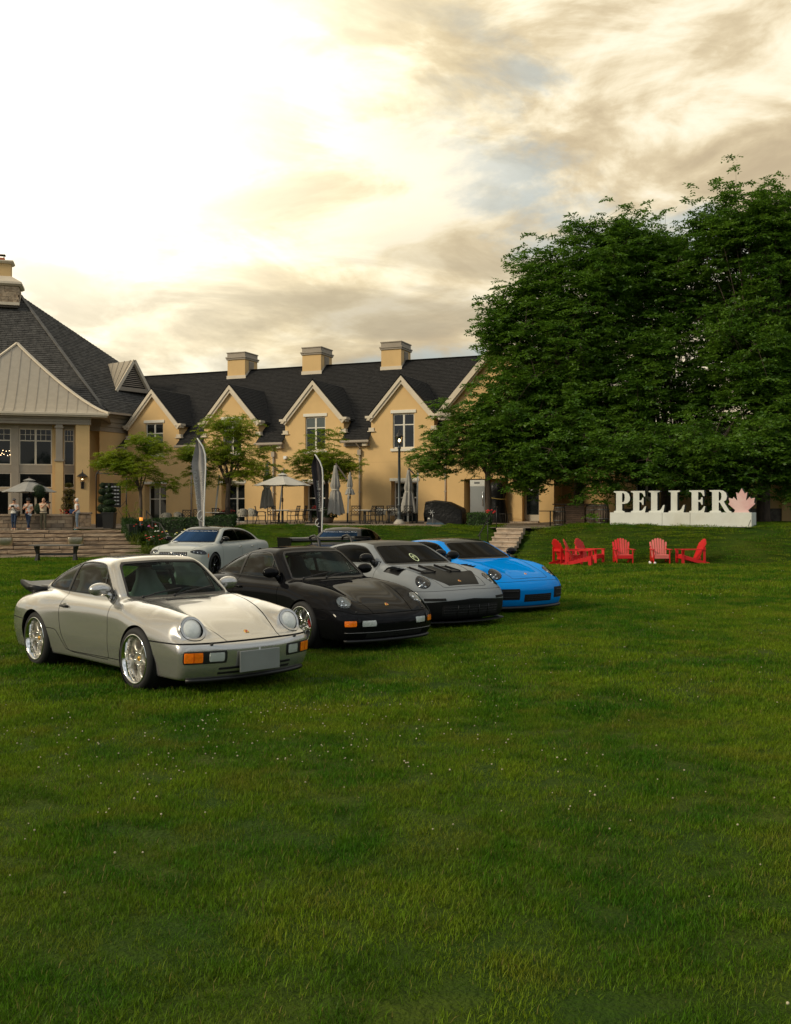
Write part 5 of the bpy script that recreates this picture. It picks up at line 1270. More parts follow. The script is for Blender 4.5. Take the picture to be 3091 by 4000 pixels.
            k2 = MB(); kx = c+sx*(HW-.02); k2.box((kx-.16, -.06, 6.46), (kx+.18*1, .22, 6.64)); k2.box((kx-.22, -.10, 6.40), (kx+.24, .26, 6.458)); obj('kneeler', k2, TRIMC, B, bevel=.01)
    # main roof
    RS, RZ = 6.2, 6.25+.83*6.2
    mr = MB(); S1, Z1 = .14, EZ+SL*.14; mr.add([(X0-1.2, S1, Z1), (9.5, S1, Z1), (9.5, RS, RZ), (X0-1.2, RS, RZ)], [(0, 1, 2, 3)]); mr.add([(X0-1.2, RS, RZ), (9.5, RS, RZ), (9.5, 13, EZ), (X0-1.2, 13, EZ)], [(0, 1, 2, 3)])
    obj('main_roof', mr, UNDER, B, recalc=False)
    shingles('shingles', B, [(X0-1.2, S1, Z1+.006), (9.5, S1, Z1+.006), (9.5, RS, RZ+.006), (X0-1.2, RS, RZ+.006)], SHING, .36, .165, 77)
    rc = MB()
    x = X0-1.2
    while x < 4: rc.bar((x, RS, RZ+.03), (x+.29, RS, RZ+.03), .26, .035); x += .3
    obj('ridge_tiles', rc, SHING, B)['kind'] = 'stuff'
    segs = [(X0-.2, DC[0]-HW-.02)]+[(DC[i]+HW+.02, DC[i+1]-HW-.02) for i in range(3)]+[(DC[3]+HW+.02, X1)]
    for i, (a, b) in enumerate(segs):
        ss = -.38
        u = MB(); z = EZ+SL*ss; u.add([(a, ss, z), (b, ss, z), (b, .15, EZ+SL*.15), (a, .15, EZ+SL*.15)], [(0, 1, 2, 3)]); u.add([(a, ss, z-.02), (b, ss, z-.02), (b, 0, z-.02), (a, 0, z-.02)], [(3, 2, 1, 0)]); obj('eave', u, UNDER, B, recalc=False)
        shingles('shingles', B, [(a, ss, z+.006), (b, ss, z+.006), (b, .15, EZ+SL*.15+.006), (a, .15, EZ+SL*.15+.006)], SHING, .36, .165, 200+i)
        g = MB(); g.box((a-.06, ss-.13, z-.14), (b+.06, ss-.005, z-.012)); g.box((a-.04, ss-.10, z-.17), (b+.04, ss-.01, z-.142)); obj('gutter', g, GUTTER, B, bevel=.015)
        fz = MB(); fz.box((a+.05, -.16, z-.34), (b-.05, -.003, z-.03)); obj('eave_fascia', fz, TRIMG, B)
        if i in (1, 2, 3):
            br = MB(); br.box((b-.42, -.34, z-.36), (b-.12, -.165, z-.18)); obj('eave_bracket', br, TRIMC, B, bevel=.02)
    for x in (-13.75, -7.96, -2.28, 2.99):
        p = MB(); p.tube([(x, -.42, 5.85), (x, -.40, 5.74), (x+.06, -.10, 5.55), (x+.06, -.08, 5.40)], .05, 8); p.box((x-.05, -.17, 4.98+.1), (x+.17, -.01, 5.38)); p.tube([(x+.06, -.08, 5.1), (x+.06, -.08, 1.15)], .055, 8)
        for z in (4.2, 2.9, 1.7): p.box((x-.02, -.14, z), (x+.14, -.004, z+.05))
        obj('downspout', p, GUTTER, B)
    lt = MB(); lt.box((-7.2, -.14, 4.92), (-6.98, -.002, 5.12)); lt.ball((-7.02, -.14, 4.98), .07); obj('security_light', lt, mat('white_plastic', (.75, .74, .70), .4), B, bevel=.02)
    # roof vents shaped like chimneys
    for c in (-13.8, -8.12, -2.5):
        s0 = 5.45; s1 = 7.1; hw = .68; zb = 10.2; zt = 12.05
        ch = MB(); ch.box((c-hw, s0, zb), (c+hw, s1, zt)); o = obj('vent_chimney', ch, STUCCO, B)
        cp = MB(); cp.box((c-hw-.07, s0-.07, zt), (c+hw+.07, s1+.07, zt+.10)); cp.box((c-hw-.11, s0-.11, zt+.102), (c+hw+.11, s1+.11, zt+.20)); cp.box((c-hw-.02, s0-.02, zt+.202), (c+hw+.02, s1+.02, zt+.44)); cp.box((c-hw-.06, s0-.06, zt+.442), (c+hw+.06, s1+.06, zt+.52)); obj('chimney_cap', cp, TRIMG, o, bevel=.02)
        lv = MB(); lv.box((c+hw+.002, s0+.5, zt-.75), (c+hw+.03, s1-.5, zt-.06)); 
        for k in range(7): lv.box((c+hw+.03, s0+.55, zt-.70+k*.09), (c+hw+.055, s1-.55, zt-.65+k*.09))
        obj('vent_louvre', lv, TRIMG, o)
        fl = MB(); zf = EZ+SL*s0; fl.box((c-hw-.06, s0-.03, zf-.05), (c+hw+.06, s0-.004, zf+.22))
        fl.add([(c+hw+.004, s0-.02, zf), (c+hw+.004, RS, RZ), (c+hw+.004, RS, RZ+.20), (c+hw+.004, s0-.02, zf+.20)], [(0, 1, 2, 3)]); obj('flashing', fl, TRIMC, o, recalc=False)
    return B
def gable_block():
    B = thing('gable_house', 'tall yellow gabled house end half hidden by the big trees', 'building', (0, 57, 0), PFRAME)
    a, b, c, s = 3.2, 9.25, 6.2, -.25; EZ, PZ = 7.75, 11.1
    holes = [(5.2, 7.25, 5.8, 7.9, .12), (4.2, 6.73, .6, 3.6, 1.6), (7.5, 8.45, .6, 3.5, .5)]
    w = MB(); wall_grid(w, a, b, .5, EZ, holes[1:], s); 
    w2 = MB(); wall_grid(w2, a, b, .5, EZ, holes, s); w2.add([(a, s, EZ), (b, s, EZ), (c, s, PZ-.15)], [(0, 1, 2)])
    w2.add([(a, s, .5), (a, s, EZ), (a, 9, EZ), (a, 9, .5)], [(0, 1, 2, 3)]); w2.add([(b, s, .5), (b, 9, .5), (b, 9, EZ), (b, s, EZ)], [(0, 1, 2, 3)])
    w2.add([(4.2, s+1.6, .6), (6.73, s+1.6, .6), (6.73, s+1.6, 3.6), (4.2, s+1.6, 3.6)], [(0, 1, 2, 3)])
    obj('wall', w2, STUCCO, B, recalc=False)
    o = window(B, 5.2, 7.25, 5.8, 7.9, s+.08, 3, 7.2, .07)
    st = MB(); st.box((5.1, s-.08, 5.64), (7.35, s+.03, 5.79)); st.box((5.1, s-.05, 7.91), (7.35, s+.03, 8.07)); obj('window_trim', st, TRIMW, B, bevel=.01)
    d = MB(); d.box((7.52, s+.42, 1.28), (7.64, s+.48, 3.48)); d.box((8.32, s+.42, 1.28), (8.44, s+.48, 3.48)); d.box((7.64, s+.42, 3.36), (8.32, s+.48, 3.48)); d.box((7.64, s+.42, 1.28), (8.32, s+.48, 1.62))
    do = obj('glass_door', d, mat('door_cream', (.42, .38, .30), .5), B)
    p = MB(); p.box((7.645, s+.44, 1.625), (8.315, s+.455, 3.355)); obj('pane', p, PANE, do)
    h = MB(); h.tube([(8.24, s+.42, 2.25), (8.24, s+.34, 2.28), (8.24, s+.34, 2.65), (8.24, s+.42, 2.68)], .014, 6); obj('door_handle', h, MATS['black_trim'], do)
    pn = MB(); pn.box((7.72, s+.432, 2.95), (8.02, s+.438, 3.2)); obj('door_notice', pn, mat('paper_white', (.6, .6, .58), .6), do)
    ds = MB(); ds.box((6.9, s-.35, .9), (8.46, s+.4, 1.26)); obj('door_step', ds, GREY_STONE, B)
    R = 12; SLP = (PZ-EZ)/(c-a)
    for sx, e0 in ((-1, a), (1, b)):
        ex = e0+sx*.42; ez = EZ-.42*SLP
        u = MB(); u.add([(ex, s-.3, ez), (c, s-.3, PZ), (c, R, PZ), (ex, R, ez)], [(0, 1, 2, 3)]); u.add([(ex, s-.3, ez-.12), (c, s-.3, PZ-.12), (c, R, PZ-.12), (ex, R, ez-.12)], [(3, 2, 1, 0)]); obj('roof', u, UNDER, B, recalc=False)
        shingles('shingles', B, [(ex, s-.3, ez+.006), (ex, R, ez+.006), (c, R, PZ+.006), (c, s-.3, PZ+.006)], SHING, .36, .165, 300+sx)
        rk = MB(); P = Vector((c, s-.33, PZ-.10)); E = Vector((ex, s-.33, ez-.10)); rk.bar(tuple(E), tuple(P), .10, .28, (0, 0, 1)); rk.bar((E.x, s-.22, E.z-.24), (P.x, s-.22, P.z-.24), .10, .14); obj('rake_board', rk, TRIMC, B)
        kn = MB(); kn.box((e0-.42, s-.40, ez-.22), (e0+.42, s+.2, ez-.02)); kn.box((e0-.3, s-.25, ez-.40), (e0+.3, s+.1, ez-.222)); obj('eave_return', kn, GUTTER, B, bevel=.015)
def low_block():
    B = thing('low_building', 'low yellow building with stone base lying dark behind the big trees and letter sign', 'building', (0, 57, 0), PFRAME)
    s = 1.6; a, b = 9.26, 34; holes = [(x, x+1.1, 2.5, 4.0, .12) for x in (13.3, 18.0, 22.7, 27.4)]
    w = MB(); wall_grid(w, a, b, .6, 4.7, holes, s); obj('wall', w, STUCCO, B, recalc=False)
    for h in holes: window(B, h[0], h[1], 2.5, 4.0, s+.08, 2, 3.5, .06); st = MB(); st.box((h[0]-.1, s-.08, 2.36), (h[1]+.1, s+.03, 2.49)); obj('window_sill', st, TRIMW, B)
    bs = MB(); bs.box((a, s-.10, .6), (b, s-.004, 1.95)); obj('stone_base', bs, mat('grey_rubble', (.13, .115, .095), .9, var=.5, vscale=3, bump=1, bscale=6, mapobj=False), B)
    for x in (11.9, 16.2, 20.9, 25.6, 30.3):
        p = MB(); p.box((x-.3, s-.22, .6), (x+.3, s-.003, 4.7)); obj('wall_pier', p, STUCCO, B)
    r = MB(); r.add([(a-.2, s-.6, 4.6), (b, s-.6, 4.6), (b, s+4, 6.7), (a-.2, s+4, 6.7)], [(0, 1, 2, 3)]); r.add([(a-.2, s+4, 6.7), (b, s+4, 6.7), (b, s+9, 4.6), (a-.2, s+9, 4.6)], [(0, 1, 2, 3)]); r.add([(a-.2, s-.6, 4.5), (b, s-.6, 4.5), (b, s, 4.5), (a-.2, s, 4.5)], [(3, 2, 1, 0)]); obj('roof', r, UNDER, B, recalc=False)
    shingles('shingles', B, [(a-.2, s-.6, 4.606), (b, s-.6, 4.606), (b, s+4, 6.706), (a-.2, s+4, 6.706)], SHING2, .5, .25, 400)
    g = MB(); g.box((a-.2, s-.74, 4.48), (b, s-.605, 4.62)); obj('gutter', g, GUTTER, B)
wing(); gable_block(); low_block()

def hall():
    C = Vector((-18.1, 62.2, 8.02)); P = Vector((-26.15, 69.4, 16.85)); d60 = Vector((.5, .866, 0)); a15 = Vector((.9659, .2588, 0)); C2 = C+d60*10
    H = thing('great_hall', 'large hall with steep grey shingled hip roof and curved yellow side wall', 'building', (0, 0, 0))
    L = C-a15*14; PL = P-a15*12
    def flare_face(corners, seed, nm):
        shingles(nm, H, corners, SHING2, .42, .21, seed, .03)
    u = MB(); off = Vector((0, 0, -.03))
    u.add([tuple(v+off) for v in (L, C, P, PL)], [(0, 1, 2, 3)]); u.add([tuple(v+off) for v in (C, C2, P)], [(0, 1, 2)])
    Q = P+d60*3; u.add([tuple(v) for v in (C2, C2+Vector((-8, 8, 0)), P)], [(0, 1, 2)]); u.add([tuple(v) for v in (P, PL, PL+Vector((0, 12, -8)), P+Vector((0, 12, -8)))], [(0, 1, 2, 3)])
    obj('hip_roof', u, mat('hall_underlay', (.03, .028, .025), .9), H, recalc=False)
    # slight bell-cast at the eaves: steep plane above, flatter strip below
    k = .10; m1, m2, m3 = C.lerp(P, k), L.lerp(PL, k), C2.lerp(P, k)
    flare_face([m2, m1, P, PL], 500, 'shingles'); flare_face([m1, m3, P], 501, 'shingles')
    out1 = Vector((.2588, -.9659, 0))*.25; out2 = Vector((.866, -.5, 0))*.25
    flare_face([L+out1, C+out1+out2*.3, m1, m2], 502, 'shingles'); flare_face([C+out2+out1*.2, C2+out2, m3, m1], 503, 'shingles')
    hp = MB(); n = 34
    for i in range(n): hp.bar(tuple(C.lerp(P, i/n)+Vector((0, 0, .05))), tuple(C.lerp(P, (i+.96)/n)+Vector((0, 0, .075))), .22, .05)
    obj('hip_tiles', hp, mat('hip_tile', (.13, .12, .105), .85, var=.2), H)['kind'] = 'stuff'
    # side wall under the right-hand eave, with deep frieze
    w = MB(); q = Vector((.866, -.5, 0))*-.55
    def quad(p0, p1, z0, z1, o=Vector((0, 0, 0))): w.add([(p0.x+o.x, p0.y+o.y, z0), (p1.x+o.x, p1.y+o.y, z0), (p1.x+o.x, p1.y+o.y, z1), (p0.x+o.x, p0.y+o.y, z1)], [(0, 1, 2, 3)])
    b15 = Vector((-.2588, .9659, 0)); LC = C-a15*13.4+b15*1.0; quad(LC, C+b15*1.0, .6, 7.5, Vector((0, 0, 0))); quad(LC+b15*9, LC, .6, 7.5, Vector((0, 0, 0))); quad(C, C2, .6, 7.3, q); obj('wall', w, STUCCO, H, recalc=False)
    fr = MB()
    for z0, z1, d in ((6.85, 7.15, .06), (7.15, 7.45, .14), (7.45, 7.75, .24), (7.75, 7.97, .42)):
        o = q+Vector((.866, -.5, 0))*d
        for (p0, p1) in ((C, C2), (C-a15*3, C)):
            A, Bq = p0+o, p1+o; fr.add([(A.x, A.y, z0), (Bq.x, Bq.y, z0), (Bq.x, Bq.y, z1), (A.x, A.y, z1)], [(0, 1, 2, 3)])
            A2, B2 = A-Vector((.866, -.5, 0))*.3, Bq-Vector((.866, -.5, 0))*.3; fr.add([(A2.x, A2.y, z0), (B2.x, B2.y, z0), (Bq.x, Bq.y, z0), (A.x, A.y, z0)], [(0, 1, 2, 3)])
    obj('frieze', fr, TRIMG, H, recalc=False)
    gt = MB(); gt.bar(tuple(C+out2*1.2+Vector((0, 0, -.06))), tuple(C2+out2*1.2+Vector((0, 0, -.06))), .12, .12); obj('gutter', gt, GUTTER, H)
    # gabled louvre dormer clad in standing-seam metal
    D = thing_part('louvre_dormer', H); D.location = (-17.75, 67.0, 10.12); D.scale = (1.03, 1.03, 1.03); D.rotation_euler = (0, 0, math.radians(52))
    g = MB(); g.add([(-1.15, 0, 0), (1.15, 0, 0), (0, 0, 1.75)], [(0, 1, 2)]); obj('louvre_back', g, MATS['dark_void'], D, recalc=False)
    lv = MB()
    for i in range(12):
        z = .1+i*.125; hw = 1.12*(1-z/1.75)-.05
        if hw > .05: lv.box((-hw, -.10, z), (hw, -.03, z+.05))
    obj('louvre_slats', lv, GUTTER, D)
    METAL = mat('seam_metal', (.38, .33, .26), .42, .45, var=.05)
    for sx in (-1, 1):
        r = MB(); r.add([(sx*1.35, -.25, -.3), (0, -.25, 1.80), (0, 4.2, 1.80), (sx*1.35, 1.9, -.3)], [(0, 1, 2, 3)]); ro = obj('dormer_roof', r, METAL, D, recalc=False)
        sm = MB()
        for i in range(6):
            f = .15+i*.62; sm.bar((sx*1.35, f*.42-.1, -.28), (0, f, 1.82), .03, .05)
        obj('standing_seam', sm, METAL, ro)
        rk = MB(); rk.bar((sx*1.40, -.28, -.36), (0, -.28, 1.78), .08, .20); rk.bar((sx*1.28, -.18, -.30), (0, -.18, 1.62), .08, .10); obj('rake_board', rk, TRIMC, D)
    sl = MB(); sl.box((-1.3, -.3, -.28), (1.3, -.02, -.02)); obj('dormer_sill', sl, TRIMG, D)
    # chimney: stone shaft, sloped shoulder, stucco stack and clay flue
    ch = thing_part('chimney', H); ch.location = (-26.6, 68.6, 1.52); ch.rotation_euler = (0, 0, math.radians(15))
    core = MB(); core.box((-2.2, -.8, 14.2), (.62, .8, 15.65)); obj('shaft_core', core, mat('mortar', (.10, .08, .06), .9), ch)
    z = 14.35; sd = 7000
    for r in range(7):
        h = .185; x = -1.8
        while x < .66:
            w_ = min(RNG.uniform(.25, .55), .68-x); sd += 1
            if w_ > .08: obj('stone', rough_block((x+.006, -.84, z+.006), (x+w_-.006, -.6, z+h-.006), sd, .012, (2, 1, 1)), random.choice([STONE2, STONE, STONE2]), ch)
            x += w_
        y = -.6
        while y < .84:
            w_ = min(RNG.uniform(.3, .6), .86-y); sd += 1; obj('stone', rough_block((.45, y+.006, z+.006), (.68, y+w_-.006, z+h-.006), sd, .012, (1, 2, 1)), random.choice([STONE2, STONE]), ch); y += w_
        z += h
    def frust(mb, x0, x1, y0, y1, z0, X0, X1, Y0, Y1, z1): mb.add([(x0, y0, z0), (x1, y0, z0), (x1, y1, z0), (x0, y1, z0), (X0, Y0, z1), (X1, Y0, z1), (X1, Y1, z1), (X0, Y1, z1)], [(0, 3, 2, 1), (4, 5, 6, 7), (0, 1, 5, 4), (1, 2, 6, 5), (2, 3, 7, 6), (3, 0, 4, 7)])
    cp = MB(); frust(cp, -2.2, .74, -.92, .92, 15.66, -2.2, .90, -1.06, 1.06, 15.78); frust(cp, -2.2, .90, -1.06, 1.06, 15.782, -2.2, .88, -1.04, 1.04, 15.93); frust(cp, -2.2, .86, -1.02, 1.02, 15.932, -2.2, .15, -.45, .45, 16.40); obj('chimney_shoulder', cp, TRIMC, ch)
    sk = MB(); sk.box((-2.2, -.42, 16.402), (.13, .42, 17.25)); obj('chimney_stack', sk, STUCCO, ch)
    c2 = MB(); frust(c2, -2.2, .20, -.5, .5, 17.252, -2.2, .32, -.62, .62, 17.38); c2.box((-2.2, -.60, 17.382), (.30, .60, 17.46)); obj('stack_cap', c2, TRIMC, ch)
    fl = MB(); fl.box((-1.0, -.2, 17.47), (-.3, .2, 17.70)); obj('clay_flue', fl, mat('terracotta', (.42, .12, .05), .8), ch)
    fc = MB()
    for x in (-.95, -.35):
        for y in (-.15, .15): fc.bar((x, y, 17.705), (x, y, 17.88), .03)
    fc.box((-1.05, -.25, 17.88), (-.25, .25, 17.92)); obj('flue_cap', fc, MATS['black_trim'], ch)
    fl = MB(); fl.box((-2.2, -.90, 14.35), (.72, -.86, 14.55)); fl.add([(.72, -.88, 14.35), (.72, -.88, 14.55), (.74, .3, 15.5), (.74, .3, 15.3)], [(0, 1, 2, 3)]); obj('flashing', fl, TRIMC, ch, recalc=False)
def portico():
    B = thing('glazed_portico', 'tall glazed portico with seam metal roof and yellow piers beside the seat wall', 'building', (-16.6, 57, 0), math.radians(15))
    METAL = MATS['seam_metal']; n = 22; hw = 5.3; cx = -5.2; EZ = 7.35; AP = 11.9; D = 4.3
    # bell-cast hip: front face is a curved triangle
    def prof(u): return u**1.28
    top = MB(); rows = 10; vs = []
    for i in range(rows+1):
        u = i/rows; z = EZ+(AP-EZ)*prof(u); y = -.55+(D+.55)*u; half = (hw+.1)*(1-u); vs += [(cx-half, y, z), (cx+half, y, z)]
    top.add(vs, [(2*i, 2*i+1, 2*i+3, 2*i+2) for i in range(rows)])
    for sx in (-1, 1):
        v2 = []
        for i in range(rows+1):
            u = i/rows; z = EZ+(AP-EZ)*prof(u); y = -.55+(D+.55)*u; half = (hw+.1)*(1-u); v2 += [(cx+sx*half, y, z), (cx+sx*half, 6.5, z)]
        top.add(v2, [(2*i, 2*i+1, 2*i+3, 2*i+2) for i in range(rows)])
    ro = obj('metal_roof', top, METAL, B, recalc=False)
    sm = MB(); k = 19
    for j in range(1, k):
        x = cx-hw+2*hw*j/k; um = 1-abs(x-cx)/hw
        pts = [(x, -.55+(D+.55)*u, EZ+(AP-EZ)*prof(u)+.015) for u in np.linspace(0, um, 8)]
        for p, q in zip(pts[:-1], pts[1:]): sm.bar(p, q, .022, .05)
    obj('standing_seam', sm, METAL, ro)
    hp = MB()
    for sx in (-1, 1):
        pts = [(cx+sx*(hw+.1)*(1-u), -.55+(D+.55)*u, EZ+(AP-EZ)*prof(u)+.03) for u in np.linspace(0, 1, 12)]
        for p, q in zip(pts[:-1], pts[1:]): hp.bar(p, q, .20, .09)
    obj('hip_cap', hp, TRIMC, ro)
    g = MB(); g.box((-11, -.72, EZ-.14), (.18, -.56, EZ+.0)); g.box((-11, -.66, EZ-.22), (.12, -.50, EZ-.142)); obj('gutter', g, TRIMC, B, bevel=.02)
    en = MB(); 
    for z0, z1, y in ((6.72, 6.86, -.30), (6.862, 7.02, -.34), (7.022, 7.13, -.42)): en.box((-11, y, z0), (-.80, .30, z1))
    en.box((-11, -.5, 7.132), (.0, .3, 7.14)); obj('entablature', en, TRIMG, B, bevel=.01)
    # piers
    p = MB(); p.box((-1.62, -.22, .6), (-.88, .5, 6.72)); obj('corner_pier', p, STUCCO, B)
    sb = thing_part('pier_base', B); sd = 8000
    for r in range(4):
        x = -1.72
        while x < -.78:
            w = min(RNG.uniform(.25, .5), -.78-x); sd += 1
            if w > .05: obj('stone', rough_block((x+.006, -.34, .75+r*.22), (x+w-.006, -.1, .75+r*.22+.21), sd, .01, (2, 1, 1)), random.choice([STONE3, STONE]), sb)
            x += w
    cp = MB(); cp.box((-1.76, -.38, 1.64), (-.74, .5, 1.76)); obj('base_coping', cp, STONE3, sb, bevel=.02)
    p2 = MB(); p2.box((-2.71, -.28, .6), (-2.30, .2, 4.62)); obj('slim_pier', p2, STUCCO, B)
    p3 = MB(); p3.box((-2.69, -.26, 4.74), (-2.32, .18, 6.72)); p3.box((-2.76, -.33, 4.622), (-2.25, .22, 4.738)); p3.box((-2.74, -.31, 6.50), (-2.27, .2, 6.60)); obj('upper_pilaster', p3, TRIMG, B, bevel=.01)
    b3 = MB(); b3.box((-2.80, -.36, .8), (-2.20, .2, 1.5)); b3.box((-2.84, -.40, 1.5), (-2.16, .2, 1.58)); obj('slim_pier_base', b3, STONE3, B)
    # back wall between openings
    f = MB(); s = .35
    for a, b in ((-2.92, -2.3), (-1.72, -1.4)): f.box((a, s, .6), (b, s+.2, 6.72))
    obj('wall', f, STUCCO, B)
    sp = MB(); sp.box((-11, s, 3.98), (-2.92, s+.2, 4.42)); sp.box((-2.3, s, 3.98), (-1.72, s+.2, 4.42))
    for a, b in ((-5.10, -4.70), (-7.6, -7.2)): sp.box((a, s-.06, .6), (b, s+.2, 6.72))
    sp.box((-11, s, 6.50), (-1.72, s+.2, 6.72)); obj('spandrel', sp, mat('taupe_panel', (.33, .27, .20), .6, var=.05), B)
    for (a, b, c) in ((-4.69, -2.93, 2), (-7.19, -5.11, 2), (-9.7, -7.61, 2), (-2.29, -1.73, 1)):
        window(B, a, b, 4.43, 6.49, s+.02, c, 5.80, .06, m=TRIMC)
        # small muntins in the transom lights
        mt = MB(); 
        for x in np.linspace(a+.06, b-.06, 3*c+1)[1:-1]: mt.box((x-.012, s+.028, 5.84), (x+.012, s+.043, 6.42))
        mt.box((a+.06, s+.026, 6.13), (b-.06, s+.041, 6.155)); obj('muntin', mt, TRIMC, B)
        window(B, a, b, 3.14, 3.97, s+.02, 1, None, .05, m=TRIMC, pane=PANE_D)
        o = window(B, a, b, .90, 3.10, s+.02, c, None, .16 if c > 1 else .07, m=mat('door_frame_cream', (.46, .38, .27), .55), pane=PANE_D, name='glass_door' if c > 1 else 'window')
    # chandelier glow seen through the upper window
    cl = MB()
    for dx, dz in ((0, .28), (.2, .24), (.38, .27), (-.12, .02), (.06, .06), (.28, 0), (.42, .04), (-.05, .12)): cl.ball((-5.55+dx*.9, s-.0+.018, 4.95+dz), .018, 6, 4)
    obj('chandelier_bulb', cl, mat('bulb_glow', (1, .7, .4), .5, emit=((1, .66, .35), 6)), B)
    wl = MB(); c = (-1.25, -.42)
    wl.lathe([(.0, .62), (.02, .60), (.02, .50), (.05, .47), (.05, .42), (.16, .36), (.30, .24), (.31, .22), (.29, .22), (.1, .30), (0, .31)], 16, (c[0], c[1], 3.55)); wl.tube([(c[0], c[1], 3.78), (c[0], c[1], 3.45)], .025); wl.lathe([(.0, .12), (.10, .10), (.11, .06), (.05, .02), (.06, -.08), (.02, -.16), (0, -.17)], 12, (c[0], c[1], 3.35)); wl.tube([(c[0], c[1], 3.30), (c[0], -.30, 3.22), (c[0], -.22, 3.26)], .02); wl.box((c[0]-.09, -.26, 3.1), (c[0]+.09, -.222, 3.5))
    for k in range(6):
        a = k*math.pi/3; wl.tube([(c[0]+.10*math.cos(a), c[1]+.10*math.sin(a), 3.44), (c[0]+.12*math.cos(a), c[1]+.12*math.sin(a), 3.82)], .007, 4)
    o = obj('wall_lantern', wl, MATS['black_trim'], B)
    bl = MB(); bl.ball((c[0], c[1], 3.62), .035, 8, 6); obj('lantern_bulb', bl, mat('bulb_glow', (1, .7, .4), .5), o)
hall(); portico()
# ---------------------------------------------------------------- plants
def at(px, d): return (px-844)/2123*d           # sideways metres of a point seen px across at distance d
def leaf_mat(name, a, b, c=None, trans=.35):
    m = bpy.data.materials.new(name); m.use_nodes = True; T = NT(m.node_tree); pos = T.n('ShaderNodeNewGeometry').outputs['Position']
    n1 = T.n('ShaderNodeTexNoise', {'Vector': pos, 'Scale': .8, 'Detail': 3.0}).outputs[0]; n2 = T.n('ShaderNodeTexNoise', {'Vector': pos, 'Scale': 9.0, 'Detail': 3.0}).outputs[0]
    col = T.mix(T.mapr(n1, .35, .65), c4(a), c4(b)); col = T.mix(T.mapr(n2, .5, .8, 0, .6), col, c4(c or b))
    d = T.n('ShaderNodeBsdfDiffuse', {'Color': col, 'Roughness': .5}); t = T.n('ShaderNodeBsdfTranslucent', {'Color': col}); g = T.n('ShaderNodeBsdfGlossy', {'Color': (.6, .65, .6, 1), 'Roughness': .45})
    mx = T.n('ShaderNodeMixShader', {0: trans, 1: d.outputs[0], 2: t.outputs[0]}); m2 = T.n('ShaderNodeMixShader', {0: .04, 1: mx.outputs[0], 2: g.outputs[0]})
    T.n('ShaderNodeOutputMaterial', {0: m2.outputs[0]}); MATS[name] = m; return m
BARK = mat('bark', (.085, .062, .045), .95, var=.35, vscale=6, bump=1.0, bscale=25, stretch=(1, 1, .25))
LOCUST = leaf_mat('locust_leaf', (.062, .15, .012), (.115, .225, .018), (.19, .29, .025), .42)
LOCUST_Y = leaf_mat('young_locust_leaf', (.17, .26, .010), (.28, .34, .018), (.38, .38, .03), .45)
HEDGE = leaf_mat('hedge_leaf', (.022, .055, .010), (.035, .080, .014), None, .2)
def unit(v): return v/np.maximum(np.linalg.norm(v, axis=-1, keepdims=True), 1e-9)
def compound_leaves(C, D, length, pairs, ll, lw, r):
    """feather-shaped leaves: C starts, D directions; each a drooping stalk with rhombic leaflets both sides"""
    n = len(C); up = np.array([0, 0, 1.0]); S = unit(np.cross(D, up+r.normal(0, .25, (n, 3)))); L = length*r.uniform(.7, 1.25, (n, 1))
    V = []; 
    for i in range(pairs):
        t = (i+.6)/pairs; P = C+D*L*t+np.array([0, 0, -1])*L*(t*t)*.30
        for sd in (-1, 1):
            d = unit(S*sd+D*.55+r.normal(0, .28, (n, 3))+np.array([0, 0, -.15])); w = unit(np.cross(d, up+r.normal(0, .5, (n, 3))))
            l = ll*r.uniform(.75, 1.2, (n, 1)); ww = lw*r.uniform(.8, 1.2, (n, 1))
            V.append(np.stack([P, P+d*l*.5+w*ww*.5, P+d*l, P+d*l*.5-w*ww*.5], 1))
    V = np.concatenate(V).reshape(-1, 3); F = np.arange(len(V)).reshape(-1, 4); return V, F
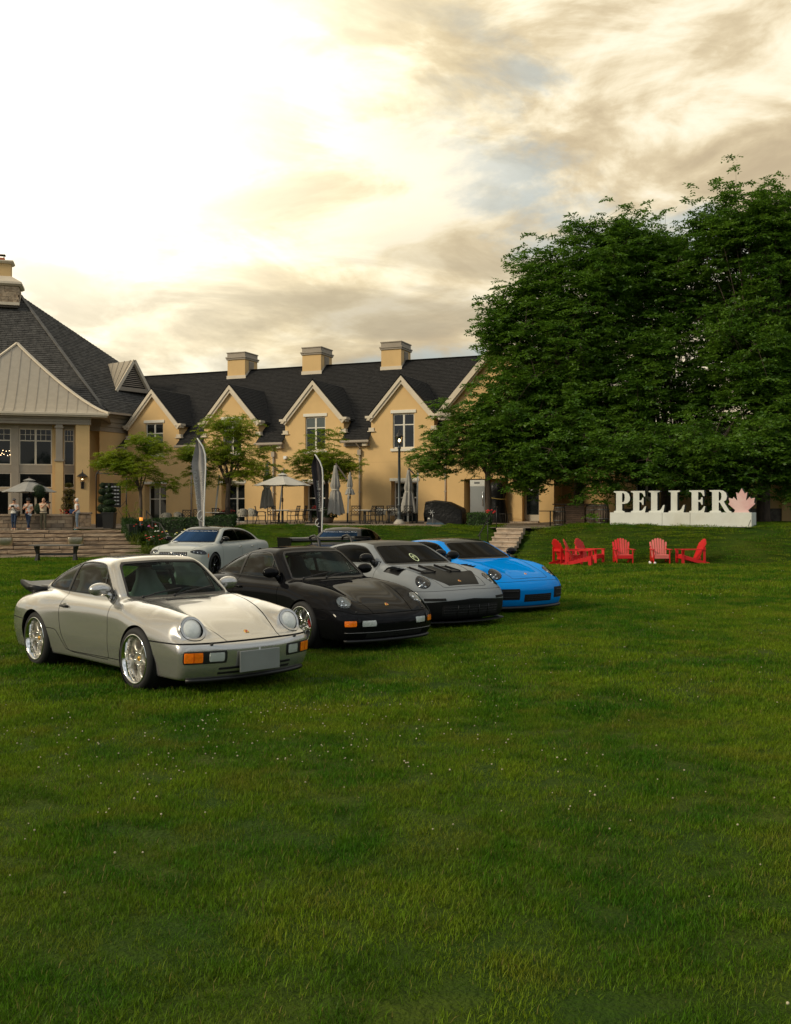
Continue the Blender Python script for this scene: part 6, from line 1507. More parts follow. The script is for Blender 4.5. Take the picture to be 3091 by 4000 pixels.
def locust(name, label, base, th, tr, anchors, m, leaf=.34, pairs=5, ll=.10, lw=.045, pads=(14, 26), padr=(.7, 1.2), seed=1, group=None, lean=(0, 0), fork=.45, vj=.42):
    """honey locust: trunk forking into arching limbs, each ending in flat pads of feathery leaves"""
    r = np.random.default_rng(seed); x, y, z0 = base
    t = thing(name, label, 'tree', base, 0, group); mb = MB(); A = np.array(anchors)-np.array(base)
    zf = th*fork; top = np.array([lean[0], lean[1], zf])
    mb.tube([(0, 0, -.3), (0, 0, .25), tuple(top*.5+np.array([r.normal(0, .04), r.normal(0, .04), 0])), tuple(top)], [tr*1.35, tr, tr*.85, tr*.72], 10)
    k = max(3, min(7, len(A)//8+3)); ang = np.arctan2(A[:, 1], A[:, 0]); order = np.argsort(ang+r.normal(0, .1, len(A))); groups = np.array_split(order, k)
    C, D = [], []
    for g in groups:
        if len(g) == 0: continue
        cen = A[g].mean(0); mid = top+(cen-top)*.55; mid[2] += .12*th; 
        mb.tube([tuple(top*.92), tuple(top+(mid-top)*.5+r.normal(0, .08*tr*4, 3)), tuple(mid)], [tr*.44, tr*.28, tr*.15], 7)
        for j in g:
            a = A[j]; f = r.uniform(.35, 1.0); s = top+(mid-top)*f; c = (s+a)/2; c[2] += .10*np.linalg.norm(a-s)
            mb.tube([tuple(s), tuple(c), tuple(a)], [tr*.11, tr*.07, tr*.025], 5)
            pr = r.uniform(*padr); n = int(r.integers(*pads)); out = unit(np.array([a[0]-top[0]*.0, a[1], 0])+1e-6)
            for _ in range(n):
                q = np.array([r.normal(0, .5), r.normal(0, .5), 0]); l = np.hypot(q[0], q[1]); q = q/max(1, l)*pr; q += out*pr*.25
                p = a+q; p[2] += r.normal(0, vj)*pr*.8-.05*(l*l)*pr
                if r.random() < .35: mb.tube([tuple(a), tuple((a+p)/2+np.array([0, 0, .05])), tuple(p)], [tr*.05+.004, .008, .004], 4, cap=False)
                m_ = int(r.integers(5, 9))
                for _i in range(m_):
                    th_ = r.uniform(0, 2*math.pi); d = np.array([math.cos(th_), math.sin(th_), r.uniform(-.25, .45)])+out*.5; C.append(p); D.append(d)
    obj('trunk', mb, BARK, t, recalc=False)
    C = np.array(C); D = unit(np.array(D)); V, F = compound_leaves(C, D, leaf, pairs, ll, lw, r)
    link('crown', np_mesh('crown', V, F, False), m, t)
    return t
def ell_anchors(r, blobs, n, shell=.55):
    """points in a union of ellipsoids (cx,cy,cz,rx,ry,rz), biased to the outside"""
    P = []; vol = np.array([b[3]*b[4]*b[5] for b in blobs])**.7; vol = vol/vol.sum()
    while len(P) < n:
        b = blobs[r.choice(len(blobs), p=vol)]; d = unit(r.normal(0, 1, 3)); q = (shell+(1-shell)*r.random()**.6) if r.random() < .75 else r.random()**.5
        P.append((b[0]+d[0]*b[3]*q, b[1]+d[1]*b[4]*q, b[2]+d[2]*b[5]*q))
    return P
def trees():
    r = np.random.default_rng(5); g = 'young trees along the patio'
    d = 52.0; x = at(300, d); z = float(terr(x, d))
    locust('locust_tree', 'small feathery tree with yellowing leaves rising from the hedge beside the wide steps', (x, d, z), 4.9, .10, ell_anchors(r, [(x-.1, d, z+3.2, 1.4, 1.2, 1.15), (x+.2, d, z+4.4, .85, .8, .65), (x-1.3, d, z+3.6, .7, .7, .35), (x+1.4, d, z+2.5, .7, .6, .3)], 46, .4), LOCUST_Y, .28, 5, .10, .038, (12, 18), (.45, .7), 21, g, fork=.42)
    d = 53.0; x = at(488, d); z = float(terr(x, d))
    locust('locust_tree', 'small feathery tree with bare twigs behind the taller grey flag', (x, d, z), 6.2, .15, ell_anchors(r, [(x, d, z+3.5, 2.0, 1.5, 1.55), (x+.3, d, z+5.2, 1.3, 1.0, .8), (x-2.0, d, z+3.6, .8, .7, .4), (x+1.5, d, z+3.0, .9, .8, .4)], 64, .4), LOCUST_Y, .30, 5, .10, .040, (12, 18), (.5, .8), 22, g, fork=.36)
    d = 55.0; x = at(697, d); z = float(terr(x, d))
    locust('locust_tree', 'small feathery tree between the two black lettered window bays, spreading over folded umbrellas', (x, d, z), 5.4, .11, ell_anchors(r, [(x-.4, d, z+3.5, 1.5, 1.2, 1.05), (x+1.0, d, z+3.0, 1.2, .9, .5), (x+.1, d, z+4.7, .8, .7, .45), (x-1.3, d, z+3.0, .8, .6, .35)], 42, .4), LOCUST_Y, .28, 5, .10, .038, (12, 18), (.45, .7), 23, g, fork=.42)
    COL.objects[-1]; bpy.data.objects['locust_tree.002']['label'] = 'small feathery tree behind the shorter black flag, spreading over the open umbrella'
    d = 48.0; x = at(1040, d); z = float(terr(x, d))
    locust('locust_tree', 'mid-sized green locust tree in front of the gabled house end, trunk beside the steel fridge', (x, d, z), 6.6, .17, ell_anchors(r, [(x-.6, d, z+3.6, 2.8, 2.0, 1.2), (x-.4, d, z+5.0, 2.0, 1.6, 1.0), (x-2.4, d-.3, z+3.0, 1.2, 1.0, .5), (x+1.8, d-.3, z+3.4, 1.6, 1.3, .9), (x+1.4, d-.6, z+2.5, 1.5, 1.0, .5)], 95, .45), leaf_mat('mid_locust_leaf', (.075, .165, .012), (.13, .235, .018), (.19, .27, .025)), .32, 5, .12, .048, (14, 22), (.6, .95), 24, 'locust trees', fork=.40)
    g2 = 'big dark trees behind the letter sign'
    def big(px, d, label, blobs, n, seed, tr=.30, th=9):
        x = at(px, d); z = float(terr(x, d)); B = []
        for (bx, by, rx, rz, dd) in blobs:
            dd = d+dd; B.append((at(bx, dd), dd, 1.72+(1092-by)*dd/2123, rx*dd/2123, rx*dd/2123*.85, rz*dd/2123))
        locust('big_tree', label, (x, d, z), th, tr, ell_anchors(r, B, n, .6), LOCUST, .46, 4, .18, .085, (17, 27), (.75, 1.3), seed, g2, fork=.33, vj=.75)
    big(1235, 50, 'leftmost of the big dark trees, its low limbs brushing the yellow gable', [(1225, 625, 115, 115, 0), (1165, 745, 115, 115, -1), (1145, 885, 115, 110, -1.5), (1260, 800, 110, 140, 1), (1220, 965, 140, 75, -3), (1285, 545, 75, 75, 0), (1090, 695, 48, 52, 0)], 205, 31)
    big(1420, 51, 'middle one of the big dark trees, low boughs hanging over the white letters', [(1385, 610, 105, 125, 0), (1330, 530, 55, 50, 0), (1440, 760, 120, 150, 0), (1350, 850, 130, 120, -2), (1380, 980, 130, 55, -5.5), (1490, 960, 130, 60, -5), (1420, 525, 62, 52, 1)], 175, 32)
    big(1628, 49, 'rightmost tall dark tree with its forked trunk showing against the sky', [(1570, 575, 100, 120, 0), (1540, 465, 52, 55, 0), (1630, 495, 85, 80, 0), (1640, 640, 130, 150, 1), (1580, 720, 90, 90, -1), (1680, 820, 90, 120, 0), (1560, 860, 80, 80, -2), (1640, 880, 90, 80, -2.5), (1600, 760, 90, 70, -2), (1600, 985, 120, 60, -4.5), (1672, 455, 45, 50, 0)], 200, 33, .34, 10)
    big(1790, 52, 'farthest right big dark tree standing half outside the picture', [(1770, 560, 120, 170, 0), (1800, 760, 120, 200, 0), (1760, 950, 120, 80, -2), (1725, 440, 45, 55, 0), (1720, 700, 80, 150, -2)], 110, 34)
trees()
def box_leaves(mb_pts, size, r, n, thick=.05):
    pass
def leaf_cloud(P, N, size, r, flat=.7):
    """small rhombic leaves at points P facing roughly along N"""
    n = len(P); Z = unit(N+r.normal(0, flat, (n, 3))); a = unit(np.cross(Z, r.normal(0, 1, (n, 3)))); b = np.cross(Z, a); s = size*r.uniform(.6, 1.3, (n, 1))
    V = np.stack([P-a*s*.9, P+b*s*.5, P+a*s*.9, P-b*s*.5], 1).reshape(-1, 3); return V, np.arange(4*n).reshape(-1, 4)
def hedge(name, label, path, w, h, z0f, m=HEDGE, dens=900, size=.035, seed=1, cat='hedge', group=None, rough=.035):
    """clipped hedge along a ground path"""
    r = np.random.default_rng(seed); P, N = [], []; core = MB()
    for (p, q) in zip(path[:-1], path[1:]):
        p, q = np.array(p), np.array(q); L = np.linalg.norm(q-p); d = (q-p)/L; s = np.array([d[1], -d[0]])
        n = int(dens*L*(w+2*h)); u = r.random(n)*L; k = r.random(n)*(w+2*h); f1 = k < h; f2 = k > h+w
        off = np.where(f1, -w/2, np.where(f2, w/2, k-h-w/2)); zz = np.where(f1, k, np.where(f2, k-h-w, h)); nx = np.where(f1, -1, np.where(f2, 1, 0))
        xy = p+np.outer(u, d)+np.outer(off, s); zb = z0f(xy[:, 0], xy[:, 1]); bump = np.sin(u*2.1+seed)*.03+np.sin(u*5.3)*.02
        P.append(np.c_[xy, zb+zz+bump*(zz > h*.5)]+r.normal(0, rough, (n, 3))); N.append(np.c_[np.outer(nx, s), np.where(nx == 0, 1, .15)])
        for sd in (-1, 1):
            n2 = int(dens*w*h); xy = (p if sd < 0 else q)+np.outer((r.random(n2)-.5)*w, s); P.append(np.c_[xy, z0f(xy[:, 0], xy[:, 1])+r.random(n2)*h]+r.normal(0, rough, (n2, 3))); N.append(np.tile(np.r_[d*sd, .1], (n2, 1)))
        zc = float(z0f(*((p+q)/2))); M = Matrix.Translation((*((p+q)/2), 0)) @ rotz(math.atan2(d[1], d[0])); core.box((-L/2+.03, -w/2+.05, zc-.4), (L/2-.03, w/2-.05, zc+h-.06), M)
    t = thing(name, label, cat, (0, 0, 0), 0, group)
    V, F = leaf_cloud(np.concatenate(P), np.concatenate(N), size, r); link('foliage', np_mesh('foliage', V, F, False), m, t)
    obj('twig_core', core, mat('twig_dark', (.012, .018, .008), .95), t); return t
def flower_dots(name, pts, cols, size, parent, r, m_stem=None):
    by = {}
    for p, c in zip(pts, cols): by.setdefault(c, []).append(p)
    for c, ps in by.items():
        mb = MB()
        for p in ps:
            for k in range(5):
                a = k*2*math.pi/5+r.random(); mb.ball((p[0]+size*.45*math.cos(a), p[1]+size*.45*math.sin(a), p[2]), size*.55, 6, 4, (1, 1, .55))
            mb.ball((p[0], p[1], p[2]+size*.2), size*.4, 6, 4)
        o = obj(name, mb, mat('petal_'+c, PETAL[c], .6), parent, recalc=False); o['kind'] = 'stuff'
PETAL = dict(white=(.75, .72, .62), yellow=(.70, .60, .12), pink=(.60, .12, .42), red=(.55, .02, .02), coral=(.70, .16, .10), scarlet=(.50, .035, .015))
def garden():
    gzf = lambda x, y: gz(x, y)
    # clipped hedges
    a, b = (at(270, 50.6), 50.6), (at(500, 49.6), 49.6)
    hedge('clipped_hedge', 'long dark clipped hedge at the patio edge between the wide steps and the patio chairs', [a, (at(400, 49.9), 49.9), b], .8, .52, lambda x, y: terr(x, y), seed=3)
    hedge('clipped_hedge', 'low rounded hedge strip sloping behind the bonnet of the pale grey saloon', [(at(345, 47.3), 47.3), (at(400, 46.6), 46.6), (at(470, 47.4), 47.4)], .55, .45, gzf, seed=4)
    hedge('clipped_hedge', 'dark hedge end running down beside the wide steps', [(at(272, 50.3), 50.3), (at(286, 48.6), 48.6)], .55, .55, gzf, seed=14)
    hedge('clipped_hedge', 'small box hedge with red geraniums beside the narrow concrete steps', [(at(1000, 46.8), 46.8), (at(1046, 46.6), 46.6)], .8, .62, lambda x, y: terr(x, y), leaf_mat('box_leaf', (.035, .085, .012), (.05, .11, .018), None, .2), seed=5)
    r = np.random.default_rng(9)
    # roses
    labs = ['rose bush dotted with white and yellow blooms behind the pale grey saloon', 'rose bush with pink and coral blooms nearer the garden lantern', 'rose bush with mostly white blooms under the grey flag', 'rose bush with red blooms left of the pale grey saloon roof']
    for i, (px, d, cs) in enumerate([(372, 48.2, ['white', 'yellow', 'white']), (335, 48.6, ['pink', 'coral', 'white']), (405, 48.4, ['white', 'white', 'yellow']), (440, 48.4, ['red', 'white', 'white', 'yellow'])]):
        x = at(px, d); z = float(gz(x, d)); t = thing('rose_bush', labs[i], 'rose bush', (x, d, z), 0, 'rose bushes')
        n = 900; q = r.normal(0, 1, (n, 3)); q = unit(q)*r.random((n, 1))**.4*np.array([.62, .5, .52])+np.array([0, 0, .55]); V, F = leaf_cloud(q, unit(q-np.array([0, 0, .4])), .045, r, 1.0)
        link('foliage', np_mesh('foliage', V, F, False), leaf_mat('rose_leaf_%s' % 'abcd'[i], (.03, .07, .012), (.06, .12, .02), None, .25), t)
        mb = MB()
        for k in range(9): a = r.uniform(0, 6.28); mb.tube([(0, 0, -.1), (.2*math.cos(a), .2*math.sin(a), .4), (.4*math.cos(a), .4*math.sin(a), .85)], [.012, .009, .005], 5)
        obj('stems', mb, BARK, t)
        fp = []; fc = []
        for k in range(9):
            a = r.uniform(-math.pi, 0); rr = r.uniform(.2, .6); fp.append((rr*math.cos(a), rr*math.sin(a)-.05, r.uniform(.45, 1.1))); fc.append(random.choice(cs))
        flower_dots('rose_bloom', fp, fc, .065, t, r)
    # daylilies: arching strap leaves with red flowers
    labs = ['daylily clump with red flowers at the foot of the wide steps', 'daylily clump with scarlet blooms beside the black handrail', 'yellowing daylily clump at the lawn edge near the pale grey saloon', 'tall daylily clump behind the garden lantern post']
    for i, (px, d) in enumerate([(312, 47.6), (292, 48.6), (338, 47.2), (322, 48.9)]):
        x = at(px, d); z = float(gz(x, d)); t = thing('daylily', labs[i], 'plant', (x, d, z), 0, 'daylily clumps'); mb = MB()
        for k in range(120):
            a = r.uniform(0, 2*math.pi); L = r.uniform(.5, .95); b0 = np.array([r.normal(0, .12), r.normal(0, .12), -.05]); dr = np.array([math.cos(a), math.sin(a), 0]); sd = np.array([-dr[1], dr[0], 0])*.016; pts = []
            bend = r.uniform(.5, 1.3)
            for u in (0, .35, .7, 1): pts.append(b0+dr*L*.55*bend*u**1.5+np.array([0, 0, L*(u-.45*bend*u**2.6)]))
            o = len(mb.v)
            for u, p in zip((1, 1, .8, .1), pts): mb.v += [tuple(p-sd*u), tuple(p+sd*u)]
            for u in range(3): mb.f.append((o+2*u, o+2*u+1, o+2*u+3, o+2*u+2)); mb.sm.append(True)
        obj('strap_leaves', mb, leaf_mat('daylily_leaf_%s' % 'abcd'[i], (.07, .13, .02), (.16, .20, .03), (.30, .26, .06), .35), t, recalc=False)['kind'] = 'stuff'
        st = MB(); fp = []
        for k in range(4):
            a = r.uniform(0, 6.28); p = (r.uniform(.1, .45)*math.cos(a), r.uniform(.1, .45)*math.sin(a), r.uniform(.75, 1.05)); st.tube([(p[0]*.2, p[1]*.2, 0), p], [.008, .005], 4); fp.append(p)
        obj('flower_stems', st, HEDGE, t); flower_dots('lily_flower', fp, [random.choice(['scarlet', 'scarlet', 'red']) for _ in fp], .05, t, r)
    # shrub with sparse leaves left of the small tree
    x, d = at(283, 50.9), 50.9; z = float(terr(x, d)); t = thing('sparse_shrub', 'thin leggy shrub with few leaves rising above the hedge by the handrail', 'shrub', (x, d, z)); mb = MB(); C = []; Dd = []
    for k in range(9):
        a = r.uniform(0, 6.28); tip = np.array([.55*math.cos(a), .4*math.sin(a), r.uniform(.9, 1.55)]); mb.tube([(0, 0, 0), tuple(tip*np.array([.4, .4, .6])), tuple(tip)], [.012, .008, .003], 5)
        for q in range(7): u = r.uniform(.5, 1); C.append(tip*u); Dd.append(r.normal(0, 1, 3))
    V, F = compound_leaves(np.array(C), unit(np.array(Dd)), .16, 3, .075, .035, r); obj('stems', mb, BARK, t); link('foliage', np_mesh('foliage', V, F, False), LOCUST_Y, t)
    # topiaries in pots
    def topiary(name, label, x, d, balls, pot, kind='pot'):
        z = float(terr(x, d)); t = thing(name, label, 'topiary', (x, d, z), 0, 'potted topiaries'); P = []; N = []; core = MB()
        for (bx, bz, rr, sq) in balls:
            n = int(2600*rr*rr*4); q = unit(r.normal(0, 1, (n, 3))); P.append(q*np.array([rr, rr, rr*sq])*r.uniform(.93, 1.04, (n, 1))+np.array([bx, 0, bz])); N.append(q); core.ball((bx, 0, bz), rr*.9, 12, 8, (1, 1, sq))
        V, F = leaf_cloud(np.concatenate(P), np.concatenate(N), .028, r, .5); link('foliage', np_mesh('foliage', V, F, False), leaf_mat('topiary_leaf_'+kind, (.014, .04, .008), (.025, .06, .012), None, .15), t)
        obj('stem_core', core, mat('twig_dark', (.012, .018, .008), .95), t); mb = MB(); w, h = pot; mb.add([(-w*.42, -w*.42, 0), (w*.42, -w*.42, 0), (w*.42, w*.42, 0), (-w*.42, w*.42, 0), (-w*.5, -w*.5, h), (w*.5, -w*.5, h), (w*.5, w*.5, h), (-w*.5, w*.5, h)], [(0, 3, 2, 1), (0, 1, 5, 4), (1, 2, 6, 5), (2, 3, 7, 6), (3, 0, 4, 7), (4, 5, 6, 7)]); mb.box((-w*.54, -w*.54, h), (w*.54, w*.54, h+.07)); obj('planter', mb, mat('black_planter', (.012, .012, .011), .5), t, bevel=.01); return t
    topiary('topiary', 'stacked disc topiary in a tapered black planter beside the hall corner', at(234, 53.5), 53.5, [(0, .98, .38, .5), (0, 1.38, .34, .5), (0, 1.75, .26, .55), (0, 2.05, .19, .8), (0, 2.3, .10, 1.2)], (.62, .78))
    topiary('topiary', 'slim ball topiary standing behind the stacked disc one', at(219, 55.2), 55.2, [(0, 1.05, .30, .9), (0, 1.55, .26, .9), (0, 1.98, .22, .9), (0, 2.33, .17, .95)], (.55, .7), 'ball')
    topiary('topiary', 'bushy two-tier topiary between the people and the glass doors', at(85, 52.6), 52.6, [(0, 1.05, .30, 1.0), (-.03, 1.95, .34, 1.15)], (.5, .62), 'door')
    # flowering pot by the slim pier
    x, d = at(148, 53.2), 53.2; z = float(terr(x, d)); t = thing('flower_pot', 'tall potted mum tower with red geraniums at its foot behind the white-haired woman', 'plant pot', (x, d, z)); P = []
    for bz, rr in ((1.15, .42), (1.55, .38), (1.95, .30), (2.3, .22)): n = 420; q = unit(r.normal(0, 1, (n, 3))); P.append(q*np.array([rr, rr, rr*.5])+np.array([0, 0, bz]))
    V, F = leaf_cloud(np.concatenate(P), np.concatenate(P)*0+np.array([0, 0, 1]), .045, r, 1); link('foliage', np_mesh('foliage', V, F, False), leaf_mat('mum_leaf', (.06, .07, .012), (.16, .11, .02), (.22, .13, .03), .3), t)
    flower_dots('geranium', [(r.uniform(-.45, .45), r.uniform(-.35, -.1), r.uniform(.75, 1.0)) for _ in range(16)], ['red']*16, .06, t, r)
    mb = MB(); mb.lathe([(0, 0), (.22, 0), (.34, .62), (.37, .64), (.37, .72), (.30, .72), (.28, .66), (0, .66)], 20); obj('pot', mb, STONE3, t)
    x, d = at(1049, 46.5), 46.5; z = float(terr(x, d)); t = thing('geranium', 'red geranium bloom on top of the small box hedge', 'flower', (x, d, z)); flower_dots('geranium_bloom', [(r.uniform(-.22, .22), r.uniform(-.3, .2), r.uniform(.62, .80)) for _ in range(9)], ['red']*9, .07, t, r)
    st = MB()
    for k in range(6): a = k*1.05; st.tube([(0, 0, .1), (.15*math.cos(a), .15*math.sin(a), .68)], .008, 4)
    obj('stems', st, HEDGE, t)
    x, d = at(690, 54.0), 54.0; z = float(terr(x, d)); t = thing('flower_planter', 'round green planter shrub with red flowers behind the shorter black flag', 'planter', (x, d, z)); q = unit(r.normal(0, 1, (1500, 3))); q[:, 2] = np.abs(q[:, 2]); Pq = q*np.array([.75, .6, .5])+np.array([0, 0, .3]); V, F = leaf_cloud(Pq, q, .05, r); link('foliage', np_mesh('foliage', V, F, False), HEDGE, t)
    flower_dots('geranium_bloom', [(r.uniform(-.6, .6), r.uniform(-.4, 0), r.uniform(.72, .92)) for _ in range(12)], ['red']*12, .07, t, r); mb = MB(); mb.lathe([(0, 0), (.5, 0), (.62, .34), (0, .34)], 20); obj('pot', mb, STONE3, t)
    x, d = at(507, 54.5), 54.5; z = float(terr(x, d)); t = thing('flower_planter', 'red geranium planter behind the long hedge under the tree', 'planter', (x-.6, d, z)); Pq = q*np.array([.6, .4, .4])+np.array([0, 0, .35]); V, F = leaf_cloud(Pq, q, .05, r); link('foliage', np_mesh('foliage', V, F, False), HEDGE, t); flower_dots('geranium_bloom', [(r.uniform(-.5, .5), r.uniform(-.3, 0), r.uniform(.6, .8)) for _ in range(12)], ['red']*12, .08, t, r)
    # far-off wood behind the viewer (seen mirrored in the paintwork and windows)
    P = []; 
    for k in range(170):
        a = math.radians(r.uniform(150, 400)); R = r.uniform(75, 105); c = np.array([R*math.cos(a), R*math.sin(a)-5, 0])
        if c[1] > 10: continue
        n = 60; hh = r.uniform(7, 13); q = unit(r.normal(0, 1, (n, 3)))*np.array([4.5, 4.5, hh*.55])*r.uniform(.6, 1, (n, 1)); P.append(q+c+np.array([0, 0, hh*.5]))
    P = np.concatenate(P); V, F = leaf_cloud(P, P*0+np.array([0, 0, 1.0]), 1.5, r, 2.0); o = link('far_wood', np_mesh('far_wood', V, F, False), leaf_mat('far_wood_leaf', (.02, .045, .008), (.035, .065, .012), None, .1)); tag(o, kind='stuff')
garden()

# ---------------------------------------------------------------- mown grass
def grass_proto(rad, n, hmin, hmax, w, seed, segs=2):
    r = np.random.default_rng(seed); V, F, tone = [], [], []
    for k in range(n):
        q = rad*math.sqrt(r.random()); a = r.uniform(0, 6.283); p = np.array([q*math.cos(a), q*math.sin(a), -.01]); d = r.uniform(0, 6.283); dr = np.array([math.cos(d), math.sin(d), 0]); sd = np.array([-dr[1], dr[0], 0])*w*r.uniform(.7, 1.2)/2
        h = r.uniform(hmin, hmax); lean = r.uniform(.15, 1.15); o = len(V)
        V += [p-sd, p+sd, p+dr*h*lean*.4+np.array([0, 0, h*.62])-sd*.8, p+dr*h*lean*.4+np.array([0, 0, h*.62])+sd*.8, p+dr*h*lean+np.array([0, 0, h])]
        F += [(o, o+1, o+3), (o, o+3, o+2), (o+2, o+3, o+4)]; tone += [r.random()]*3
    me = np_mesh('grass_tuft', np.array(V), np.array(F), False); at_ = me.attributes.new('tone', 'FLOAT', 'FACE'); at_.data.foreach_set('value', np.array(tone, np.float32)); return me
def grass_material():
    m = bpy.data.materials.new('grass_blade'); m.use_nodes = True; T = NT(m.node_tree); pos = T.n('ShaderNodeNewGeometry').outputs['Position']; tn = T.n('ShaderNodeAttribute', attribute_name='tone').outputs['Fac']
    n1 = T.n('ShaderNodeTexNoise', {'Vector': pos, 'Scale': .42, 'Detail': 8.0, 'Roughness': .66}).outputs[0]; n2 = T.n('ShaderNodeTexNoise', {'Vector': pos, 'Scale': 1.5, 'Detail': 5.0, 'Roughness': .6, 'Distortion': .4}).outputs[0]
    c = T.mix(T.mapr(n1, .40, .60), (.042, .128, .004, 1), (.138, .215, .008, 1)); c = T.mix(T.mapr(n2, .46, .70, 0, .55), c, (.175, .165, .018, 1)); c = T.mix(T.mapr(n2, .47, .33, 0, .6), c, (.016, .070, .003, 1))
    v = T.math('MULTIPLY_ADD', tn, 1.0, .5); c = T.n('ShaderNodeVectorMath', {0: c, 'Scale': v}, operation='SCALE').outputs[0]
    c = T.mix(T.mapr(tn, .93, .98), c, (.20, .17, .045, 1))
    d = T.n('ShaderNodeBsdfDiffuse', {'Color': c}); t = T.n('ShaderNodeBsdfTranslucent', {'Color': c}); g = T.n('ShaderNodeBsdfGlossy', {'Color': (.8, .9, .7, 1), 'Roughness': .42})
    mx = T.n('ShaderNodeMixShader', {0: .3, 1: d.outputs[0], 2: t.outputs[0]}); m2 = T.n('ShaderNodeMixShader', {0: .008, 1: mx.outputs[0], 2: g.outputs[0]}); T.n('ShaderNodeOutputMaterial', {0: m2.outputs[0]}); return m
def scatter(name, pts, protos, smin_, smax_, m, seed, tilt=.12):
    me = bpy.data.meshes.new(name); me.from_pydata([tuple(p) for p in pts], [], []); o = bpy.data.objects.new(name, me); COL.objects.link(o)
    pc = bpy.data.collections.new(name+'_tufts')
    for p in protos:
        p.materials.append(m); pc.objects.link(bpy.data.objects.new('tuft', p))
    ng = bpy.data.node_groups.new(name, 'GeometryNodeTree'); ng.interface.new_socket('Geometry', in_out='INPUT', socket_type='NodeSocketGeometry'); ng.interface.new_socket('Geometry', in_out='OUTPUT', socket_type='NodeSocketGeometry')
    N = ng.nodes; L = ng.links; gi = N.new('NodeGroupInput'); go = N.new('NodeGroupOutput'); ip = N.new('GeometryNodeInstanceOnPoints'); ci = N.new('GeometryNodeCollectionInfo'); ci.inputs[0].default_value = pc; ci.inputs[1].default_value = True; ci.inputs[2].default_value = True
    ro = N.new('FunctionNodeRandomValue'); ro.data_type = 'FLOAT_VECTOR'; ro.inputs[0].default_value = (-tilt, -tilt, 0); ro.inputs[1].default_value = (tilt, tilt, 6.2832); ro.inputs['Seed'].default_value = seed
    sc = N.new('FunctionNodeRandomValue'); sc.data_type = 'FLOAT'; sc.inputs[2].default_value = smin_; sc.inputs[3].default_value = smax_; sc.inputs['Seed'].default_value = seed+7
    L.new(gi.outputs[0], ip.inputs['Points']); L.new(ci.outputs[0], ip.inputs['Instance']); ip.inputs['Pick Instance'].default_value = True; L.new(ro.outputs[0], ip.inputs['Rotation']); L.new(sc.outputs[1], ip.inputs['Scale']); L.new(ip.outputs[0], go.inputs[0])
    md = o.modifiers.new('scatter', 'NODES'); md.node_group = ng; return tag(o, kind='stuff')
def lawn_grass():
    r = np.random.default_rng(3); gm = grass_material()
    def pts(y0, y1, n, m=2.2, k=.50):
        y = np.sqrt(r.random(int(n*2))*(y1**2-y0**2)+y0**2); x = (r.random(len(y))*2-1)*(k*y+m); s = ~(on_terrace(x, y) & (y > 40)) & ~in_left_steps(x, y, .15) & ~in_right_steps(x, y, .12) & ((y-crest_y(x)) < 7)
        x, y = x[s][:n], y[s][:n]; return np.c_[x, y, gz(x, y)]
    scatter('grass_near', pts(2.2, 9.0, 5200), [grass_proto(.13, 210, .014, .040, .0031, 10+i) for i in range(5)], .75, 1.25, gm, 1)
    scatter('grass_middle', pts(8.5, 22.0, 9500), [grass_proto(.24, 240, .016, .045, .0056, 20+i) for i in range(5)], .8, 1.25, gm, 2)
    scatter('grass_far', pts(21.0, 52.0, 9500), [grass_proto(.52, 240, .022, .060, .0125, 30+i) for i in range(4)], .8, 1.25, gm, 3)
    mb = MB(); n = 0
    P = pts(4.5, 13, 330, 1.5, .45); 
    P2_ = pts(13, 34, 700, 1.5, .45); C1 = r.normal(0, 1, (300, 2))*np.array([1.6, 1.2])+np.array([-1.2, 7.5]); C2 = r.normal(0, 1, (260, 2))*np.array([3, 2.0])+np.array([3.0, 24]); A = np.concatenate([P[:, :2], P2_[:, :2], C1, C2])
    nz = np.sin(A[:, 0]*1.3+2)*np.sin(A[:, 1]*.9+A[:, 0]*.4); A = A[(nz > -.25) | (r.random(len(A)) < .3)]
    for (x, y) in A:
        if y < 3 or (-4.5 < x < 2.6 and 9.3+ (x+2.6)*.0 < y < 21 and abs((x+2.65)-(y-10.8)*.47) < 2.6): continue
        z = float(gz(x, y)); s = r.uniform(.004, .0075)*(1 if y < 13 else 1.5); h = r.uniform(.02, .04)
        mb.ball((x, y, z+h), s, 6, 4, (1, 1, .85)); pass
    o = obj('clover_flowers', mb, mat('clover_white', (.42, .36, .25), .8, var=.35, vscale=2.0, mapobj=False), recalc=False); tag(o, kind='stuff')
lawn_grass()
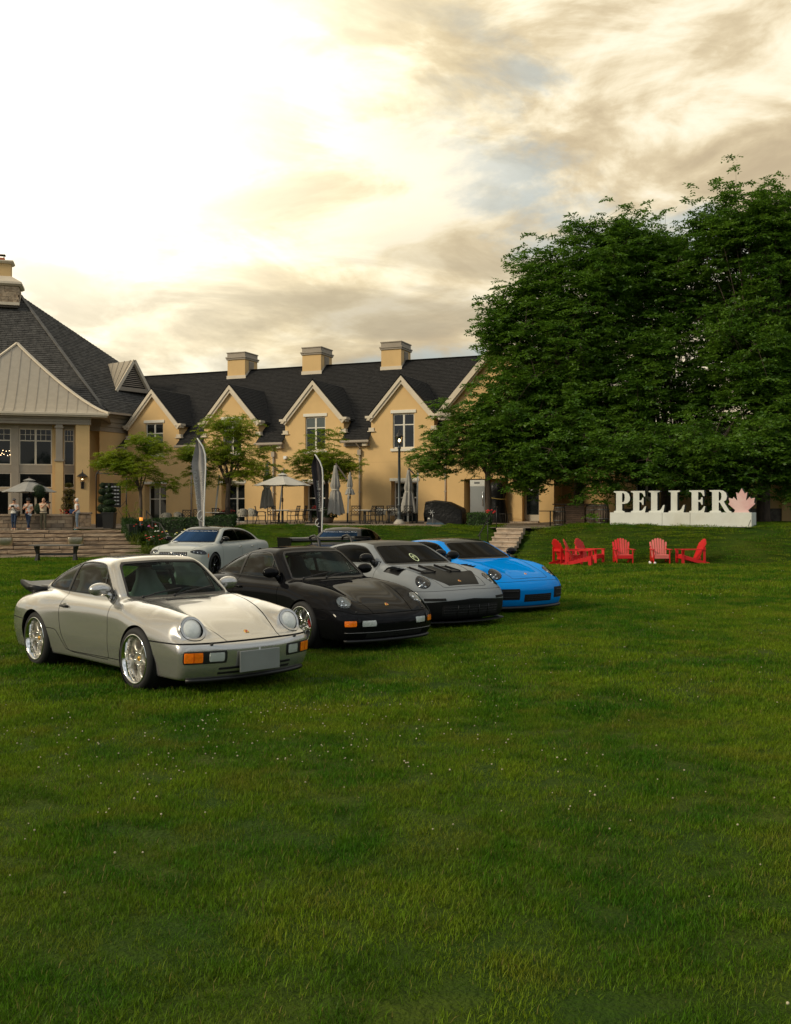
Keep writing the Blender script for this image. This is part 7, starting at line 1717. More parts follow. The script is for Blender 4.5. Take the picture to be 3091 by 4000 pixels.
# ---------------------------------------------------------------- furniture and smaller things
IRON = mat('dark_iron', (.014, .013, .012), .45)
def bench():
    d = 41.6; x = at(121, d); z = float(gz(x, d)); t = thing('bench', 'backless grey plank bench on dark trestle legs on the lawn before the wide steps', 'bench', (x, d, z), math.radians(4))
    W = mat('weathered_wood', (.13, .12, .105), .8, var=.25, vscale=5, bump=.5, bscale=30, stretch=(.15, 1, 1)); L = 1.06
    for k in range(3): m = MB(); y = -.2+.2*k; m.box((-L, y-.092, .66), (L, y+.092, .715)); obj('seat_plank', m, W, t, bevel=.012)
    D = mat('dark_trestle', (.02, .018, .016), .6)
    for s in (-1, 1):
        m = MB(); m.add([(s*.80-.06, -.22, .62), (s*.80+.06, -.22, .62), (s*.80+.06, .22, .62), (s*.80-.06, .22, .62), (s*.76-.05, -.10, .33), (s*.76+.05, -.10, .33), (s*.76+.05, .10, .33), (s*.76-.05, .10, .33), (s*.78-.065, -.26, -.02), (s*.78+.065, -.26, -.02), (s*.78+.065, .26, -.02), (s*.78-.065, .26, -.02)], [(0, 1, 2, 3), (0, 4, 5, 1), (1, 5, 6, 2), (2, 6, 7, 3), (3, 7, 4, 0), (4, 8, 9, 5), (5, 9, 10, 6), (6, 10, 11, 7), (7, 11, 8, 4), (8, 11, 10, 9)]); m.box((s*.80-.05, -.28, .62), (s*.80+.05, .28, .658)); obj('trestle_leg', m, D, t)
    m = MB(); m.box((-.76, -.035, .27), (.76, .035, .36)); obj('stretcher', m, D, t)
bench()
def drums():
    S = mat('brushed_steel', (.52, .46, .36), .28, 1.0, bump=.12, bscale=120, stretch=(1, 1, .03))
    for px, lab in ((156, 'brushed steel oval drum on the steps behind the bench'), (18, 'brushed steel oval drum on the steps at the left edge of the picture')):
        x = at(px, 47.3); x0 = x+12; y = 50.3+.268*x0-1.72; z = -.40+.1814*3; t = thing('steel_drum', lab, 'drum', (x, y, z), math.radians(15), 'steel drums on the steps')
        m = MB(); m.lathe([(.0, .005), (.36, .005), (.37, .02), (.37, .39), (.365, .41), (.345, .41), (.34, .37), (0, .37)], 40, M=Matrix.Diagonal((1, .5, 1, 1))); obj('drum_shell', m, S, t); b = MB(); b.lathe([(.372, .395), (.378, .40), (.372, .408)], 40, M=Matrix.Diagonal((1, .5, 1, 1))); obj('drum_rim', b, S, t)
drums()
def rails():
    t = thing('handrail', 'black iron handrail with a bend down the right side of the wide steps', 'handrail', (-12, 50.3, 0), math.radians(15)); P = []
    pts = [(-.55, .75, 1.83), (-.35, -.55, 1.55), (-.30, -1.0, 1.30), (.05, -1.35, 1.22), (.45, -2.9, .50)]
    m = MB(); m.tube(pts, .03, 8); obj('rail', m, IRON, t)
    for (x, y, z1) in (pts[0], pts[2], pts[3], pts[4]):
        wx, wy = -12+.9659*x-.2588*y, 50.3+.2588*x+.9659*y; z0 = float(gz(wx, wy))-.15; p = MB(); p.tube([(x, y, z0), (x, y, z1)], .024, 8); obj('post', p, IRON, t)
    t = thing('handrail', 'black iron handrail on the left of the narrow concrete steps', 'handrail', (RS_X, RS_Y, 0), math.radians(-22)); zt = float(terr(RS_X, RS_Y)); pts = [(-.72, .5, zt+.95), (-.72, .1, zt+.92), (-.72, -2.2, zt-.22), (-.72, -2.4, zt-.30)]
    m = MB(); m.tube(pts, .026, 8); obj('rail', m, IRON, t)
    for y, z1 in ((.35, zt+.94), (-1.0, zt+.36), (-2.15, zt-.2)): p = MB(); p.tube([(-.72, y, z1-1.2 if y < 0 else zt-.1), (-.72, y, z1)], .02, 8); obj('post', p, IRON, t)
rails()
def lamp_post():
    d = 51.6; x = at(852, d); z = float(terr(x, d)); G = mat('lamp_grey', (.055, .065, .07), .45, .3); t = thing('street_lamp', 'slim blue-grey lamp post with a glowing lantern before the right-hand dormer', 'lamp', (x, d, z))
    b = MB(); b.lathe([(0, -.1), (.30, -.1), (.30, .06), (.24, .14), (.17, .2), (.16, .24), (0, .24)], 20); obj('concrete_foot', b, mat('pale_concrete', (.42, .38, .32), .85, var=.15), t)
    p = MB(); p.lathe([(.14, .22), (.13, .3), (.10, .42), (.13, .50), (.10, .58), (.085, .9), (.11, .94), (.11, 1.0), (.08, 1.04), (.065, 3.88), (.09, 3.92), (.09, 3.98), (.05, 4.02), (.04, 4.1), (.10, 4.16), (0, 4.16)], 16); obj('pole', p, G, t)
    l = MB()
    for k in range(6): a = k*math.pi/3; l.bar((.10*math.cos(a), .10*math.sin(a), 4.16), (.19*math.cos(a), .19*math.sin(a), 4.52), .016)
    l.lathe([(.10, 4.14), (.12, 4.17), (.10, 4.19)], 6); l.lathe([(.20, 4.50), (.22, 4.54), (.15, 4.62), (.06, 4.74), (.035, 4.78), (.05, 4.82), (.02, 4.88), (0, 4.92)], 12); obj('lantern_cage', l, IRON, t)
    g = MB(); g.lathe([(.095, 4.19), (.175, 4.51)], 6, smooth=False); obj('lantern_glass', g, glass_mat('lantern_glass', (.9, .88, .8)), t); q = MB(); q.ball((0, 0, 4.34), .055, 10, 8, (1, 1, 1.5)); obj('lamp_bulb', q, mat('lamp_glow', (1, .9, .7), .5, emit=((1, .82, .55), 5)), t)
    d = 49.6; x = at(302, d); z = float(terr(x, d)); t = thing('garden_lantern', 'small glowing amber garden light on a dark post at the hedge', 'lamp', (x, d, z)); p = MB(); p.tube([(0, -.05, -.1), (0, -.05, .48)], .075, 10); obj('post', p, IRON, t); g = MB(); g.lathe([(.07, .48), (.085, .49), (.085, .64), (.07, .65)], 10, c=(0, -.05, 0)); obj('amber_glass', g, mat('amber_glow', (1, .45, .08), .5, emit=((1, .30, .04), .55)), t); c = MB(); c.lathe([(.10, .65), (.10, .67), (0, .70)], 10, c=(0, -.05, 0)); obj('cap', c, IRON, t)
lamp_post()
CANVAS = mat('pale_canvas', (.50, .47, .41), .85, var=.04, vscale=4); CANVAS_G = mat('grey_canvas', (.30, .285, .255), .9, var=.10, vscale=5)
def open_umbrella(px, d, label, rw, zt, zr, canvas, tilt=0.0):
    x = at(px, d); z = float(terr(x, d)); t = thing('patio_umbrella', label, 'umbrella', (x, d, z), .2, 'open patio umbrellas'); n = 8; c = MB(); vs = [(0, 0, zt)]; k = 5
    for i in range(1, k+1):
        for j in range(n*4):
            a = 2*math.pi*j/(n*4); e = (j % 4)/4; sag = 1-.075*math.sin(math.pi*e)*1.0; r = rw*i/k*(math.cos(math.pi/n)/math.cos((a % (2*math.pi/n))-math.pi/n)); u = i/k
            vs.append((r*math.cos(a), r*math.sin(a), zt+(zr-zt)*u*(1.06-.06*u)-.03*math.sin(math.pi*e)*u))
    N = n*4; fs = [(0, 1+j, 1+(j+1) % N) for j in range(N)]+[(1+(i-1)*N+j, 1+i*N+j, 1+i*N+(j+1) % N, 1+(i-1)*N+(j+1) % N) for i in range(1, k) for j in range(N)]
    c.add(vs, fs); 
    o = obj('canopy', c, canvas, t); sd = o.modifiers.new('th', 'SOLIDIFY'); sd.thickness = .012
    vt = MB(); vt.lathe([(0, zt+.08), (.05, zt+.055), (.34, zt-.06)], 8, a0=0, a1=2*math.pi); v = obj('vent_flap', vt, canvas, t)
    p = MB(); p.tube([(0, 0, .0), (0, 0, zt)], .026, 10); p.ball((0, 0, zt+.10), .045); p.tube([(0, 0, 1.15), (0, 0, 1.35)], .05, 8); obj('pole', p, mat('bronze_pole', (.05, .03, .02), .4, .5), t)
    for j in range(n): a = 2*math.pi*j/n; r = MB(); r.bar((0, 0, zt-.06), (rw*.97*math.cos(a), rw*.97*math.sin(a), zr-.02), .022, .03); obj('rib', r, IRON, t)
    b = MB(); b.lathe([(0, 0), (.30, 0), (.30, .05), (.06, .10), (.05, .25), (0, .25)], 20); obj('base', b, IRON, t)
open_umbrella(603, 52.0, 'open pale umbrella over a patio table left of the shorter black flag', 1.50, 2.60, 2.02, CANVAS)
open_umbrella(63, 53.4, 'open grey umbrella behind the people on the steps', 1.42, 2.62, 1.96, CANVAS_G)
def closed_umbrella(px, d, label, zt, zb, r0, mast=None, waist=.55, seed=0):
    x = at(px, d); z = float(terr(x, d)); t = thing('folded_umbrella', label, 'umbrella', (x, d, z), 0, 'folded patio umbrellas'); r = np.random.default_rng(seed); n = 40; c = MB(); vs = []; rows = 14
    ph = r.uniform(0, 6.28)
    for i in range(rows+1):
        u = i/rows; zz = zt+(zb-zt)*u; w = r0*(.22+.55*min(u/waist, 1)) if u < waist else r0*(.62+.55*(u-waist)/(1-waist))
        if abs(u-waist) < .05: w *= .72
        for j in range(n):
            a = 2*math.pi*j/n; f = 1+(.24*math.sin(8*a+ph+u*1.2)+.10*math.sin(13*a-u*3))*min(1, u*2.2); vs.append((w*f*math.cos(a), w*f*math.sin(a), zz+(.10*math.sin(3*a+ph)+.06*math.sin(8*a)) * (1 if i == rows else 0)*r0*2))
    c.add(vs, [(i*n+j, i*n+(j+1) % n, (i+1)*n+(j+1) % n, (i+1)*n+j) for i in range(rows) for j in range(n)]+[tuple(range(n))], True); obj('folded_canvas', c, CANVAS_G, t)
    s = MB(); zz = zt+(zb-zt)*waist; s.lathe([(r0*.62, zz-.03), (r0*.64, zz), (r0*.62, zz+.03)], 20); obj('tie_strap', s, CANVAS, t)
    p = MB(); p.tube([(0, 0, 0 if not mast else zb+.2), (0, 0, zt+.05)], .022, 8)
    if not mast: p.tube([(0, 0, zb-.25), (0, 0, zb-.1)], .045, 8)
    obj('pole', p, IRON, t)
    if mast:
        (mx0, mx1, mz) = mast; m = MB(); m.bar((mx0, .15, .15), (mx1, .15, mz), .085, .06, (0, 1, 0)); obj('mast', m, mat('white_mast', (.62, .60, .55), .4), t)
        a = MB(); a.bar((mx1*.9, .15, mz-.3), (0, 0, zt+.1), .06, .07); obj('arm', a, mat('taupe_arm', (.22, .17, .13), .5), t)
        b = MB(); b.box((mx0-.05, .08, 0), (mx0+.05, .22, .55)); b.box((mx0-.4, -.3, 0), (mx0+.4, .6, .06)); obj('mast_foot', b, IRON, t)
closed_umbrella(570, 54.5, 'folded grey cantilever umbrella left of the open pale one', 3.3, .85, .29, (.62, .92, 3.0), .55, 1)
closed_umbrella(716, 53.2, 'folded grey cantilever umbrella right of the shorter black flag, hanging low', 3.1, .50, .34, (.64, .72, 2.6), .50, 2)
closed_umbrella(747, 52.4, 'slim folded umbrella on its own pole above a patio chair', 2.7, 1.55, .19, None, .70, 3)
closed_umbrella(872, 53.0, 'folded beige cantilever umbrella beside the lamp post', 2.85, .60, .33, (.42, .50, 2.75), .52, 4)
def mast_only():
    d = 54.0; x = at(460, d); z = float(terr(x, d)); t = thing('umbrella_mast', 'leaning white umbrella mast right of the taller grey flag', 'mast', (x, d, z)); m = MB(); m.bar((-.08, 0, 0), (.22, 0, 2.75), .09, .06, (0, 1, 0)); obj('mast', m, MATS['white_mast'], t); b = MB(); b.box((-.4, -.3, 0), (.3, .3, .06)); obj('foot', b, IRON, t)
mast_only()
TABLETOP = mat('pale_tabletop', (.55, .52, .46), .35, var=.05)
def patio_table(px, d, w, label):
    x = at(px, d); z = float(terr(x, d)); t = thing('patio_table', label, 'table', (x, d, z), PFRAME, 'patio tables'); m = MB(); m.box((-w/2, -.45, .70), (w/2, .45, .735)); obj('tabletop', m, TABLETOP, t, bevel=.01)
    p = MB(); p.box((-.045, -.045, .03), (.045, .045, .70)); p.box((-.25, -.25, .67), (.25, .25, .70)); obj('pedestal', p, IRON, t); b = MB(); b.bar((-.33, 0, .03), (.33, 0, .03), .07, .04); b.bar((0, -.33, .03), (0, .33, .03), .07, .04); obj('foot', b, IRON, t)
def metal_chair():
    t = thing('patio_chair', 'x', 'chair', (0, 0, 0), 0, 'dark metal patio chairs'); h = .95
    s = MB(); s.box((-.22, -.23, .42), (.24, .23, .45)); obj('seat', s, IRON, t, bevel=.01)
    b = MB(); r = .014
    for sd in (-1, 1): b.bar((-.21, sd*.225, .42), (-.33, sd*.225, h), .03)
    for z in (.50, .93): b.bar((-.225-(z-.42)*.22, -.225, z), (-.225-(z-.42)*.22, .225, z), .03, .035)
    for iz in range(3):
        for iy in range(3):
            cz = .575+iz*.14; cy = -.145+iy*.145; cx = -.21-(cz-.42)*.226; b.tube([(cx-.22*.062*math.sin(a), cy+.062*math.cos(a), cz+.062*math.sin(a)) for a in np.linspace(0, 2*math.pi, 11)], .011, 4, cap=False)
    obj('backrest', b, IRON, t)
    for sd in (-1, 1):
        f = MB(); f.tube([(.26, sd*.25, 0), (.20, sd*.25, .22), (.22, sd*.25, .44), (.18, sd*.25, .64)], .018, 6); obj('front_leg', f, IRON, t)
        k = MB(); k.tube([(-.34, sd*.225, 0), (-.24, sd*.225, .25), (-.21, sd*.225, .44)], .018, 6); obj('rear_leg', k, IRON, t)
        a = MB(); a.tube([(.24, sd*.26, .62), (.10, sd*.27, .655), (-.15, sd*.26, .65), (-.27, sd*.225, .66)], .02, 6); obj('armrest', a, IRON, t)
        q = MB(); q.bar((.22, sd*.24, .20), (-.25, sd*.225, .22), .018); obj('stretcher', q, IRON, t)
    return t
def wicker_chair():
    t = thing('wicker_chair', 'x', 'chair', (0, 0, 0), 0, 'woven bistro chairs'); W = bpy.data.materials.new('woven'); W.use_nodes = True; T = NT(W.node_tree); co = T.n('ShaderNodeTexCoord').outputs['Object']; ck = T.n('ShaderNodeTexChecker', {'Vector': T.n('ShaderNodeVectorRotate', {'Vector': co, 'Angle': .78}, rotation_type='X_AXIS').outputs[0], 'Scale': 26.0, 'Color1': (.55, .50, .40, 1), 'Color2': (.05, .05, .045, 1)}).outputs[0]; bs = T.n('ShaderNodeBsdfPrincipled', {'Base Color': ck, 'Roughness': .7}); T.n('ShaderNodeOutputMaterial', {0: bs.outputs[0]}); MATS['woven'] = W
    b = MB(); vs = []; n = 15
    for i in range(5):
        u = i/4
        for j in range(n): a = math.pi*.5+math.pi*(j/(n-1)); r = .26+.05*u; hh = .44+.40*u*(.55+.45*math.sin(math.pi*j/(n-1))); vs.append((r*math.cos(a)+.02, r*math.sin(a)*1.0, hh))
    b.add(vs, [(i*n+j, i*n+j+1, (i+1)*n+j+1, (i+1)*n+j) for i in range(4) for j in range(n-1)], True); o = obj('woven_back', b, W, t, recalc=False); o.modifiers.new('th', 'SOLIDIFY').thickness = .02
    s = MB(); s.lathe([(0, .45), (.25, .45), (.27, .43), (.25, .41), (0, .41)], 20); obj('seat', s, W, t)
    for x, y in ((.19, .19), (.19, -.19), (-.21, .19), (-.21, -.19)): l = MB(); l.tube([(x*1.15, y*1.15, 0), (x, y, .42)], .014, 6); obj('leg', l, IRON, t)
    return t
def patio():
    patio_table(603, 52.0, 1.2, 'pale-topped patio table under the open pale umbrella'); patio_table(664, 53.6, 1.5, 'long pale-topped patio table behind the shorter black flag'); patio_table(779, 52.2, .95, 'pale-topped patio table left of the lamp post'); patio_table(831, 53.2, 1.1, 'pale-topped patio table directly behind the lamp post'); patio_table(462, 53.0, .9, 'pale-topped patio table behind the long hedge')
    c0 = metal_chair(); first = [True]
    def ch(px, d, a, label):
        x = at(px, d); z = float(terr(x, d))+.004; o = c0 if first[0] else dup(c0); first[0] = False; o.location = (x, d, z); o.rotation_euler = (0, 0, math.radians(a)); o['label'] = label
    ch(558, 51.6, 10, 'dark metal chair at the far left of the umbrella table, nearest the grass edge'); ch(584, 51.1, 75, 'dark metal chair with its back to the lawn at the umbrella table'); ch(625, 51.4, 165, 'dark metal chair on the right side of the umbrella table'); ch(641, 52.6, 172, 'dark metal chair between the umbrella table and the long table'); ch(656, 54.3, -165, 'dark metal chair tucked at the left end of the long table'); ch(672, 54.6, -80, 'dark metal chair behind the long table under the black flag'); ch(758, 51.5, 100, 'dark metal chair under the slim folded umbrella'); ch(788, 51.9, 150, 'dark metal chair at the right of the table left of the lamp post'); ch(804, 51.4, 120, 'dark metal chair turned sideways between the two tables by the lamp post'); ch(840, 52.5, 60, 'dark metal chair just left of the lamp post'); ch(870, 52.4, 95, 'dark metal chair in front of the beige folded umbrella')
    ch(395, 53.0, 120, 'dark metal chair left of the taller grey flag, above the hedge'); ch(423, 53.3, 100, 'dark metal chair half hidden behind the taller grey flag'); ch(468, 53.4, 60, 'dark metal chair right of the taller grey flag above the hedge'); ch(484, 53.0, 130, 'dark metal chair leaning before the small tree trunk behind the hedge')
    w0 = wicker_chair(); f2 = [True]
    def wc(px, d, a, label):
        x = at(px, d); z = float(terr(x, d))+.004; o = w0 if f2[0] else dup(w0); f2[0] = False; o.location = (x, d, z); o.rotation_euler = (0, 0, math.radians(a)); o['label'] = label
    wc(519, 52.4, 100, 'woven bistro chair nearest the end of the long hedge'); wc(541, 52.0, 60, 'woven bistro chair just left of the dark chairs at the umbrella table'); wc(355, 52.8, 110, 'woven bistro chair seen over the hedge in front of the left glass door'); wc(383, 53.6, 80, 'woven bistro chair seen over the hedge left of the dark metal chairs'); wc(813, 54.4, -60, 'pale woven bistro chair behind the table left of the lamp post'); wc(838, 54.8, -100, 'pale woven bistro chair near the door behind the lamp post'); wc(690, 55.2, -90, 'striped woven chair behind the round green planter')
patio()
def bbq():
    d = 50.6; x = at(950, d); z = float(terr(x, d)); TARP = mat('black_tarp', (.006, .006, .006), .32, bump=.9, bscale=7, spec=.18); t = thing('covered_grill', 'large outdoor grill under a creased black tarpaulin tied with silver tape', 'grill', (x, d, z), PFRAME)
    nx, nz = 26, 12; r = np.random.default_rng(4); m = MB(); vs = []; ring = []
    prof = [(-.95, .15), (-1.0, .7), (-.92, 1.17), (-.5, 1.22), (.25, 1.14), (.95, .82), (1.02, .5), (1.05, .02)]
    for (a, q) in prof:
        for j in range(17):
            v = j/16; y = -.42+.84*v; e = abs(v-.5)*2; vs.append((a+r.normal(0, .02), y*(1+.03*r.normal()), max(.0, q-.05*e**4)+r.normal(0, .014)))
    m.add(vs, [(i*17+j, i*17+j+1, (i+1)*17+j+1, (i+1)*17+j) for i in range(len(prof)-1) for j in range(16)], True)
    for side in (0, 16):
        n = 10; base = len(m.v); top = prof
        for (a, q) in prof:
            for k in range(n+1): u = k/n; zb = .42 if a < 0.1 else .03; zz = q-.05+(zb-q)*u if q > zb else q; m.v.append((a+r.normal(0, .012), (-.42 if side == 0 else .42)*(1+.06*u)+.035*math.sin(a*9+u*3)*u, zz))
        for i in range(len(prof)-1):
            for k in range(n): q0 = base+i*(n+1)+k; m.f.append((q0, q0+1, q0+n+2, q0+n+1)); m.sm.append(True)
    o = obj('tarpaulin', m, TARP, t, recalc=True); 
    b = MB(); b.box((-.85, -.36, .10), (.35, .36, .60)); obj('grill_cabinet', b, mat('cabinet_grey', (.05, .055, .06), .4, .4), t); f = MB(); f.box((-.88, -.38, .0), (.38, .38, .098)); obj('plinth', f, mat('blue_plinth', (.03, .07, .11), .5), t)
    s = MB(); 
    for a in np.linspace(0, 6.28, 7)[:-1]: s.bar((-.55, -.50, .62), (-.55+.16*math.cos(a), -.49, .62+.14*math.sin(a)), .03, .02)
    s.tube([(-.52, -.50, .6), (-.48, -.50, .35), (-.52, -.47, .05)], .012, 5); obj('silver_tie', s, mat('silver_tape', (.6, .6, .6), .3, .8), t); l = MB(); l.box((-.80, -.372, .28), (-.70, -.362, .42)); obj('cabinet_label', l, mat('white_plastic', (.75, .74, .70), .4), t)
bbq()
def porch_things():
    # along the gable house front: local frame of the facade
    M = Matrix.Translation((0, 57, 0)) @ rotz(PFRAME)
    def W(tt, s): p = M @ Vector((tt, s, 0)); return (p.x, p.y, float(terr(p.x, p.y)))
    t = thing('steel_fridge', 'upright stainless steel cabinet with white top and bottom panels in the porch', 'fridge', W(5.05, -.2), PFRAME); b = MB(); b.box((-.42, -.3, .28), (.42, .4, 2.0)); obj('door', b, mat('fridge_steel', (.42, .42, .40), .3, .9), t, bevel=.01); w = MB(); w.box((-.42, -.31, 2.0), (.42, .4, 2.34)); obj('top_panel', w, mat('fridge_white', (.62, .62, .58), .4), t, bevel=.01); w2 = MB(); w2.box((-.42, -.31, .05), (.42, .4, .28)); obj('kick_panel', w2, MATS['fridge_white'], t); bd = MB(); bd.box((-.18, -.325, 2.14), (.12, -.312, 2.24)); obj('badge', bd, mat('badge_grey', (.15, .15, .15), .3), t); hd = MB(); hd.tube([(.32, -.36, .9), (.32, -.36, 1.7)], .02); obj('handle', hd, MATS['chrome'], t)
    t = thing('wrapped_heater', 'tall object wrapped in shiny black plastic with a yellow cord beside the steel cabinet', 'wrapped object', W(6.15, -.5), PFRAME); r = np.random.default_rng(6); m = MB(); vs = []; n = 28; prof = [(0, .62), (.5, .60), (1.0, .55), (1.35, .50), (1.7, .55), (2.1, .52), (2.25, .30)]
    for z, q in prof:
        for j in range(n): a = 2*math.pi*j/n; f = 1+.07*math.sin(5*a+z*3)+.05*math.sin(11*a-z*2); vs.append((q*f*math.cos(a)*.9, q*f*math.sin(a)*.7, z))
    m.add(vs, [(i*n+j, i*n+(j+1) % n, (i+1)*n+(j+1) % n, (i+1)*n+j) for i in range(len(prof)-1) for j in range(n)]+[tuple(len(vs)-n+j for j in range(n))], True); obj('plastic_wrap', m, MATS['black_tarp'], t); c = MB(); c.tube([(.56*math.cos(a), .44*math.sin(a)-.02, 1.33+.05*math.sin(a*2)) for a in np.linspace(0, 6.28, 24)], .015, 5); obj('cord', c, mat('cord_yellow', (.45, .32, .08), .7), t)
    t = thing('iron_basket', 'black iron basket stand by the glass door', 'basket', W(6.75, -.9), PFRAME); m = MB()
    for k in range(14): a = 2*math.pi*k/14; m.bar((.26*math.cos(a), .2*math.sin(a), 0), (.34*math.cos(a), .26*math.sin(a), .5), .014)
    m.tube([(.34*math.cos(a), .26*math.sin(a), .5) for a in np.linspace(0, 6.28, 20)], .014, 5); m.lathe([(0, .02), (.26, .02)], 14, M=Matrix.Diagonal((1, .77, 1, 1))); obj('basket', m, IRON, t)
    # barrel bar under the trees
    STAVE = mat('barrel_oak', (.11, .075, .05), .75, var=.35, vscale=5, bump=.5, bscale=18, stretch=(1, 1, .2)); HOOP = mat('barrel_hoop', (.16, .16, .15), .5, .7); SLAT = mat('crate_wood', (.075, .045, .028), .8, var=.35, vscale=5, bump=.5, bscale=20, stretch=(.2, 1, 1))
    def barrel(name, label, loc, rz, group, lean=0):
        t = thing(name, label, 'barrel', loc, rz, group); n = 16; pr = [(.26, 0), (.305, .2), (.325, .45), (.305, .70), (.26, .90)]
        for k in range(n):
            m = MB(); a0 = 2*math.pi*k/n; a1 = 2*math.pi*(k+.97)/n; vs = []
            for q, z in pr: vs += [(q*math.cos(a0), q*math.sin(a0), z), (q*math.cos(a1), q*math.sin(a1), z), ((q-.03)*math.cos(a1), (q-.03)*math.sin(a1), z), ((q-.03)*math.cos(a0), (q-.03)*math.sin(a0), z)]
            m.add(vs, [(4*i+j, 4*i+(j+1) % 4, 4*i+4+(j+1) % 4, 4*i+4+j) for i in range(4) for j in range(4)]+[(0, 3, 2, 1), (16, 17, 18, 19)], True); obj('stave', m, STAVE, t)
        h = MB(); h.lathe([(0, .86), (.245, .86)], 20); obj('barrel_head', h, STAVE, t, recalc=False)
        for z, q in ((.05, .275), (.24, .318), (.66, .318), (.85, .275)): m = MB(); m.lathe([(q-.004, z-.022), (q+.006, z-.022), (q+.006, z+.022), (q-.004, z+.022)], 24); obj('hoop', m, HOOP, t)
        return t
    L = lambda px, d: (at(px, d), d, float(terr(at(px, d), d)))
    d = 47.5; g = 'oak wine barrels by the letter sign'
    barrel('wine_barrel', 'oak barrel carrying the left end of the bar counter', L(1194, d), 0, g); barrel('wine_barrel', 'oak barrel under the right end of the bar counter', L(1262, d-.2), .3, g)
    d2 = 46.2; o = barrel('wine_barrel', 'pale weathered barrel tilted slightly, left of the white sign base', L(1270, d2), .5, g); o.rotation_euler = (.03, -.05, .5); barrel('wine_barrel', 'weathered barrel touching the left end of the white sign base', L(1285, 45.3), .8, g)
    t = thing('bar_counter', 'plank bar counter on barrels with slatted crate front', 'bar', L(1225, d), PFRAME*.5)
    for k in range(3): m = MB(); m.box((-1.02, -.36+.24*k, .93), (1.0, -.13+.24*k, .98)); obj('counter_plank', m, SLAT, t, bevel=.006)
    for k in range(9): m = MB(); m.box((-.42, -.30, .04+.097*k), (.48, -.27, .04+.097*k+.082)); obj('crate_slat', m, SLAT, t)
    m = MB(); m.box((-.44, -.265, 0), (-.36, -.20, .92)); m.box((.42, -.265, 0), (.50, -.20, .92)); obj('crate_post', m, SLAT, t)
    t = thing('bar_table', 'small dark high table left of the barrel bar', 'table', L(1166, 47.3), 0); m = MB(); m.box((-.35, -.3, .70), (.35, .3, .74)); obj('tabletop', m, IRON, t); m = MB(); m.tube([(.18, 0, 0), (.18, 0, .7)], .03); m.box((-.05, -.2, 0), (.4, .2, .03)); obj('stand', m, IRON, t)
    t = thing('bar_sign', 'dark cut-out lettering reading bar on the shaded wall', 'sign', W(11.0, 1.3), PFRAME); me = text_mesh('bar', .42, .03, shear=.2); o = link('lettering', me, IRON, t); o.rotation_euler = (math.pi/2, 0, 0); o.location = (0, 0, 2.2); bk = MB(); bk.box((-.5, .02, 1.9), (.5, .05, 1.93)); obj('bracket', bk, IRON, t)
    t = thing('wall_menu', 'dark framed notice board with pale grid hung behind the stacked topiary', 'notice board', (at(240, 57.2), 57.2, float(terr(at(240, 57), 57))), math.radians(30)); m = MB(); m.box((-.5, 0, 1.1), (.5, .05, 2.5)); obj('board', m, IRON, t); q = MB()
    for i in range(5):
        for j in range(6): q.box((-.40+.165*i, -.008, 1.25+.2*j), (-.27+.165*i, -.002, 1.32+.2*j))
    obj('pale_cards', q, mat('paper_white', (.6, .6, .58), .6), t)['kind'] = 'stuff'
    t = thing('iron_arch', 'black iron garden arch over the topiaries', 'arch', (at(236, 54.6), 54.6, float(terr(at(236, 54), 54))), math.radians(10)); m = MB(); m.tube([(-.75, 0, 0), (-.75, 0, 2.9), (-.6, 0, 3.15), (-.1, 0, 3.2)], .035, 6); m.tube([(.85, 0, 0), (.85, 0, 2.9)], .035, 6); m.tube([(-.75, 0, 3.0), (.85, 0, 2.9)], .03, 6); m.tube([(.85, 0, 1.5), (.4, 0, 1.0), (.85, 0, .3)], .012, 4); obj('arch_frame', m, IRON, t)
porch_things()
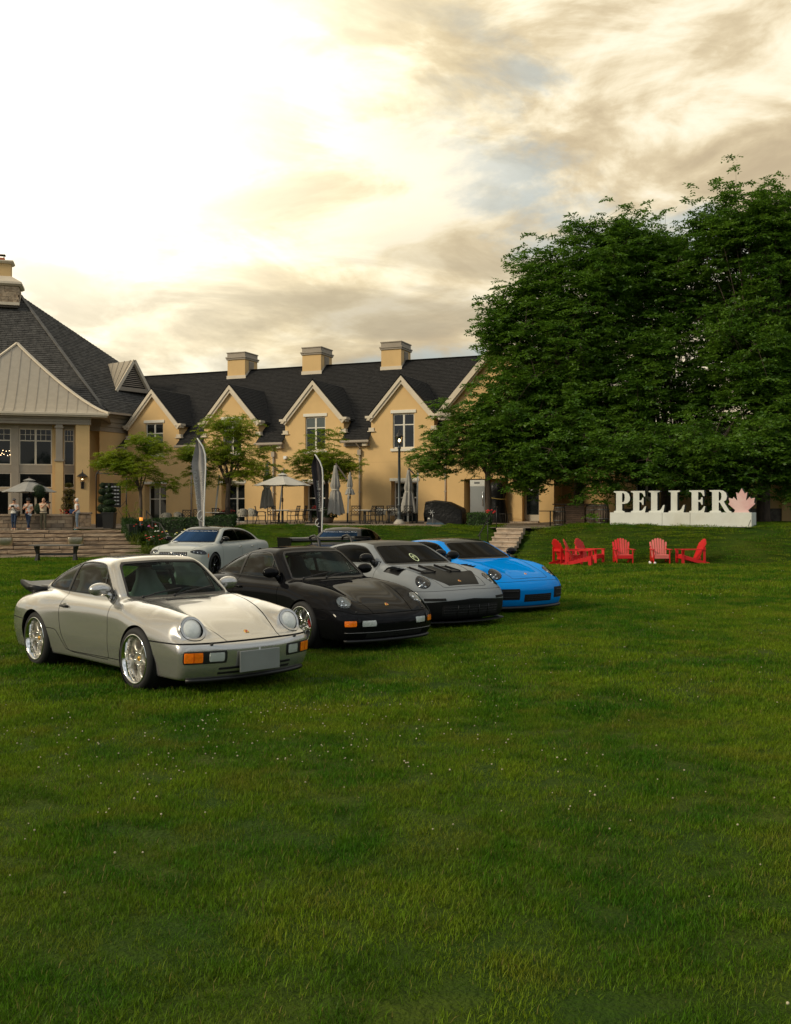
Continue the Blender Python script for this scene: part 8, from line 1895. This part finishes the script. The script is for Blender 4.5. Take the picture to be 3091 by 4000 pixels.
def flags():
    def flag(name, label, px, d, pts_l, pts_r, texts, col, star, z_off=0.0):
        """feather flag: outline given left and right edges in metres about the mast foot"""
        x = at(px, d); z = float(gz(x, d)); t = thing(name, label, 'flag', (x, d, z), 0, 'feather flags'); zz = np.linspace(pts_l[0][1], pts_l[-1][1], 46); lx = np.interp(zz, [p[1] for p in pts_l], [p[0] for p in pts_l]); rx = np.interp(zz, [p[1] for p in pts_r], [p[0] for p in pts_r])
        def fold(u, q): return .05*math.sin(u*9+q*1.3)*(.3+.7*min(1, max(0, (q-2.2)/1.2)))+.05*math.sin(u*math.pi)
        m = MB(); n = 15; vs = [(lx[i]+(rx[i]-lx[i])*j/(n-1), fold(j/(n-1), zz[i]), zz[i]) for i in range(len(zz)) for j in range(n)]; m.add(vs, [(i*n+j, i*n+j+1, (i+1)*n+j+1, (i+1)*n+j) for i in range(len(zz)-1) for j in range(n-1)], True); obj('flag_cloth', m, col, t, recalc=False)
        b = MB(); pts = [(rx[i]+.02, .0, zz[i]) for i in range(0, len(zz), 3)]; b.tube([(rx[0]+.03, 0, 0)]+pts+[(lx[-1]+.01, 0, zz[-1]+.03)], [.02]+[.026]*len(pts)+[.012], 8); obj('mast', b, mat('white_sleeve', (.72, .70, .66), .6), t)
        for (s, size, zc, xc, cov) in texts:
            me = text_mesh(s, size, .002)
            for v in me.vertices:     # seen from behind: mirrored and turned on its side
                a, q = v.co.x, v.co.y; nz = zc+a; nx = xc(nz)+q; i = np.clip((nx-np.interp(nz, zz, lx))/max(.05, np.interp(nz, zz, rx)-np.interp(nz, zz, lx)), 0, 1); v.co = (min(nx, float(np.interp(nz, zz, rx))+.005), fold(i, nz)-.012, nz)
            link('flag_lettering', me, mat('flag_white', (.70, .69, .66), .7), t)
        r = MB(); (sx, sz, sr) = star
        r.tube([(sx+sr*math.cos(a), -.02+fold(.8, sz)*0, sz+sr*math.sin(a)) for a in np.linspace(.6*math.pi, 1.55*math.pi, 14)], .012, 5); r.tube([(sx-.02, -.02, sz), (sx-sr*.6, -.02, sz-sr*.7)], .012, 5); obj('flag_emblem', r, MATS['flag_white'], t)
        gb = MB(); gb.lathe([(0, -.2), (.03, -.2), (.04, .25), (0, .25)], 8, c=(rx[0]+.03, 0, 0)); gb.bar((rx[0]-.35, 0, .03), (rx[0]+.4, 0, .03), .06, .02); obj('ground_spike', gb, IRON, t)
    k = 36.2/2123
    G = mat('flag_grey', (.30, .28, .265), .75, var=.15, vscale=3); D = mat('flag_black', (.028, .022, .024), .7, var=.2, vscale=3)
    zb = lambda y: 1.72+(1092-y)*k+.237
    flag('feather_flag', 'tall grey feather flag with mirrored white lettering rising behind the pale grey saloon', 432, 36.2,
        [(-.06, .4), (-.10, zb(1127)), (-.21, zb(1070)), (-.36, zb(1000)), (-.38, zb(985)), (-.25, zb(950)), (-.20, zb(933))], [(.02, .4), (.03, zb(1127)), (.05, zb(1070)), (.10, zb(1000)), (.10, zb(975)), (.07, zb(958)), (-.13, zb(935)), (-.19, zb(933))],
        [('Performance Cars', .175, zb(1040), lambda z: -.20-.06*(z-2.8), 0), ('Mercedes-Benz', .175, zb(1033), lambda z: -.01+.0*(z-2.8), 0)], G, (.02, zb(1097), .20))
    b2 = MB(); 
    k = 37.0/2123; zc = lambda y: 1.72+(1092-y)*k+.247
    flag('feather_flag', 'shorter black feather flag with mirrored white lettering behind the midnight saloon', 682, 37.0,
        [(-.02, .5), (-.06, zc(1120)), (-.16, zc(1060)), (-.30, zc(1000)), (-.30, zc(990)), (-.19, zc(968))], [(.06, .5), (.07, zc(1120)), (.10, zc(1060)), (.10, zc(1010)), (.07, zc(990)), (-.10, zc(972)), (-.17, zc(968))],
        [('Mercedes-Benz', .185, zc(1055), lambda z: -.015-.07*(z-2.5), 0)], D, (.0, zc(1112), .15))
flags()
def sign():
    WH = mat('sign_white', (.62, .63, .58), .55, var=.05, vscale=1.5, dirt=((.42, .38, .26), .35)); SIDE = mat('letter_side', (.045, .05, .045), .6); x0, d0 = at(1301, 43.6), 43.6; x = x0; y = d0; z = float(terr(x, y))-.05
    a = math.radians(-30); t = thing('letter_sign', 'large white PELLER letters with a pink maple leaf on a long white base', 'sign', (x, y, z), a); Lw = 5.95; hb = .60
    cuts = [0, Lw*.385, Lw*.583, Lw]
    for i in range(3): m = MB(); m.box((cuts[i]+.006, 0, 0), (cuts[i+1]-.006, 1.0, hb)); obj('base_panel', m, WH, t, bevel=.008)
    H = .93; dep = .30
    P = [[(0,0),(.52,0),(.52,.05),(.40,.09),(.40,.40),(.50,.40),(.66,.44),(.76,.55),(.78,.70),(.73,.86),(.60,.97),(.44,1),(0,1),(0,.95),(.11,.91),(.11,.09),(0,.05)], [(.40,.48),(.40,.91),(.46,.91),(.52,.84),(.53,.70),(.51,.55),(.46,.48)]]
    E_ = [[(0,0),(.66,0),(.72,.28),(.66,.28),(.55,.12),(.48,.08),(.40,.08),(.40,.48),(.47,.48),(.52,.43),(.54,.35),(.60,.35),(.60,.68),(.54,.68),(.52,.60),(.47,.56),(.40,.56),(.40,.92),(.49,.92),(.56,.87),(.62,.74),(.68,.74),(.66,1),(0,1),(0,.95),(.11,.91),(.11,.09),(0,.05)]]
    L_ = [[(0,0),(.68,0),(.74,.34),(.67,.34),(.58,.16),(.50,.09),(.40,.09),(.40,.91),(.52,.95),(.52,1),(0,1),(0,.95),(.11,.91),(.11,.09),(0,.05)]]
    R_ = [[(0,0),(.50,0),(.50,.05),(.40,.09),(.40,.45),(.44,.45),(.68,.04),(.76,0),(.95,0),(.95,.04),(.86,.08),(.62,.48),(.72,.56),(.76,.70),(.72,.87),(.60,.97),(.44,1),(0,1),(0,.95),(.11,.91),(.11,.09),(0,.05)], [(.40,.53),(.40,.92),(.45,.92),(.51,.85),(.52,.72),(.50,.58),(.45,.53)]]
    def glyph(name, polys, x, lab=None, m=WH, hscale=H, sx=H, zb=hb):
        bm = bmesh.new()
        def loop(poly, y): return [bm.verts.new((x+p[0]*sx, y, zb+.002+p[1]*hscale)) for p in poly]
        lo = [loop(p, .12) for p in polys]; hi = [loop(p, .12+dep) for p in polys]
        for F_, B_ in zip(lo, hi):
            n = len(F_)
            for i in range(n): f = bm.faces.new((F_[i], F_[(i+1) % n], B_[(i+1) % n], B_[i])); f.material_index = 1
        for side in (lo, hi):
            ed = []
            for v in side:
                for i in range(len(v)):
                    e = bm.edges.get((v[i], v[(i+1) % len(v)])) or bm.edges.new((v[i], v[(i+1) % len(v)])); ed.append(e)
            r = bmesh.ops.triangle_fill(bm, use_beauty=True, use_dissolve=False, edges=ed)
        bmesh.ops.recalc_face_normals(bm, faces=bm.faces); me = bpy.data.meshes.new(name); bm.to_mesh(me); bm.free(); o = link(name, me, [m, SIDE], t); return o
    for g, px in ((P, .14), (E_, .90), (L_, 1.68), (L_, 2.53), (E_, 3.40), (R_, 4.24)): glyph('letter', g, px)
    leaf = [(.46,0),(.54,0),(.57,0),(.86,.0),(.80,.10),(1.12,.36),(1.06,.42),(1.10,.62),(.92,.58),(.87,.66),(.70,.50),(.76,.86),(.64,.80),(.50,1.02),(.36,.80),(.24,.86),(.30,.50),(.13,.66),(.08,.58),(-.10,.62),(-.06,.42),(-.12,.36),(.20,.10),(.14,.0)]
    LF = bpy.data.materials.new('leaf_pink'); LF.use_nodes = True; T = NT(LF.node_tree); co = T.n('ShaderNodeTexCoord').outputs['Object']; nz = T.n('ShaderNodeTexNoise', {'Vector': co, 'Scale': 1.6, 'Detail': 4.0}).outputs[0]; bs = T.n('ShaderNodeBsdfPrincipled', {'Base Color': T.mix(T.mapr(nz, .35, .65), (.60, .34, .33, 1), (.66, .46, .43, 1)), 'Roughness': .5}); T.n('ShaderNodeOutputMaterial', {0: bs.outputs[0]})
    glyph('maple_leaf', [leaf[3:]] if False else [[p for i, p in enumerate(leaf) if i > 2]], 5.10, None, LF, .97, .86)
    m = MB(); m.tube([(Lw-.14, -.012, .04), (Lw-.10, -.012, .15), (Lw-.035, -.012, .3)], .008, 4); obj('sign_cable', m, MATS['black_trim'], t)
sign()
def adirondack():
    RED = mat('red_plank', (.62, .012, .014), .45, var=.08, vscale=3, bump=.08, bscale=60); FADED = mat('faded_red_plank', (.64, .15, .13), .6, var=.10, vscale=3); FADE2 = mat('half_faded_red', (.62, .06, .05), .5, var=.15, vscale=4)
    t = thing('adirondack_chair', 'x', 'garden chair', (0, 0, 0), 0, 'red garden chairs in a ring on the lawn'); n = 7; M = Matrix.Translation((-.24, 0, .22)) @ Matrix.Rotation(math.radians(-24), 4, 'Y'); backs = []
    for k in range(n):
        u = (k-3)/3; m = MB(); w = .080; y0 = u*.235; y1 = u*.30; h = .86-.16*u*u; c = []
        for z, y in ((0, y0), (h-.05, y1)): pass
        vs = [(-.011, y0-w*.42, 0), (.011, y0-w*.42, 0), (.011, y0+w*.42, 0), (-.011, y0+w*.42, 0), (-.011, y1-w*.5, h-.03), (.011, y1-w*.5, h-.03), (.011, y1+w*.5, h-.03), (-.011, y1+w*.5, h-.03), (-.011, y1-w*.25, h), (.011, y1-w*.25, h), (.011, y1+w*.25, h), (-.011, y1+w*.25, h)]
        m.add(vs, [(0, 3, 2, 1), (8, 9, 10, 11)]+[(a+j, a+(j+1) % 4, a+4+(j+1) % 4, a+4+j) for a in (0, 4) for j in range(4)]); m.xf(M); backs.append(obj('back_slat', m, RED, t))
    for k in range(6): x = .40-.105*k; m = MB(); m.box((-.046, -.27, -.011), (.046, .27, .011), Matrix.Translation((x, 0, .375-.155*(k/5)+(.0 if k else -.01))) @ Matrix.Rotation(math.radians(-14+0*k)*-1 if k else .6, 4, 'Y')); obj('seat_slat', m, RED, t)
    m = MB(); m.box((.415, -.28, .24), (.437, .28, .37)); obj('front_apron', m, RED, t)
    for s in (-1, 1):
        a = MB(); a.prism([(-.52, 0), (-.46, .05), (.30, .05), (.42, .0)], .02); a = MB(); vs = [(-.50, .27), (.30, .27), (.46, .25), (.50, .33), (.44, .42), (.25, .415), (-.15, .37), (-.50, .34)]; a.add([(x, y*s, .575) for x, y in vs]+[(x, y*s, .60) for x, y in vs], [tuple(range(8)), tuple(range(8, 16))]+[(i, (i+1) % 8, (i+1) % 8+8, i+8) for i in range(8)]); obj('armrest', a, RED, t)
        f = MB(); f.box((.35, s*.305-.014, 0), (.46, s*.305+.014, .574)); f.add([(.37, s*.32, .40), (.44, s*.32, .40), (.44, s*.40, .573), (.37, s*.40, .573)], [(0, 1, 2, 3)]); obj('front_leg', f, RED, t)
        st = MB(); st.add([(.44, s*.283-.012, .25), (.44, s*.283-.012, .36), (-.18, s*.283-.012, .215), (-.66, s*.283-.012, .09), (-.70, s*.283-.012, .0), (-.55, s*.283-.012, .0), (-.1, s*.283-.012, .10), (.44, s*.283+.012, .25), (.44, s*.283+.012, .36), (-.18, s*.283+.012, .215), (-.66, s*.283+.012, .09), (-.70, s*.283+.012, .0), (-.55, s*.283+.012, .0), (-.1, s*.283+.012, .10)], [tuple(range(7)), tuple(range(7, 14))]+[(i, (i+1) % 7, (i+1) % 7+7, i+7) for i in range(7)]); obj('side_rail', st, RED, t)
        bl = MB(); bl.box((-.50, s*.30-.014, .02), (-.41, s*.30+.014, .70)); obj('rear_upright', bl, RED, t)
    for z, xx in ((.57, -.45), (.26, -.30)): m = MB(); m.box((xx-.015, -.30, z-.045), (xx+.015, .30, z+.045), None); obj('back_rail', m, RED, t)
    def put(o, px, d, a, label): x = at(px, d); o.location = (x, d, float(gz(x, d))); o.rotation_euler = (0, 0, math.radians(a)); o['label'] = label
    put(t, 1236, 37.2, -16, 'deep red garden chair nearest the blue car, seen side-on in front of another')
    o = dup(t); put(o, 1212, 38.2, 20, 'leftmost deep red garden chair, mostly hidden with its back edge-on')
    o = dup(t); put(o, 1259, 39.4, -40, 'deep red garden chair at the back of the left cluster, turned half right')
    def recolor(o, m):
        for c in kids(o):
            if c.name.startswith(('back_slat', 'seat_slat', 'front_apron')): c.data = c.data.copy(); c.data.materials[0] = m(c) if callable(m) else m
    o = dup(t); put(o, 1329, 39.0, -93, 'garden chair with partly faded red back slats facing the viewer'); k = [0]
    def mm(c): k[0] += 1; return FADE2 if k[0] in (4, 5, 6, 7, 8) else RED
    recolor(o, mm)
    o = dup(t); put(o, 1408, 39.0, -96, 'garden chair bleached pinkish all over, facing the viewer with white shoes beneath'); recolor(o, FADED)
    o = dup(t); put(o, 1472, 38.6, 186, 'rightmost red garden chair, seen from its side facing left')
    x = at(1392, 38.6); s = thing('white_shoes', 'pair of small white shoes lying under the faded garden chair', 'shoes', (x, 38.6, float(gz(x, 38.6)))); 
    for dx in (-.09, .09): m = MB(); m.ball((dx, 0, .055), .11, 12, 7, (.5, 1.1, .5)); m.ball((dx, .07, .09), .06, 10, 6, (.7, .8, .8)); obj('shoe', m, MATS['white_plastic'], s)
adirondack()
# ---------------------------------------------------------------- people: one smooth body each, built from tapered limbs blended together
SKIN = mat('skin', (.48, .25, .15), .55, var=.06, vscale=20)
def capsule(a, b, ra, rb):
    a, b = np.array(a, float), np.array(b, float); d = b-a; L2 = d@d
    def f(x, y, z):
        p = np.stack([x, y, z], -1)-a; t = np.clip((p@d)/L2, 0, 1); return np.linalg.norm(p-t[..., None]*d, axis=-1)-(ra+(rb-ra)*t)
    return f
def ellip(c, r, rx=0.0):
    c = np.array(c); r = np.array(r); cs, sn = math.cos(rx), math.sin(rx)
    def f(x, y, z):
        X, Y, Z = x-c[0], y-c[1], z-c[2]; Y, Z = Y*cs-Z*sn, Y*sn+Z*cs; q = np.sqrt((X/r[0])**2+(Y/r[1])**2+(Z/r[2])**2); return (q-1)*r.min()
    return f
def person(label, loc, rz, J, colors, hem=.93, sleeve=.45, cuff=.10, scale=1.0, extras=None, shoe_m=None, neck=1.385):
    """J: joints, front is -y.  hip/knee/ankle/toe/shoulder/elbow/wrist per side, head centre"""
    t = thing('person', label, 'person', loc, rz); t.scale = (scale,)*3; limb = []
    S = []
    S += [(ellip((J['hip'][0], J['hip'][1]+.02, .95), (.175, .135, .14)), .06), (ellip((J['hip'][0]*.5+J['chest'][0]*.5, J['chest'][1]*.5+J['hip'][1]*.5, 1.12), (.155, .115, .18)), .06), (ellip(J['chest'], (.185, .125, .20)), .06)]
    for s in ('L', 'R'):
        S += [(capsule(J['h'+s], J['k'+s], .092, .062), .04), (capsule(J['k'+s], J['a'+s], .060, .042), .025), (capsule(J['a'+s], J['t'+s], .045, .036), .02)]
        S += [(capsule(J['s'+s], J['e'+s], .056, .043), .03), (capsule(J['e'+s], J['w'+s], .042, .028), .02), (capsule(J['w'+s], J['p'+s], .032, .036), .015)]
    hd = np.array(J['head']); S += [(capsule((hd[0]*.7+J['chest'][0]*.3, J['chest'][1]+.02, 1.36), hd+np.array([0, .02, -.06]), .058, .052), .03), (ellip(hd+np.array([0, .015, .02]), (.076, .094, .105)), .02), (ellip(hd+np.array([0, -.035, -.05]), (.056, .056, .066)), .03), (capsule(hd+np.array([0, -.085, .01]), hd+np.array([0, -.112, -.025]), .011, .016), .012)]
    for sx in (-1, 1): S += [(ellip(hd+np.array([sx*.078, .02, -.01]), (.012, .022, .034)), .008)]
    if J.get('facing'): pass
    def F(x, y, z):
        d = S[0][0](x, y, z)
        for f, k in S[1:]: d = smin(d, f(x, y, z), k)
        return d
    pts = np.array([p for k, p in J.items() if isinstance(p, (tuple, list)) and len(p) == 3]); lo = pts.min(0)-.24; hi = pts.max(0)+.24; lo[2] = -.03
    V, T = surface_net(F, tuple(lo), tuple(hi), .021); V = project(F, V, 2); N = unit(gradF(F, V))
    # hands: five bent fingers each, joined into the same mesh
    Vx, Tx = [V], [T]; base = len(V); hb = MB()
    for s in ('L', 'R'):
        w, p = np.array(J['w'+s], float), np.array(J['p'+s], float); d = unit(p-w); sd = unit(np.cross(d, np.array([0.2, 1, .3]))); nn = np.cross(sd, d)
        for k, L in enumerate((.062, .074, .078, .070)):
            o = p+sd*(k-1.5)*.019; c = -1 if s == 'L' else 1; hb.tube([tuple(o), tuple(o+d*L*.5+nn*.012), tuple(o+d*L*.78+nn*.035*1)], [.0105, .0095, .0075], 6)
        o = w*.45+p*.55+sd*.03; hb.tube([tuple(o), tuple(o+d*.03+sd*.028), tuple(o+d*.06+sd*.032+nn*.012)], [.013, .011, .009], 6)
    hv = np.array(hb.v); tri = []
    for f in hb.f:
        for i in range(1, len(f)-1): tri.append((f[0], f[i], f[i+1]))
    V = np.concatenate([V, hv]); T = np.concatenate([T, np.array(tri)+base]); me = np_mesh('body', V, T)
    cen = V[T].mean(1); m = np.zeros(len(T), int)        # 0 skin 1 top 2 trousers 3 shoes
    armd = np.full(len(T), 9.0); sl = np.zeros(len(T), bool)
    for s in ('L', 'R'):
        up = capsule(J['s'+s], J['e'+s], .05, .05)(*cen.T); fo = np.minimum(capsule(J['e'+s], J['w'+s], .04, .03)(*cen.T), capsule(J['w'+s], J['p'+s], .04, .06)(*cen.T)); a, b = np.array(J['s'+s]), np.array(J['e'+s]); tt = ((cen-a)@(b-a))/((b-a)@(b-a)); on = np.minimum(up, fo) < .03
        bare = (fo < .028) | ((up < .03) & (tt > sleeve)); m = np.where(on & bare, 9, m)
    tor = (cen[:, 2] > hem) & (cen[:, 2] < neck) & (m != 9); m = np.where(tor, 1, m)
    m = np.where((cen[:, 2] <= hem) & (m != 9) & (cen[:, 2] > .085+cuff), 2, m); m = np.where(cen[:, 2] < .075, 3, m); m = np.where(m == 9, 0, m); m[-len(tri):] = 0
    for c in (SKIN, colors[0], colors[1], colors[2]): me.materials.append(c)
    me.polygons.foreach_set('material_index', m.astype(np.int32)); me.update(); link('body', me, None, t)
    ey = MB()
    for sx in (-1, 1): ey.ball(tuple(hd+np.array([sx*.032, -.082, .012])), .011, 8, 6)
    obj('eyes', ey, mat('eye_dark', (.02, .015, .012), .2), t); mo = MB(); mo.ball(tuple(hd+np.array([0, -.086, -.062])), .02, 8, 5, (1, .25, .28)); obj('mouth', mo, mat('lips', (.35, .12, .09), .5), t)
    if extras: extras(t, hd)
    return t
def hair_cap(t, hd, m, back=.03, top=.02, low=-.02, name='hair'):
    mb = MB(); vs = []; mb.ball((hd[0], hd[1]+back, hd[2]+top), 1, 18, 12, (.088, .103, .112)); keep = [(v[0], v[1] if not (v[1] < hd[1]-.03 and v[2] < hd[2]+.05) else hd[1]-.03, max(v[2], hd[2]+low-.05*(v[1] > hd[1]))) for v in mb.v]; mb.v = keep; return obj(name, mb, m, t)
def people():
    base = dict(hip=(0, 0, .95), chest=(0, 0, 1.28), hL=(-.09, 0, .90), hR=(.09, 0, .90), kL=(-.085, -.02, .50), kR=(.085, -.02, .50), aL=(-.08, .02, .09), aR=(.08, .02, .09), tL=(-.09, -.12, .045), tR=(.09, -.12, .045), sL=(-.175, 0, 1.38), sR=(.175, 0, 1.38), eL=(-.22, .02, 1.12), eR=(.22, .02, 1.12), wL=(-.22, -.08, .90), wR=(.22, -.08, .90), pL=(-.22, -.10, .82), pR=(.22, -.10, .82), head=(0, -.02, 1.575))
    JEAN = mat('navy_jeans', (.012, .028, .065), .8, var=.15, vscale=12); BLJ = mat('light_jeans', (.22, .28, .34), .8, var=.12, vscale=12); OLV = mat('olive_trousers', (.075, .068, .04), .85, var=.1); WH = mat('white_tee', (.66, .63, .58), .85, var=.04); CR = mat('cream_polo', (.58, .48, .34), .85, var=.04); SH = mat('cream_shoes', (.45, .38, .28), .7); SW = mat('white_trainers', (.70, .70, .66), .6); DS = mat('dark_shoes', (.02, .02, .02), .5); TQ = mat('aqua_shoes', (.22, .45, .45), .6)
    PR = bpy.data.materials.new('printed_tee'); PR.use_nodes = True; T = NT(PR.node_tree); co = T.n('ShaderNodeTexCoord').outputs['Object']; v = T.n('ShaderNodeTexVoronoi', {'Vector': co, 'Scale': 9.0}).outputs['Color']; h = T.n('ShaderNodeSeparateColor', {0: v}).outputs[0]; z = T.n('ShaderNodeSeparateXYZ', {0: co}).outputs[2]; c = T.mix(T.math('MULTIPLY', T.mapr(h, .45, .5), T.mapr(z, 1.28, 1.15)), (.62, .58, .52, 1), (.55, .13, .04, 1)); c = T.mix(T.mapr(h, .2, .15), c, (.40, .36, .30, 1)); bs = T.n('ShaderNodeBsdfPrincipled', {'Base Color': c, 'Roughness': .85}); T.n('ShaderNodeOutputMaterial', {0: bs.outputs[0]})
    GR = mat('grey_hair', (.45, .43, .40), .8); BR = mat('brown_hair', (.10, .055, .025), .7); WHH = mat('white_hair', (.70, .66, .60), .8); BLK = MATS['black_trim']
    def pos(px, off=.42): # on the top landing, just before the seat wall
        d = 49.5
        for _ in range(6): x = at(px, d); d = 50.3+.268*(x+12)+off
        return (x, d, float(terr(x, d))+.004)
    J = dict(base); J.update(eL=(-.25, -.05, 1.13), eR=(.25, -.05, 1.13), wL=(-.09, -.24, 1.22), wR=(.09, -.24, 1.22), pL=(-.05, -.27, 1.27), pR=(.05, -.27, 1.27), kR=(.05, -.04, .50), aR=(.03, .0, .09), tR=(.05, -.14, .045))
    p1 = pos(31)
    def ex1(t, hd):
        hair_cap(t, hd, GR); m = MB(); m.ball((hd[0], hd[1]+.01, hd[2]+.075), 1, 16, 9, (.092, .105, .062)); m.lathe([(.02, .0), (.115, -.012), (.118, -.006), (.02, .012)], 14, (hd[0], hd[1]-.06, hd[2]+.07), a0=math.pi*1.08, a1=math.pi*1.92); obj('cap', m, mat('navy_cap', (.012, .015, .03), .7), t); b = MB(); b.box((hd[0]-.06, hd[1]-.105, hd[2]+.065), (hd[0]+.06, hd[1]-.09, hd[2]+.085)); obj('cap_band', b, WH, t); g = MB()
        for s in (-1, 1): g.ball((hd[0]+s*.036, hd[1]-.095, hd[2]+.010), .030, 8, 6, (1, .4, .75))
        g.bar((hd[0]-.08, hd[1]-.07, hd[2]+.012), (hd[0]+.08, hd[1]-.07, hd[2]+.012), .01); obj('sunglasses', g, BLK, t); s = MB(); s.tube([(-.14, -.02, 1.42), (0, -.14, 1.22), (.17, -.12, .96)], .012, 5); obj('bag_strap', s, BLK, t)
    person('woman in navy cap and sunglasses with striped white tee, leftmost on the seat wall', p1, .12, J, (WH, JEAN, SH), scale=.93, extras=ex1, cuff=.06)
    c = thing('camera', 'dark camera held at chest by the woman in the navy cap', 'camera', (p1[0]+.02, p1[1]-.29*.93, p1[2]+1.30*.93), .12); m = MB(); m.box((-.07, -.03, -.045), (.07, .03, .045)); obj('camera_body', m, BLK, c, bevel=.008); l = MB(); l.lathe([(.035, 0), (.035, .06), (.028, .065), (0, .06)], 12, M=Matrix.Rotation(math.pi/2, 4, 'X'), c=(0, -.03, 0)); obj('camera_lens', l, BLK, c)
    b = thing('shoulder_bag', 'black bag hanging at the hip of the woman in the navy cap', 'bag', (p1[0]+.21, p1[1]-.05, p1[2]+.72)); m = MB(); m.box((-.05, -.13, 0), (.06, .13, .24)); obj('bag_body', m, BLK, b, bevel=.02); m = MB(); m.box((-.055, -.135, .15), (.066, .135, .245)); obj('bag_flap', m, BLK, b, bevel=.015)
    J = dict(base); J.update(eL=(-.25, -.08, 1.16), wL=(.02, -.19, 1.30), pL=(.08, -.19, 1.36), eR=(.24, .0, 1.13), wR=(.17, -.13, .98), pR=(.15, -.16, .91), kL=(-.02, -.03, .50), aL=(.06, .02, .09), tL=(.02, -.12, .045), kR=(.06, -.05, .50), aR=(-.01, -.06, .09), tR=(.05, -.2, .045)); p2 = pos(61)
    def ex2(t, hd):
        hair_cap(t, hd, BR, low=-.07); m = MB(); m.lathe([(.155, .045), (.150, .052), (.095, .055), (.092, .14), (.07, .165), (.0, .16)], 22, (hd[0], hd[1]+.01, hd[2]), M=Matrix.Diagonal((1, 1.08, 1, 1))); obj('brim_hat', m, mat('black_felt', (.02, .018, .016), .85), t); g = MB()
        for s in (-1, 1): g.ball((hd[0]+s*.036, hd[1]-.095, hd[2]+.010), .026, 8, 6, (1, .4, .75))
        obj('sunglasses', g, BLK, t)
    person('woman in black brimmed hat and orange printed tee with crossed ankles on the seat wall', p2, -.1, J, (PR, JEAN, SW), scale=.93, extras=ex2, cuff=.06, sleeve=.35)
    w = thing('wallet', 'small pale wallet held low by the woman in the brimmed hat', 'wallet', (p2[0]+.15, p2[1]-.2, p2[2]+.80), .5); m = MB(); m.box((-.09, -.012, -.05), (.09, .012, .05), Matrix.Rotation(.5, 4, 'Y')); obj('wallet_body', m, mat('wallet_grey', (.45, .45, .46), .5), w, bevel=.006); m = MB(); m.tube([(-.07, 0, .06), (-.12, .05, .18), (-.06, .06, .26)], .006, 5); obj('wrist_loop', m, BLK, w)
    J = dict(base); J.update(eL=(-.03, -.17, 1.20), wL=(.17, -.22, 1.36), pL=(.23, -.22, 1.41), eR=(.33, -.05, 1.18), wR=(.36, -.20, 1.36), pR=(.35, -.22, 1.43), head=(.02, -.03, 1.575), kL=(-.10, -.02, .50), kR=(.10, -.02, .50), aL=(-.10, .02, .09), aR=(.10, .02, .09), tL=(-.14, -.12, .045), tR=(.14, -.12, .045)); p3 = pos(93)
    def ex3(t, hd):
        m = MB(); m.lathe([(.185, .985), (.186, 1.0), (.184, 1.015)], 20, M=Matrix.Diagonal((1, .78, 1, 1))); obj('belt', m, mat('brown_belt', (.04, .022, .012), .5), t)
        hair_cap(t, hd, mat('cropped_hair', (.42, .27, .19), .7), .022, -.025, .0)
    person('bald man in cream polo and olive trousers raising a camera to his right', p3, .05, J, (CR, OLV, DS), scale=.95, extras=ex3, cuff=.0)
    c = thing('camera', 'black camera held up to the right by the bald man', 'camera', (p3[0]+.29, p3[1]-.235, p3[2]+1.385), .3); m = MB(); m.box((-.065, -.035, -.045), (.065, .035, .045)); m.box((-.03, -.03, .045), (.03, .03, .07)); obj('camera_body', m, BLK, c, bevel=.008); l = MB(); l.lathe([(.035, 0), (.036, .08), (.03, .085), (0, .08)], 12, M=Matrix.Rotation(math.pi/2, 4, 'Y'), c=(.065, 0, 0)); obj('camera_lens', l, BLK, c)
    J = dict(base); J.update(head=(0, -.06, 1.56), eL=(-.22, .08, 1.12), wL=(-.14, .0, .93), pL=(-.12, -.04, .87), eR=(.22, .05, 1.12), wR=(.16, -.16, .96), pR=(.13, -.2, .90)); p4 = pos(165, .75)
    def ex4(t, hd):
        hair_cap(t, hd, WHH, .03, .015, -.05); m = MB(); m.ball((hd[0], hd[1]+.08, hd[2]+.09), .05); obj('hair_bun', m, WHH, t); s = MB(); s.tube([(.12, .03, 1.42), (.0, -.14, 1.25), (-.17, -.09, 1.0)], .009, 5); obj('bag_strap', s, mat('blue_strap', (.03, .07, .16), .6), t)
    person('white-haired woman in white top and light jeans looking down beside the seat wall end', p4, math.radians(-72), J, (WH, BLJ, TQ), scale=.95, extras=ex4, cuff=.09, sleeve=.30)
    b = thing('shoulder_bag', 'blue crossbody bag at the front of the white-haired woman', 'bag', (p4[0]-.19, p4[1]-.13, p4[2]+.83), .2); m = MB(); m.box((-.14, -.045, 0), (.14, .045, .20)); obj('bag_body', m, mat('blue_bag', (.025, .06, .15), .55), b, bevel=.025); m = MB(); m.box((-.142, -.05, .12), (.142, .047, .205)); obj('bag_flap', m, MATS['blue_bag'], b, bevel=.015)
    # planting box on the wall top behind the people
people()
build_silver(); build_black(); build_grey(); build_blue(); build_saloon(True); build_saloon(False)
